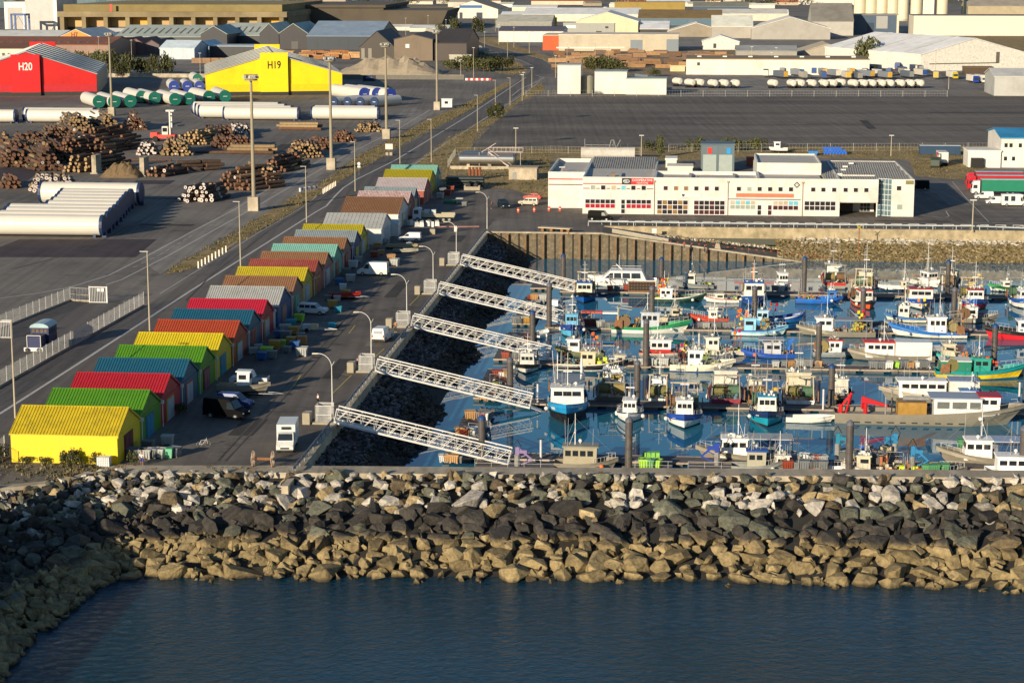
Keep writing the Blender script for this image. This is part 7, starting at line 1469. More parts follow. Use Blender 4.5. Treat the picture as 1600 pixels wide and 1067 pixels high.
# ---------- tower sections ----------
M_tow = mt('tower paint', (.66,.63,.56), .45, var=.04, s=.3); M_tcap = mt('blue tower cover', (.012,.035,.11), .5, var=.2); M_gcap = mt('green tower cover', (.008,.14,.10), .5, var=.25, s=1); M_bcap = mt('royal blue cover', (.02,.05,.30), .5, var=.25)
def section(label, x0, x1, yb, r, cap_l=None, cap_r=M_tcap, taper=.97, flange=True):
    a = at(x0, yb); b = at(x1, yb); L_ = (b-a).length; t = T('tower_section', label, 'tower section', a, GRID)
    m = MB(); m.cyl((0,0,r+.3),(L_,0,r+.3),r,r*taper,n=28); m.build('shell', M_tow, t, smooth=False)
    for x, cp in ((0, cap_l), (L_, cap_r)):
        if cp: m = MB(); s = -1 if x == 0 else 1; m.cyl((x-s*.15,0,r+.3),(x+s*.5,0,r+.3),r*1.03,n=20); m.box(min(x,x+s*.9),max(x,x+s*.9),-.5,.5,0,1.0); m.build('end_frame', cp, t)
    m = MB(); m.box(1,1.6,-r*.7,r*.7,0,.6); m.box(L_-1.6,L_-1,-r*.7,r*.7,0,.6); m.build('cradle', M_tcap, t)
TS = [(-40,165,368),(2,172,362),(13,177,356),(18,183,350.5),(78,188,345),(86,192,339.5),(92,196,334.5),(96,200,329.5),(100,206,325),(68,222,319)]
for k, (a, b, y) in enumerate(TS): section(f'{ORD[k]} white tower section from the purple slab in the big row', a, b, y, 2.15 if k < 9 else 2.5, M_tcap, M_tcap)
section('white tower section cut by the picture edge past the red hangar', -60, 27, 192, 2.3); section('long white tower section between red hangar and log heaps', 45, 164, 192, 2.3, M_tcap)
section('white tower section behind the long one near the red hangar', 40, 150, 189, 2.3, M_tcap)
for k in range(4): section(f'{ORD[k]} white tower section of the row before the yellow hangar', 352-k*2 if k < 1 else 318-k*5, 468-k*10, 188-k*3.0, 2.3, M_tcap, M_tcap)
section('single white tower section with blue ends beside the floodlight mast', 489, 592, 187.5, 2.3, M_tcap, M_tcap); section('white tower section behind the single blue ended one', 492, 588, 184.5, 2.2, M_tcap, M_tcap)
def tsec(label, x, y, r, L_, hd, cap, dy=0.0):
    p = at(x, y); t = T('tower_section', label, 'tower section', p, GRID+R(hd)); m = MB(); m.cyl((0,0,r+.3),(L_,0,r+.3),r,n=24); m.build('shell', M_tow, t)
    m = MB(); m.cyl((-.2,0,r+.3),(.15,0,r+.3),r*1.02,n=24); m.build('end_cover', cap, t)
    m = MB(); m.box(1,1.8,-r*.7,r*.7,0,.6); m.build('cradle', M_tcap, t)
    m = MB(); m.box(-.23,-.21,-r*.35,r*.35,r+.1,r+.35); m.build('cover_mark', M_frame, t)
for k, (x, y) in enumerate([(155,170),(179,170),(204,169),(222,162),(242,164),(274,166),(296,165),(327,162),(352,161)]): tsec(f'{ORD[k]} green covered tower section counted from the red hangar', x, y, 2.45, 26, 118 if k < 8 else 112, M_gcap)
for k, (x, y) in enumerate([(272,144),(293,144),(312,144)]): tsec(f'{ORD[k]} blue covered tower section of the trio behind the green ones', x, y, 2.3, 22, 108, M_bcap)
tsec('green covered tower section standing alone behind the blue trio', 309, 132, 2.3, 20, 110, M_gcap)
for k, (x, y) in enumerate([(570,158),(590,158),(610,159)]): tsec(f'{ORD[k]} large blue covered section in the group beside the yellow hangar', x, y, 2.6, 30, 125, M_bcap)
for k, (x, y) in enumerate([(522,168),(543,168),(563,168),(585,168)]): tsec(f'{ORD[k]} small blue ended section lying in front of the blue covered group', x, y, 1.9, 16, 62, M_tcap)
# ---------- floodlight masts ----------
M_mast = mt('mast concrete', (.30,.26,.18), .8, var=.12)
def mast(label, x, y, h=30, blk=True, group='tall floodlight masts of the yard'):
    t = T('floodlight_mast', label, 'floodlight mast', at(x, y), GRID, group)
    m = MB(); m.cyl((0,0,2),(0,0,h), .48, .30, n=12); m.build('shaft', M_mast, t)
    if blk: m = MB(); m.box(-1.2,1.2,-1.2,1.2,0,3.2); m.build('base_block', M_conc, t)
    m = MB(); m.cyl((0,0,h-.3),(0,0,h), 1.5, n=12); m.path([(1.6*math.cos(k*.785),1.6*math.sin(k*.785),h+1) for k in range(9)], .07); m.build('platform', M_mast, t)
    for k in range(8):
        a = k*.785; m = MB(); c = Vector((1.5*math.cos(a), 1.5*math.sin(a), h+.5)); m.cb(c, (.55,.55,.6)); m.bar(c-Vector((0,0,.9)), c, .05); m.build('floodlight', M_gear if k % 2 else mt('floodlight face',(.4,.42,.42),.3), t)
for k, (x, y, l) in enumerate([(175,181,'floodlight mast rising between the red hangar and the log heaps'),(397,329,'floodlight mast standing largest beside the yard lane'),(518,265,'floodlight mast, second up the yard lane'),(604,217,'floodlight mast, third up the yard lane'),(683,172,'floodlight mast, fourth up the yard lane by the guard cabin')]): mast(l, x, y, 30)
def pole(x, y, h, lab, group='thin lamp posts in the industrial area'):
    t = T('lamp_post', lab, 'lamp post', at(x, y), 0, group); m = MB(); m.cyl((0,0,0),(0,0,h), .16, .09, n=6); m.build('pole', mt('pale lamp post',(.42,.37,.27),.6,var=.1), t); m = MB(); m.box(-.7,.7,-.15,.15,h,h+.2); m.build('lamp_head', M_frame, t)
for k, (x, y, h) in enumerate([(634,56,14),(669,56,16),(697,62,15),(740,122,15),(757,85,14),(779,70,14),(803,75,14),(827,84,14),(793,93,13),(816,150,9),(831,137,9),(868,122,11),(886,100,12),(930,98,12),(951,102,12),(1174,112,13),(1212,110,12),(1291,110,12),(1461,120,14),(1472,108,12),(1482,140,10),(818,150,10),(774,50,16),(313,117,11),(155,95,14),(206,95,12),(1580,262,7),(1519,362,6.6),(878,318,8.5),(720,118,8),(1002,244,6),(1392,244,6),(806,256,10),(779,60,9),(1205,112,10)]):
    pole(x, y, h, f'thin pale lamp post standing {"near the road bend" if x < 860 and y < 100 else "by the cooperative and tanks" if y > 200 else "among the distant sheds" if x > 860 else "by the road junction"}', f'thin lamp posts {"near the road bend" if x < 860 and y < 100 else "by the cooperative and tanks" if y > 200 else "among the distant sheds" if x > 860 else "by the road junction"}')
# ---------- fences ----------
M_fen = mt('white fence', (.62,.62,.60), .5, var=.08)
def fence(label, pts, h=2.3, post=2.6, barp=.28, bw=.02, base=True, pw_=.07, mat=None, z=0.0):
    t = T('fence', label, 'fence', at(*pts[0], z), 0); o = at(*pts[0], z); mat = mat or M_fen
    P = [at(x, y, z)-o for x, y in pts]
    bars = MB()
    for a, b in zip(P, P[1:]):
        L_ = (b-a).length; d = (b-a)/L_; n = max(1, round(L_/post)); q = Vector((-d.y, d.x, 0))
        for k in range(n+1):
            if k < 90: m = MB(); c = a+d*(L_*k/n); m.bar(c, c+Vector((0,0,h+.1)), pw_); m.build('post', mat, t)
        nb = int(L_/barp)
        for k in range(nb): c = a+d*(L_*(k+.5)/nb); bars.bar(c+Vector((0,0,.25)), c+Vector((0,0,h)), bw)
        for z_ in (.3, h*.5, h-.02): bars.bar(a+Vector((0,0,z_)), b+Vector((0,0,z_)), .03)
        if base: bm_ = MB(); bm_.hexa([a-q*.08, b-q*.08, b+q*.08, a+q*.08], [a-q*.08+Vector((0,0,.3)), b-q*.08+Vector((0,0,.3)), b+q*.08+Vector((0,0,.3)), a+q*.08+Vector((0,0,.3))]); bm_.build('plinth', M_conc, t)
    bars.build('mesh_panel', mat, t); return t
fence('long white mesh fence between the road and the blue locomotive yard', [(-110,666),(0,605),(225,478)])
fence('white mesh fence on the yard side of the blue locomotive', [(-60,540),(0,515),(110,470)])
fence('short white mesh fence closing the rail yard end', [(110,470),(140,472)], 2.3)
simple('gate_panel', 'white framed closed gate leaf with notices at the rail yard end', 'gate', at(140,473), [('leaf', M_fen, lambda m: ([m.box(k*.28,k*.28+.06,-.03,.03,.1,2.7) for k in range(11)], m.box(0,3.0,-.05,.05,.05,.17), m.box(0,3.0,-.05,.05,2.6,2.75), m.box(-.05,.1,-.06,.06,0,2.8), m.box(2.9,3.1,-.06,.06,0,2.8))), ('notice', M_frame, lambda m: (m.cb((1.6,-.08,2.2),(.5,.03,.5)), m.cb((2.3,-.08,2.2),(.5,.03,.6))))])
simple('gate_panel', 'white slatted open gate leaf by the locomotive', 'gate', at(0,528), [('leaf', M_fen, lambda m: ([m.box(-2.4+k*.25,-2.4+k*.25+.05,-.03,.03,.1,2.5) for k in range(17)], m.box(-2.4,1.8,-.05,.05,2.45,2.6), m.box(-2.4,1.8,-.05,.05,.05,.15))), ('post', M_fen, lambda m: m.box(1.8,1.95,-.08,.08,0,2.7))])
M_chain = mt('galvanised post', (.48,.46,.40), .6, var=.15)
fence('pale post and mesh fence along the far edge of the dark lot', [(822,151),(1480,151.5)], 2.6, 9.5, 1.2, .02, False, .12, M_chain)
fence('chain link fence between the dark lot and the rough grass', [(1045,238),(1548,236)], 2.4, 7, 1.0, .02, False, .09, M_chain)
fence('chain link fence around the fuel tanks', [(700,262),(712,243),(860,240),(1000,243)], 2.2, 6, 1.0, .02, False, .08, M_chain)
fence('wire topped fence beside the first yellow shed', [(-30,738),(8,716)], 2.6, 2.5, .3)
# locomotive
p = at(54, 553); lo = T('locomotive', 'small blue shunting locomotive with pale rounded roof and white buffer beam', 'locomotive', p, GRID)
CB = C('0a1c50', var=.12); LB = C('9ab4bc')  # body blue darkened to stand for the shade the engine lies in
m = MB(); m.box(-1.35,1.35,2.6,6.4,1.0,3.4); m.build('cab', CB, lo)
m = MB(); m.prism([(-1.45,3.4),(1.45,3.4),(1.25,3.75),(.7,3.98),(0,4.05),(-.7,3.98),(-1.25,3.75)],'y',2.4,6.6); m.build('roof', LB, lo)
m = MB(); m.box(-.95,.95,0,2.6,1.0,2.5); m.build('bonnet', CB, lo)
m = MB(); m.box(-1.35,1.35,-.2,6.6,.75,1.0); m.build('frame', C('1c3c80'), lo)
m = MB(); m.box(-1.4,1.4,-.45,-.2,.45,1.0); m.build('buffer_beam', M_frame, lo)
m = MB(); m.cyl((-.85,-.9,.75),(-.85,-.45,.75),.24,n=10); m.cyl((.85,-.9,.75),(.85,-.45,.75),.24,n=10); m.build('buffer', M_dark, lo)
m = MB(); m.path([(-1.0,-.1,1.0),(-1.0,-.1,2.7),(1.0,-.1,2.7),(1.0,-.1,1.0)],.06); m.build('handrail', M_frame, lo)
for x in (-.9,-.3,.35,.9): m = MB(); m.cb((x,2.58,2.95),(.38,.04,.5)); m.build('window', mt('amber cab window',(.12,.08,.03),.3), lo)
for y in (3.2,4.4,5.5): m = MB(); m.cb((1.37,y,2.8),(.04,.7,.6)); m.build('window', M_bw, lo)
m = MB()
for y in (1.2,3.3,5.4): m.cyl((-.9,y,.5),(.9,y,.5),.5,n=14)
m.build('wheel', M_wl, lo)
# bollards, signs along the verge
for k in range(9): 
    x = 310+k*5.4; y = 418-k*3.1
    simple('marker_post', 'short white marker post in the row on the verge by the brown roofed sheds', 'post', at(x, y+1, 0), [('post', C('e0d8c8'), lambda m: m.box(-.12,.12,-.08,.08,0,1.25)), ('cap', C('c8a890'), lambda m: m.box(-.13,.13,-.09,.09,1.25,1.3))], group='white marker posts on the verge, near row')
for k in range(9):
    simple('marker_post', 'short white marker post in the row by the lane beyond the marker barrier', 'post', at(505+k*2.4, 303-k*1.5, 0), [('post', C('e0d8c8'), lambda m: m.box(-.12,.12,-.08,.08,0,1.25)), ('cap', C('c8a890'), lambda m: m.box(-.13,.13,-.09,.09,1.25,1.3))], group='white marker posts, far row')
simple('water_barrier', 'red, white and blue plastic barrier on the lane verge', 'barrier', at(483,298), [('segment', C('d8d4d0'), lambda m: [m.box(-3.4+k*1.7,-2.0+k*1.7,-.25,.25,0,.95) for k in range(4)]), ('stripe', C('3c4c9c'), lambda m: [m.box(-2.9+k*1.7,-2.5+k*1.7,-.27,.27,.3,.97) for k in range(4)])], rz=GRID+R(58))
simple('road_sign', 'white square back-lit style board on two concrete feet by the road', 'sign', at(608,243), [('panel', C('d8d2c4'), lambda m: m.cb((0,0,2.6),(2.2,.12,1.6))), ('foot', M_conc, lambda m: (m.box(-1,-.2,-.4,.4,0,.9), m.box(.2,1,-.4,.4,0,.9))), ('post', M_steel, lambda m: m.bar((0,0,0),(0,0,1.9),.08))])
simple('road_sign', 'round white and square signs on a post at the verge', 'sign', at(561,274), [('disc', C('d8d8d4'), lambda m: (m.cyl((0,-.1,3.1),(0,0,3.1),.42,n=12), m.cb((0,-.05,2.3),(.8,.06,.5)))), ('post', M_steel, lambda m: m.bar((0,0,0),(0,0,3.3),.06))])
simple('guard_cabin', 'small white guard cabin at the fourth mast', 'cabin', at(690,168), [('wall', C('dcdad2'), lambda m: m.box(0,4.2,0,3,0,3.2)), ('roof', C('e4e2da'), lambda m: m.box(-.2,4.4,-.2,3.2,3.2,3.4)), ('window', M_bw, lambda m: m.box(1.2,2.6,-.05,-.01,1.4,2.4))])
simple('water_barrier', 'long red and white barrier line across the junction lane', 'barrier', at(727,126), [('segment', C('dcd8d4'), lambda m: [m.box(k*2.6,k*2.6+1.2,-.3,.3,0,1.1) for k in range(5)]), ('segment', C('c83c34'), lambda m: [m.box(1.3+k*2.6,2.5+k*2.6,-.3,.3,0,1.1) for k in range(5)])])
# ---------- distant halls ----------
def zat(P, y):                       # height at which the point above P shows at photo row y
    b = (533.5-y)/FP; ry = math.cos(TH)+b*math.sin(TH); rz_ = -math.sin(TH)+b*math.cos(TH); return CZ+rz_*P.y/ry
def wall_dirt(h): return tuple(c*.62*k for c, k in zip(hx(h), (1, .94, .82)))
def hall(name, label, xl, xr, yb, ye, yr, depth, mode, wall, roof, rot=0.0, side=None, doors=(), bands=(), ribs=0, over=.4, sky=0, cat='warehouse'):
    P0 = at(xl, yb); rz = GRID+R(rot); dx, dy = math.cos(rz), math.sin(rz); k = (xr-800)/FP
    w = (k*(P0.y*math.cos(TH)+CZ*math.sin(TH))-P0.x)/(dx-k*dy*math.cos(TH)); D = Vector((dx, dy, 0)); N_ = Vector((-dy, dx, 0))
    he = zat(P0, ye); t = T(name, label, cat, P0, rz)
    wm = C(wall, var=.10, s=.15, dirt=wall_dirt(wall), ds=.12, dm=.45) if isinstance(wall, str) else wall; rm = mt('hall roof '+roof, tuple(min(.85, c*1.35) for c in hx(roof)), .7, var=.16, s=.12, dirt=tuple(c*.6 for c in hx(roof)), ds=.08, dm=.5) if isinstance(roof, str) else roof  # roof colours raised to stand for bright sun on the slopes
    m = MB(); r = MB(); m2 = MB()
    if mode == 'g':
        hr = max(zat(P0+D*(w/2), yr), he+.5)
        m.prism([(0,0),(w,0),(w,he),(w/2,hr),(0,he)], 'y', 0, .4, 0); m.prism([(0,0),(w,0),(w,he),(w/2,hr),(0,he)], 'y', depth-.4, depth, 0)
        m.box(0,.4,.4,depth-.4,0,he); m.box(w-.4,w,.4,depth-.4,0,he)
        for (xa, za, xb, zb) in ((-over, he-.1, w/2, hr+.15), (w/2, hr+.15, w+over, he-.1)):
            r.hexa([(xa,-over,za),(xb,-over,zb),(xb,depth+over,zb),(xa,depth+over,za)], [(xa,-over,za+.35),(xb,-over,zb+.35),(xb,depth+over,zb+.35),(xa,depth+over,za+.35)])
            for q in range(ribs):
                y = depth*(q+.5)/ribs; m2.hexa([(xa+.5,y-.8,za+.5+(zb-za)*.5/(xb-xa)),(xb-.5,y-.8,zb+.5-(zb-za)*.5/(xb-xa)),(xb-.5,y+.8,zb+.5-(zb-za)*.5/(xb-xa)),(xa+.5,y+.8,za+.5+(zb-za)*.5/(xb-xa))], [(xa+.5,y-.8,za+.56),(xb-.5,y-.8,zb+.56),(xb-.5,y+.8,zb+.56),(xa+.5,y+.8,za+.56)])
    elif mode == 's':
        hr = max(zat(P0+N_*(depth/2), yr), he+.3)
        for x0 in (0, w-.4): m.prism([(0,0),(depth,0),(depth,he),(depth/2,hr),(0,he)], 'x', x0, x0+.4, 0)
        m.box(.4,w-.4,0,.4,0,he); m.box(.4,w-.4,depth-.4,depth,0,he)
        for (ya, za, yb_, zb) in ((-over, he-.1, depth/2, hr+.15), (depth/2, hr+.15, depth+over, he-.1)):
            r.hexa([(-over,ya,za),(w+over,ya,za),(w+over,yb_,zb),(-over,yb_,zb)], [(-over,ya,za+.3),(w+over,ya,za+.3),(w+over,yb_,zb+.3),(-over,yb_,zb+.3)])
        for q in range(ribs):
            x = w*(q+.5)/ribs; y0, y1 = depth*.12, depth*.4; z0 = he+(hr-he)*y0/(depth/2)+.3; z1 = he+(hr-he)*y1/(depth/2)+.3
            m2.hexa([(x-.7,y0,z0),(x+.7,y0,z0),(x+.7,y1,z1),(x-.7,y1,z1)], [(x-.7,y0,z0+.1),(x+.7,y0,z0+.1),(x+.7,y1,z1+.1),(x-.7,y1,z1+.1)])
    else:
        m.box(0,w,0,.4,0,he); m.box(0,w,depth-.4,depth,0,he); m.box(0,.4,.4,depth-.4,0,he); m.box(w-.4,w,.4,depth-.4,0,he)
        r.box(-.2,w+.2,-.2,depth+.2,he,he+.4); hr = he
        for q in range(sky): x = w*(q+.5)/sky; m2.cb((x,depth*.5,he+.7),(2.2,2.2,.6))
    m.build('wall', wm, t); r.build('roof', rm, t)
    if m2.v: m2.build('rooflight', C('d8d8d0') if sky or mode == 'g' else C('6a665c'), t)
    for (a, b, z0, z1, c) in doors:      # fractions of width, metres or fraction of height
        d = MB(); d.box(a*w, b*w, -.12, -.01, z0*he, z1*he); d.build('door' if z0 < .02 else 'window_band', C(c), t)
    # cladding seams on the front
    sm = MB(); n = max(2, int(w/7))
    for q in range(1, n): sm.box(w*q/n-.12, w*q/n+.12, -.05, -.01, .3, he-.2)
    sm.build('cladding_seam', wm, t)
    t['w'] = w; return t, w, he, hr
def sign_at(t, s, x, z, size, col, fw=1.0, y=-.3, bold=0.0): text(s, size, C(col), t, (x, y, z), 0, fw, bold)
# the red and yellow numbered hangars
def hangar(label, xl, xr, yb, ye, yr, col, tower, num, numcol, rot, depth, roofc):
    t, w, he, hr = hall('hangar', label, xl, xr, yb, ye, yr, depth, 'g', col, roofc, rot, ribs=7, cat='hangar')
    k = w/(xr-xl); x0, x1 = (tower[0]-xl)*k, (tower[1]-xl)*k; s = SCL((xl+xr)/2, yb); h = (yb-tower[2])/s
    m = MB(); m.box(x0, x1, -1.6, -.02, .3, h+.9); m.build('door_tower', C('cc1418' if num == 'H20' else 'f4d40c', var=.06), t)
    m = MB(); m.box(-.02, w+.02, -.10, -.005, 0, 1.6); m.box(x0-.03,x1+.03,-1.66,-1.605,0,1.5); m.build('base_band', C('34322e'), t); m = MB(); m.box(w+.01, w+.09, .3, depth-.3, .02, he-.2); m.build('side_cladding', C('8a8c88', var=.2, s=.4), t)
    m = MB(); m.box(.05, x0-.05, -.16, -.11, 1.6, he*.52); m.box(x1+.6, w-.05, -.16, -.11, 1.6, he*.52); m.build('lower_cladding', C('c01828' if num == 'H20' else 'e8c406'), t)
    m = MB(); m.box(x1+.1, x1+.55, -.5, -.02, 0, h*.9); m.build('door_gap', C('401010' if num == 'H20' else '5a4c08'), t)
    sign_at(t, num, (x0+x1)/2, h*.74, 4.6, numcol, .75, -1.66, .07)
    return t, w, he, hr, k
t, w_, he_, hr_, k_ = hangar('huge scarlet gabled hangar with H20 in white on its door tower', -66, 152, 151, 118, 82, 'c81410', (19, 64, 90), 'H20', 'e8e4e0', 14, 95, '8c9698')
m = MB(); m.box(w_*.5-6, w_*.5+6, 93, 95.5, hr_-4, hr_+1.2); m.build('rear_parapet', C('c81410'), t)
t, w_, he_, hr_, k_ = hangar('huge bright yellow gabled hangar with H19 in black on its door tower', 322, 535, 150, 117, 86, 'f0d008', (407, 450, 87), 'H19', '1c1a14', 14, 90, 'a09c8c')
m = MB(); m.box(w_*.5-6, w_*.5+6, 88, 90.5, hr_-4, hr_+1.2); m.build('rear_parapet', C('f0d008'), t)
HL = [
 ('long low hall with white roof behind the red hangar', -40,88,62,59,48,70,'s','c8c4b8','c4c4bc',0,{}),
 ('rusty brown roofed long warehouse with skylight row behind the red hangar', -40,170,92,70,58,60,'s','8a6a5c','7a4a30',0,{'ribs':14}),
 ('white walled building with windows and brown roof at the edge behind red hangar', -60,50,96,76,68,40,'s','c8c2ae','6a4830',0,{'doors':((.58,.62,.45,.65,'3a3a3c'),(.66,.70,.45,.65,'3a3a3c'),(.74,.78,.45,.65,'8a8a84'),(.82,.86,.45,.65,'8a8a84'),(.9,.94,.45,.65,'8a8a84'))}),
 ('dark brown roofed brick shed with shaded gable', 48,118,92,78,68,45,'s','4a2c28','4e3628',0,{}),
 ('brick warehouse gable with brown roof near the tree row', 137,176,88,72,62,50,'g','6a5050','7a4a34',0,{}),
 ('second brick gable of the row behind the trees', 176,200,86,70,62,50,'g','665050','7a4634',0,{}),
 ('third brick gable of the row behind the trees', 200,226,86,70,62,50,'g','6a5454','7a4634',0,{}),
 ('fourth brick gable of the row behind the trees', 226,249,86,71,64,50,'g','5c4c50','5a4238',0,{}),
 ('small pale blue hall with white roof beside the brick gables', 250,304,93,76,64,36,'s','b4c0c8','c0ccd4',0,{}),
 ('small pale blue gable hall next to the white roofed one', 304,327,88,73,66,36,'g','a4b4c0','b8c4cc',0,{}),
 ('flat dark shed with pale roof edge behind the yellow hangar', 328,400,90,73,68,30,'f','2c2e34','98a4ac',0,{}),
 ('long grey roofed hall with dark walls and slit rooflights', 180,316,70,58,40,80,'s','34363c','98a098',0,{'ribs':12}),
 ('dark navy gable hall closing the long grey roof', 314,355,72,54,42,50,'g','24262e','98a098',0,{}),
 ('grey roofed hall with slit rooflights behind the yellow hangar ridge', 340,412,69,56,37,70,'s','34363c','98a098',0,{'ribs':7}),
 ('dark gable hall behind the yellow hangar', 406,436,76,53,38,60,'g','26262c','9aa098',0,{}),
 ('second dark gable hall with open door slot', 437,481,77,53,38,60,'g','26242a','9ca49a',0,{'doors':((.42,.66,.0,.5,'4a4848'),)}),
 ('wide low blue-grey roofed open timber hall', 480,592,78,57,34,90,'s','26303c','7c8c9c',0,{}),
 ('white roofed hall at the orange gable', 140,190,61,58,45,60,'s','d0c8b8','ccc8be',0,{}),
 ('dark brown gabled store with open side bays', 562,616,93,74,50,60,'g','3c342e','453e3a',0,{'doors':((.05,.15,.01,.9,'807a70'),(.25,.35,.01,.9,'807a70'))}),
 ('brown grey gabled store with a small white square', 616,676,95,62,55,60,'g','70604e','453e3a',0,{}),
 ('long dark brown store wall receding by the tank train', 676,729,95,68,46,70,'s','443a36','3c3634',0,{}),
 ('brick hall with tan roof and blue grey doors', 612,698,42,26,12,90,'s','7a4434','8c7850',0,{'doors':((.18,.26,.01,.9,'4a5c68'),(.4,.48,.01,.9,'4a5c68'),(.62,.7,.01,.9,'4a5c68'),(.82,.9,.01,.9,'4a5c68'))}),
 ('large white gabled warehouse with blue banner near the road bend', 698,778,29,15,2,120,'g','dcd6c4','8a7c68',0,{'doors':((.25,.31,.0,.65,'2a3448'),(.58,.70,.0,.65,'2a3448'))}),
 ('dark roofed white hall at the verge of the bending road', 779,880,66,49,42,50,'s','d4d4cc','54505a',0,{}),
 ('pale canopy roofed store with yellow totem', 775,862,44,35,24,60,'s','8a8a84','a8a698',0,{}),
 ('long low white arched roof factory', 817,1000,34,23,13,90,'s','d4ccba','dcd8cc',0,{}),
 ('wide cream gabled hall', 900,997,52,34,20,80,'g','d0c4a2','c8c8c0',0,{}),
 ('brown roofed hall with blue glazed wall behind the cream hall', 997,1128,40,29,16,70,'s','5c7080','74603c',0,{'doors':((.06,.3,.1,.9,'4c6878'),(.35,.6,.1,.9,'4c6878'),(.66,.95,.1,.9,'4c6878'))}),
 ('grey cubic office with white sign', 880,960,52,37,36,35,'f','9a9a94','a4a098',0,{'doors':((.05,.25,.5,.8,'dcdcd8'),(.64,.75,.01,.2,'3a3a3a'),(.82,.88,.5,.7,'2c2c34'))}),
 ('white roofed hall over dark walls', 1000,1045,53,46,34,60,'s','3c3832','dcdad0',0,{}),
 ('grey gabled shed in front of the white roofed hall', 1043,1133,58,50,37,50,'g','8c8272','c8c4b8',0,{}),
 ('pale roofed grey hall with brown weathered roof patches', 1112,1176,60,42,25,60,'s','a09a90','d4d0c0',0,{}),
 ('grey gabled hall joining the weathered roof', 1174,1297,62,45,28,60,'g','a09c94','c8c4b8',0,{}),
 ('orange ended long cream depot', 873,1060,80,55,54,45,'f','b8ae98','c4b8a4',0,{'sky':0,'doors':((-.02,.3,.16,.24,'e0dccc'),(.6,.7,.0,.7,'78828a'),(.9,1.0,.0,.75,'78828a'),(.3,.55,.2,.26,'dcd8c8'))}),
 ('bright orange end block of the cream depot', 848,873,79,56,55,45,'f','c8501c','b8ae98',0,{}),
 ('small arched white shed among the timber stacks', 1097,1155,78,66,57,30,'g','d8d4c8','d8d4c8',0,{'doors':((.3,.38,.2,.8,'3a3a3a'),)}),
 ('white long hall with brown roof rim behind the tanker park', 1072,1358,117,93,88,40,'f','d4d2c8','7c6a4c',0,{'sky':7,'doors':((.06,.075,.6,.8,'3a3a3c'),(.95,.99,.2,.35,'3c4456'))}),
 ('low grey roofed store behind the white long hall', 1150,1245,92,80,72,30,'s','98948c','8a8c8a',0,{}),
 ('tan roofed gable store beside silver ducts', 1245,1340,90,84,70,50,'g','a49c8c','a89c84',0,{}),
 ('big grey barn roofed hall with blue shaded flank', 1268,1333,56,34,6,60,'s','b0aca4','78746c',0,{}),
 ('hall flank coloured blue for its shade, with openings', 1333,1404,54,24,14,40,'f','44566a','8c8474',0,{'doors':((.3,.45,.0,.6,'2c3c50'),(.5,.75,.3,.95,'9a9a98'),(.95,1.0,.0,1.0,'c8c0ac'))}),  # blue wall colour stands for the shade on this side
 ('very long plain white wall building', 1427,1640,56,25,24,40,'f','d8d0bc','5c5a5c',0,{}),
 ('weathered tan hall above the long white wall', 1512,1640,26,10,-4,60,'s','a89c80','8c8478',0,{}),
 ('grey wall building with olive roof at the top', 1226,1420,8,-12,-20,60,'f','d4d0c4','8c7c4c',0,{}),
 ('small pale grey gable shed beside the parked trucks', 1553,1640,150,120,108,30,'s','b0b0ac','b4b4b0',0,{}),
 ('brown low cabin behind the yellow truck', 1507,1552,116,106,104,10,'f','4c3c2c','5c4a34',0,{}),
 ('mustard walled hall beneath the top trees', 960,1070,17,4,0,50,'f','947c34','7c6c3c',0,{}),
 ('blue roofed hall far behind the cream hall', 1083,1170,20,11,4,60,'s','34506c','7a7868',0,{}),
 ('white low halls near the top edge', 1106,1230,33,22,15,60,'s','ccc4b4','c4c0b4',0,{}),
 ('red tiled long house row at the top', 830,930,8,2,-3,40,'s','c8bca4','8a4c34',0,{}),
 ('white roofed depot by the top road', 700,760,12,4,0,60,'s','c4bcac','a89c8c',0,{}),
 ('pale low hall between the brick hall and the white warehouse yard', 640,700,50,45,40,50,'s','d0c8b4','d8d4c8',0,{}),
 ('cream low depot beyond the road bend', 782,832,30,24,19,50,'s','d4ccb4','dcd8cc',0,{}),
 ('white gabled unit near the mustard hall', 928,962,24,18,12,40,'g','dcd6c8','dcd8cc',0,{}),
 ('white flat unit by the tan roof corner', 1128,1172,44,36,33,30,'f','d8d4c4','dcd8cc',0,{'sky':3}),
 ('pale store squeezed before the white low halls', 1180,1232,28,21,16,30,'s','d4ccb8','e0dcd0',0,{}),
 ('cream row of units along the top road', 800,870,18,12,9,40,'s','d8ceb4','d8d4c8',0,{}),
 ('white twin roofed unit far behind the blue roofed hall', 1010,1078,10,4,0,40,'s','dcd4c0','e0dcd0',0,{}),
 ('white store between the silos and the great white hall', 1404,1428,52,42,38,24,'f','d8d4c8','dcd8cc',0,{}),
 ('long grey white unit in front of the bunker tower', 560,640,48,43,39,40,'s','c8c4b8','d0ccc4',0,{}),
 ('far white sheds beyond the submarine bunker', 440,540,7,1,-3,60,'s','c4bca8','8a5c40',0,{}),
]
for (lb, xl, xr, yb, ye, yr, dp, md, wc, rc, rot, kw) in HL:
    t, w_, he_, hr_ = hall('warehouse', lb, xl, xr, yb, ye, yr, dp, md, wc, rc, rot, **kw)
    if 'blue banner' in lb: m = MB(); m.box(w_*.25,w_*.69,-.3,-.15,he_*1.15,he_*1.45); m.build('banner', C('2c5c98'), t)
    if 'small white square' in lb: m = MB(); m.box(w_*.3,w_*.4,-.3,-.15,he_*.6,he_*.78); m.build('number_plate', C('e4e4e0'), t)
# orange gable H7
t, w_, he_, hr_ = hall('hangar', 'orange gabled hangar front lettered H7 behind the brown roofed sheds', 90, 148, 66, 60, 47, 70, 'g', 'e8840c', 'ccc8be', 0, cat='hangar'); sign_at(t, 'H7', w_*.46, he_+(hr_-he_)*.35, 5.2, '3c1c08', .8, -.2, .1)
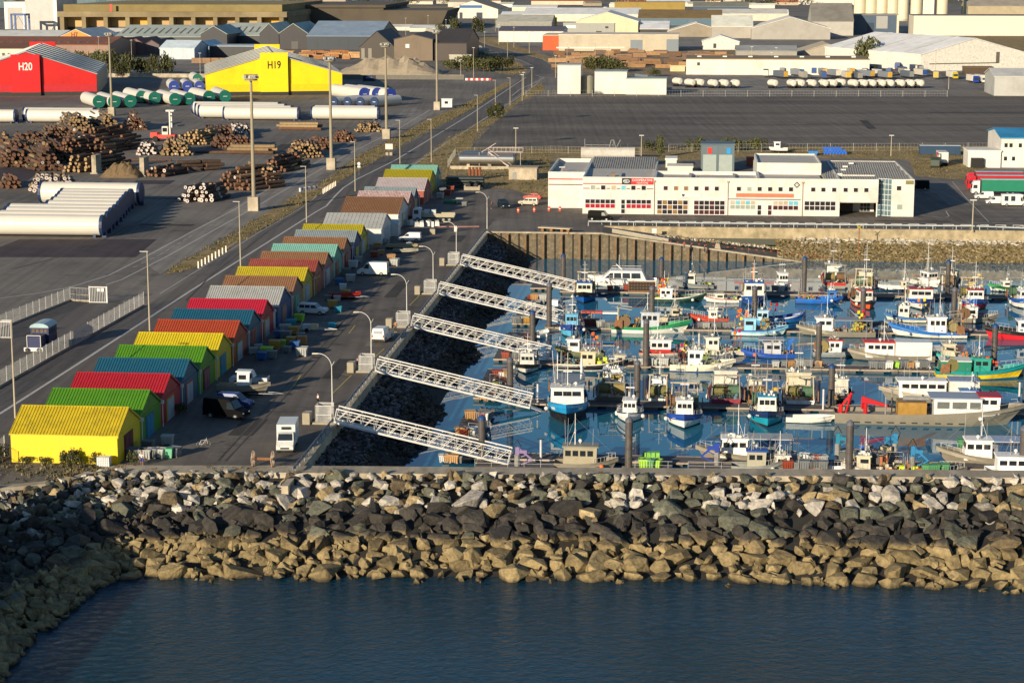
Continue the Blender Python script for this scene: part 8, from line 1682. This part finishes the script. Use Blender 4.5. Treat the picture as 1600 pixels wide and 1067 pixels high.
# white hall with open L roof at the right
t, w_, he_, hr_ = hall('warehouse', 'great white hall with long rooflight strips and a broad blank front gable', 1438, 1602, 112, 86, 61, 110, 'g', 'e4e0d4', 'e0dccf', 24, ribs=3)
m = MB(); m.box(w_*.08,w_*.72,-.35,-.2,he_*.42,he_*.47); m.box(w_*.71,w_*.74,-.35,-.2,he_*.42,he_*1.1); m.build('cable_tray', C('6a665c'), t)
# white tower building at the lot
def blk(name, label, xl, xr, yb, yt, depth, wall, roof, parts=(), cat='building', rot=0):
    t, w, he, hr = hall(name, label, xl, xr, yb, yt, yt, depth, 'f', wall, roof, rot, cat=cat); return t, w, he
blk('silo_office', 'white tower block with small twin windows at the dark lot corner', 871, 907, 147, 103, 14, 'dcd6c8', '98a0a0'); 
t = blk('depot', 'white flat roofed depot between the grey tanks and the lower annex', 929, 979, 147, 113, 16, 'dcd6c8', '8a9494')[0]
blk('depot', 'low white annex at the end of the white depot', 978, 1041, 148, 124, 14, 'dcd6c8', '8a9494')
blk('container', 'white window box above the tower block', 894, 903, 120.5, 116.5, .3, '2a2018', '2a2018')[0].location.z = at(894,120.5).z
for k, x in enumerate((912, 921)): simple('storage_silo', f'{["grey","second grey"][k]} upright tank between the white tower and depot', 'silo', at(x,146), [('shell', C('78786a'), lambda m: m.cyl((0,0,0),(0,0,7.4),1.6,n=16)), ('lid', C('9a9a90'), lambda m: m.cyl((0,0,7.4),(0,0,7.9),1.6,.4,n=16))])
# grey box building behind the cooperative, blue roofed hall at the edge
t, w_, he_ = blk('boathouse', 'grey steel workshop with two tall doors and red and blue squares', 1095, 1147, 268, 227, 9, '5c6c74', '4c5c68'); W2 = w_
m = MB(); m.box(w_*.06,w_*.46,-.1,-.01,0,he_*.64); m.build('door', C('98a4a0'), t); m = MB(); m.box(w_*.54,w_*.94,-.1,-.01,0,he_*.64); m.build('door', C('98a4a0'), t)
m = MB(); m.box(w_*.2,w_*.32,-.1,-.01,he_*.68,he_*.9); m.build('panel', C('e02c24'), t); m = MB(); m.box(w_*.77,w_*.89,-.1,-.01,he_*.68,he_*.9); m.build('panel', C('0c90d8'), t)
blk('annex', 'low white annex roof between the cooperative and the grey workshop', 1040, 1057, 262, 250, 8, 'd8d4c8', 'd0ccc0'); blk('annex', 'white flat shed attached to the rear of the cooperative', 1043, 1082, 270, 262, 8, 'd4cfc2', 'c8c2b4')
t, w_, he_, hr_ = hall('office_hall', 'white two storey hall with bright blue roof at the edge', 1563, 1660, 262, 216, 202, 26, 's', 'dcd8d0', '2c7ca8', 0, cat='building')
for a, z in ((.05,.75),(.13,.75),(.28,.75),(.05,.3),(.18,.3)): m = MB(); m.box(w_*a,w_*(a+.05),-.1,-.02,he_*z-.5,he_*z+.6); m.build('window', M_bw, t)
t, w_, he_ = blk('annex', 'low white annex with black porch joined to the blue roofed hall', 1512, 1563, 262, 237, 10, 'dcd8d0', 'c8c4bc'); m = MB(); m.box(w_*.08,w_*.45,-1.6,-.02,0,he_*.62); m.build('porch', C('1c1a1a'), t)
simple('shipping_container', 'rust red container beside the grey workshop', 'container', at(1166,260), [('shell', C('a04828'), lambda m: (m.box(0,6,0,2.4,.1,2.6), [m.box(k*.5,k*.5+.2,-.05,0,.2,2.5) for k in range(12)])), ('door_bar', M_steel, lambda m: m.box(6,6.05,.3,.35,.2,2.5))])
simple('shipping_container', 'dark blue open container by the grass behind the box trailer', 'container', at(1437,242), [('shell', C('24405c'), lambda m: (m.box(0,12,0,2.4,.1,2.7), [m.box(k*.6,k*.6+.25,-.05,0,.2,2.6) for k in range(20)])), ('roof', C('c8ccd0'), lambda m: m.box(-.05,12.05,-.06,2.45,2.7,2.78))])
simple('shipping_container', 'dark blue container standing by the low wall near the yellow hangar', 'container', at(567,127), [('shell', C('101c38'), lambda m: (m.box(0,6,0,2.4,.1,2.7), [m.box(k*.5,k*.5+.2,-.05,0,.2,2.6) for k in range(12)])), ('stencil', C('5c7cb0'), lambda m: m.box(1.6,4.6,-.08,-.051,1.3,1.9))])
simple('pipe_stack', 'heap of bright blue barrels in the grass strip', 'stack', at(1288,242), [('barrel', C('1460c8'), lambda m: [m.cyl((k*.9+(j%2)*.45,0,.5+j*.7),(k*.9+(j%2)*.45,1.2,.5+j*.7),.42,n=8) for j in range(3) for k in range(8-j)]), ('base', M_rust, lambda m: m.box(-.5,7.5,-.1,1.3,0,.08))])
simple('skip', 'bright blue skip next to the blue barrels', 'skip', at(1270,243), [('tub', C('3c80c8'), lambda m: m.hexa([(-1,-.8,0),(1,-.8,0),(1,.8,0),(-1,.8,0)],[(-1.5,-1,1.3),(1.5,-1,1.3),(1.5,1,1.3),(-1.5,1,1.3)])), ('rim', C('3470b0'), lambda m: m.box(-1.55,1.55,-1.05,1.05,1.3,1.38))])
p = ash('white motor boat parked ashore in the grass strip', 1216, 239, 175, 5.6, 2.1, 'd4d4cc', 'dcdcd4', z=.6, trailer=False, cab=(.05,1.8,1.5), cabc='dcdcd8', F=(.9,1.2), name='motor_boat')
# submarine bunker
bk = T('bunker', 'huge weathered concrete submarine bunker with deep pens under a thick roof', 'bunker', at(94, 52), R(-3.5)); BW = 0
M_bk = mt('bunker concrete', (.27,.215,.12), .95, var=.35, s=.03, dirt=(.13,.10,.06), ds=.02, dm=.8); s_ = SCL(94,52); Wd = 356/s_; hb = 22.5
M_bk2 = mt('bunker moss', (.24,.185,.075), .95, var=.3, s=.04, dirt=(.2,.16,.1), ds=.03)
m = MB(); m.box(0, Wd, 12, 230, 0, hb*.60); m.build('core', M_bk, bk)
m = MB(); m.box(-2, Wd+1, 0, 232, hb*.60, hb*.80); m.build('lower_roof', M_bk, bk)
m = MB(); m.box(2, Wd-4, 6, 228, hb*.80, hb*1.06); m.build('upper_roof', M_bk2, bk)
for k in range(11): m = MB(); x = k*Wd/10.3; m.box(x, x+3.6, .5, 12, 0, hb*.6); m.build('pier', M_bk, bk)
for k in range(10): m = MB(); x = k*Wd/10.3; m.box(x+3.7, x+Wd/10.3-.1, 11.5, 11.9, hb*.22, hb*.58); m.build('pen_screen', C(['b8985c','b08c54','a88c58','d09c30','b0905c','a08450'][k%6]), bk)
for k in range(10): m = MB(); x = k*Wd/10.3; m.box(x+3.7, x+Wd/10.3-.1, 11.4, 11.9, 0, hb*.22); m.build('pen_opening', M_dark, bk)
m = MB(); m.box(Wd*.226, Wd*.236, -.6, -.02, hb*.8, hb*1.08); m.build('marker_panel', C('c83c34'), bk)
bk2 = T('bunker', 'long flank of the bunker complex, coloured dark for its shade, with slanting end tower', 'bunker', at(450, 46), R(-3.5)); M_bk_shade = mt('shade-coloured bunker', (.10,.082,.06), .95, var=.3, s=.03, dirt=(.05,.04,.035), ds=.03, dm=.7)  # darker concrete colour carries the shade of the east face
m = MB(); m.box(0,86,10,200,0,19); m.build('block', M_bk_shade, bk2); m = MB(); m.hexa([(86,-6,0),(138,-6,0),(138,120,0),(86,120,0)],[(84,-8,17),(146,-8,17),(146,124,17),(84,124,17)]); m.build('end_tower', M_bk_shade, bk2); m = MB(); m.box(-2,88,8,202,19,21.5); m.build('roof_slab', M_bk_shade, bk2)
# boat hall and travelling crane
t, w_, he_ = blk('boat_hall', 'tall pale grey hall rising past the top edge with white frame', 41, 90, 47, -12, 60, 'b8b4b0', 'b4b0ac'); m = MB(); m.box(w_-3,w_+.1,-.3,-.02,0,he_); m.build('white_pilaster', C('e4e0d8'), t)
t, w_, he_ = blk('boat_hall', 'white hall with a big grey door behind the blue travelling crane', 8, 41, 46, 4, 60, 'dcd8d0', 'b4b0ac'); m = MB(); m.box(w_*.15,w_*.85,-.2,-.02,0,he_*.8); m.build('door', C('a8a49c'), t)
simple('travel_lift', 'blue travelling boat crane before the white hall', 'crane', at(17,49), [('portal', C('24508c'), lambda m: ([m.box(x,x+1.4,y,y+1.4,0,15) for x in (0,12.6) for y in (0,10)], m.box(0,14,0,1.4,13.4,15), m.box(0,14,10,11.4,13.4,15), m.box(0,1.4,1.4,10,13.4,15), m.box(12.6,14,1.4,10,13.4,15))), ('brace', C('24508c'), lambda m: (m.bar((.7,.7,2),(7,.7,13),.3), m.bar((13.3,.7,2),(7,.7,13),.3)))])
# silos
for k, x in enumerate((1343,1360,1377,1394,1410,1431,1472)):
    simple('grain_silo', f'{ORD[k]} tall cream silo counted from the big grey barn roof', 'silo', at(x, 33 if k < 5 else 27), [('shell', C('d8cdb0', var=.08, s=.1), lambda m: m.cyl((0,0,0),(0,0,46),6.3,n=20)), ('base', C('b8ae94'), lambda m: m.cyl((0,0,0),(0,0,2),6.6,n=20))], group=None)
blk('silo_tower', 'square white elevator block between the cream silos', 1441, 1459, 27, -18, 14, 'dcd8cc', 'c8c4b8')
# tank train
for k in range(9):
    x = 760-k*10.2; y = 87-k*4.1; p = at(x, y); t = T('tank_wagon', 'pale tank wagon in the train standing by the bending road', 'wagon', p, R(22), 'pale tank wagons in one train'); m = MB(); m.cyl((0,0,2.8),(0,17,2.8),1.9,n=12); m.build('vessel', C('b0a898', var=.2), t); m = MB(); m.box(-1.3,1.3,0,17,.7,1.1); m.build('frame', M_wl, t)
# tanker trailers and parked trailers
TKR = [(1063,136),(1083,138),(1097,138),(1118,139),(1135,139),(1152,139),(1212,139),(1240,139),(1254,139),(1272,139),(1290,139),(1305,139),(1318,138),(1337,139),(1352,139),(1365,139),(1380,139),(1393,139),(1410,139),(1425,139),(1440,139)]
tk = None
for k, (x, y) in enumerate(TKR):
    if tk is None:
        tk = T('tanker_trailer', 'white tanker trailer in the row along the lot fence', 'trailer', at(x, y), GRID+R(30), 'white tanker trailers in a row'); m = MB(); m.cyl((0,0,2.4),(0,9,2.4),1.25,n=14); m.cyl((0,9,2.4),(0,9.4,2.4),1.25,.8,n=14); m.box(-.3,.3,1,8,3.6,3.75); m.cyl((0,-.5,2.4),(0,0,2.4),.8,1.35,n=14); m.build('vessel', C('dcd6c6'), tk); m = MB(); m.box(-1.0,1.0,1,8.5,.6,1.0); m.build('chassis', M_wl, tk); tk.scale = (1.08,.62,1.08)
        for q in (6.2,7.5): m = MB(); m.cyl((-1.2,q,.5),(1.2,q,.5),.5,n=10); m.build('wheel', M_tyre, tk)
    else: cpy(tk, at(x, y), GRID+R(rnd.uniform(18,34)), None, None, scale=(1.08, .62, 1.08))
for k, (x, y) in enumerate([(1262+i*22+rnd.uniform(-5,5), 125-(i%3)*5) for i in range(10)]+[(1205+j*11.5+rnd.uniform(-4,4), 110+(j*7)%17) for j in range(23)]+[(1008,130),(1196,122),(1222,118)]):
    c = rnd.choice(['5c6470','7a808a','c8c0b0','3c4c64','a8a498']); t = T('box_trailer', 'parked box trailer in the crowded lorry park behind the tankers', 'trailer', at(x, y), GRID+R(rnd.uniform(-12,30)), 'parked box trailers behind the tankers'); m = MB(); m.box(-1.25,1.25,0,12,1.1,3.9); m.build('box', C(c), t); m = MB(); m.box(-1.0,1.0,.3,11.5,.5,1.0); m.build('chassis', M_wl, t); m = MB(); m.box(-1.2,1.2,-.05,-.01,1.2,3.8); m.build('rear_door', C(rnd.choice(['d8d0c0','2c4c8c','c8a040','8a8a84'])), t)
for k, (x, y, c, l) in enumerate([(1521,130,'1c3c9c','blue fronted lorry in the truck park'),(1534,130,'d4d4d0','white fronted lorry next to the blue one'),(1547,131,'3c5c9c','light blue lorry at the truck park end'),(1489,124,'c8b018','yellow lorry beside the low brown cabin'),(1372,121,'2040a0','royal blue tractor amid the trailers')]): t = vehicle('lorry', l, 'lorry', x, y, -80, 'semi', c); m = MB(); m.box(-8,2.3,-1.25,1.25,1.05,3.9); m.build('trailer', C('d4d0c4'), t)
# timber stacks
tst = []
for k in range(150):
    if k < 120: x, y = rnd.uniform(868,1215), rnd.uniform(82,108)
    else: x, y = rnd.uniform(430,565), rnd.uniform(84,93)
    tst.append((y, x, k))
tst.sort(); base = {}
for y, x, k in tst:
    c = rnd.choice(['8c6844','7a5838','a47c50','6a5240','94704c']) if k < 120 else rnd.choice(['a8703c','94602c','b88c54'])
    lb = 'bundle of sawn timber stacked in the lumber yard by the cream depot' if k < 120 else 'bundle of honey timber stacked before the blue-grey roofed hall'
    if c not in base:
        t = T('timber_bundle', lb, 'timber stack', at(x, y), 0); m = MB()
        for j in range(4): m.box(-3,3,-1.1,1.1,.1+j*.62,.62+j*.62)
        m.build('boards', C(c, var=.3, s=.6), t); base[c] = t; t['group'] = lb.replace('bundle','bundles'); t.rotation_euler = (0,0,rnd.uniform(-.1,.1))
    else: cpy(base[c], at(x, y), GRID+rnd.uniform(-.1,.1), lb, lb.replace('bundle','bundles'), scale=(rnd.uniform(.8,1.9), 1, rnd.uniform(.6,1.25)))
for k, x in enumerate((308,322,335,348)): cpy(base[list(base)[0]], at(x, 99), GRID, 'pale timber bundle behind the green covered sections and trees', 'pale timber bundles behind the green covered sections and trees', scale=(1,1,1.2))
# low walls
simple('low_wall', 'long low grey wall running behind both numbered hangars to the junction', 'wall', at(170,121), [('wall', M_conc, lambda m: m.box(0,175,0,.6,0,1.8)), ('coping', M_conc, lambda m: m.box(0,175,-.1,.7,1.8,1.95))])
simple('low_wall', 'low grey wall before the sand heap', 'wall', at(533,124), [('wall', mt('grey block wall',(.16,.15,.13),.9,var=.2), lambda m: m.box(0,62,0,.6,0,2.2)), ('coping', M_conc, lambda m: m.box(0,62,-.1,.7,2.2,2.35))])
blk('site_cabin', 'pale long cabin by the bushes near the dark store', 702, 736, 98, 87, 6, 'a8a494', 'b4b0a0', cat='cabin'); blk('shop_totem', 'yellow square totem of the canopy store', 858, 870, 42, 28, 3, 'f0c808', 'c8a808', cat='sign'); blk('shop_totem', 'second yellow totem farther back', 881, 891, 31, 23, 3, 'f0c808', 'c8a808', cat='sign')
blk('house', 'small cream hut at the lumber yard fence', 1047, 1070, 112, 104, 5, 'c8bc94', 'b0a078', cat='hut')
# ---------- trees ----------
M_leaf = mt('leaf green', (.055,.065,.018), .8, var=.5, s=.7, ovar=.5); M_leaf2 = mt('olive leaf', (.10,.095,.03), .8, var=.5, s=.7, ovar=.5); M_trunk = mt('trunk bark', (.10,.075,.05), .9, var=.3)
def crown_mesh(seed, n=650, mats=(0,1)):
    q = random.Random(seed); m = MB(); cl = [(Vector((q.uniform(-.6,.6), q.uniform(-.6,.6), q.uniform(.35,.95))), q.uniform(.22,.42)) for _ in range(11)]
    for k in range(n):
        c, r = q.choice(cl); d = Vector((q.gauss(0,1), q.gauss(0,1), q.gauss(0,.8))).normalized()*r*q.uniform(.7,1.08); p = c+d; a = Vector((q.gauss(0,1), q.gauss(0,1), q.gauss(0,1))).normalized(); b = a.orthogonal().normalized(); s = q.uniform(.05,.10)
        m.add([p-a*s, p+b*s*.8, p+a*s, p-b*s*.8], [(0,1,2,3)], 0 if q.random() < .6 else 1)
    return m
CM = [crown_mesh(50+i).mesh('crown', [M_leaf, M_leaf2]) for i in range(4)]
tm = MB(); tm.cyl((0,0,0),(0,0,.5),.05,.03,n=6); tm.cyl((0,0,.35),(.3,.1,.75),.025,.01,n=5); tm.cyl((0,0,.35),(-.25,-.15,.8),.025,.01,n=5); tm.cyl((0,0,.4),(.02,.2,.85),.025,.01,n=5); TM = tm.mesh('trunk', M_trunk)
def tree(x, y, h, w, label, group, name='tree', cat='tree', z=0):
    t = T(name, label, cat, at(x, y, z), rnd.random()*6, group)
    for nm, me in (('crown', CM[rnd.randrange(4)]), ('trunk', TM)): o = bpy.data.objects.new(nm, me); COL.objects.link(o); o.parent = t; o.scale = (w*.68, w*.68, h*.9)
for x, y, h, w in [(106,100,8,6),(120,104,9,6),(134,108,10,7),(150,112,12,8),(166,116,13,8),(184,118,13,8),(200,118,12,7),(214,116,9,6),(226,115,8,5),(240,117,10,7),(252,118,12,7),(264,116,9,5),(143,116,8,6),(190,121,8,6),(112,108,7,5)]: tree(x, y, h*.92, w, 'olive green tree in the row between brick sheds and the red hangar', 'trees in the row by the red hangar')
for x, y, h, w in [(700,108,5,6),(712,110,5,6),(725,110,8,9),(741,112,8,9),(756,113,7,8),(770,110,7,7),(785,111,8,8),(795,106,6,6)]: tree(x, y, h, w, 'dark round bush below the tank train', 'dark bushes below the tank train', 'bush', 'bush')
for x, y, h, w in [(926,112,8,9),(940,112,8,10),(953,112,7,9),(968,113,6,8),(1020,120,4,6)]: tree(x, y, h, w, 'dark hedge-like bush behind the white depot', 'bushes behind the white depot', 'bush', 'bush')
tree(1352, 104, 16, 11, 'round dark green tree between the white long hall and the great white hall', None)
tree(714, 60, 14, 11, 'dark tree on the verge at the road bend', None); tree(746, 54, 13, 10, 'tree beyond the road bend near the banks', None); tree(690, 53, 8, 8, 'small dark tree behind the tank train', None)
tree(777, 185, 5, 6, 'low bush at the corner of the dark lot', None, 'bush', 'bush')
for x, y, h, w in [(1088,236,4,4.5),(1135,236,4,4.5),(1150,236,3.6,5),(1180,236,4,5),(1013,236,3,4),(1031,236,5,2),(1034,246,5,2.5)]: tree(x, y, h, w, 'green bush along the lot fence behind the cooperative', 'bushes along the lot fence', 'bush', 'bush')
for x, y, h, w, l in [(110,727,1.9,1.5,'tall weed bush before the yellow shed wall'),(98,727,1.5,1.2,'second weed bush at the yellow wall, dry and lower'),(118,728,1.3,1.2,'dry orange tinted weed at the foot of the yellow wall'),(150,728,1.5,1.0,'thin weed by the caged cube tank'),(207,728,1.7,1.1,'upright weed beside the pedestrian'),(40,724,.8,1.4,'low weed along the shaded yellow wall base'),(70,724,.8,1.1,'tiny weed along the yellow wall base'),(4,722,2.2,1.6,'weed clump at the wire fence corner'),(281,648,1.5,1.4,'dark weed between the red and blue sheds doors')]: tree(x, y, h, w, l, None, 'weed_plant', 'plant')
FM = [crown_mesh(90+i, 90).mesh('crown', [M_leaf, M_leaf2]) for i in range(3)]
treeline = MB()
for k in range(330):
    x = rnd.uniform(-20,1640); y = rnd.uniform(-4,9)
    if 90 < x < 440 and y > -2: continue
    p = at(x, max(y, -6)); h = rnd.uniform(8, 17); w = rnd.uniform(8, 20); M = Matrix.Translation(p) @ Matrix.Diagonal((w, w, h, 1)); me = FM[k % 3]; treeline.M = M; treeline.add([v.co for v in me.vertices], [tuple(f.vertices) for f in me.polygons], k % 2)
treeline.M = None; tag(treeline.build('woods', [M_leaf, M_leaf2]), 'distant wooded belt and hedges along the top of the view', 'woods', kind='stuff')
hh = []
for k in range(46):
    x = rnd.uniform(600,1640); y = rnd.uniform(-3,14); x2 = x+rnd.uniform(14,44); 
    if 1330 < x < 1640 and y > 4: continue
    wc = rnd.choice(['dcd4c0','c8bca4','d8d4c8','b0a48c','e0dccc']); rc = rnd.choice(['8a4c34','9a5c40','a8a498','7a7468','c8c4b8']); ww = ['cream','sandy','white','tan','ivory'][['dcd4c0','c8bca4','d8d4c8','b0a48c','e0dccc'].index(wc)]; rr = {'8a4c34':'dark tiled','9a5c40':'orange tiled','a8a498':'grey','7a7468':'brown grey','c8c4b8':'pale'}[rc]
    lb = f'far {ww} building with a {rr} roof near the top edge'
    t, *_ = hall('house', lb, x, x2, y, y-4.5, y-7.5, 14, 's', wc, rc, rnd.choice([0,0,20,-15]), cat='building'); t['group'] = lb.replace('building','buildings')
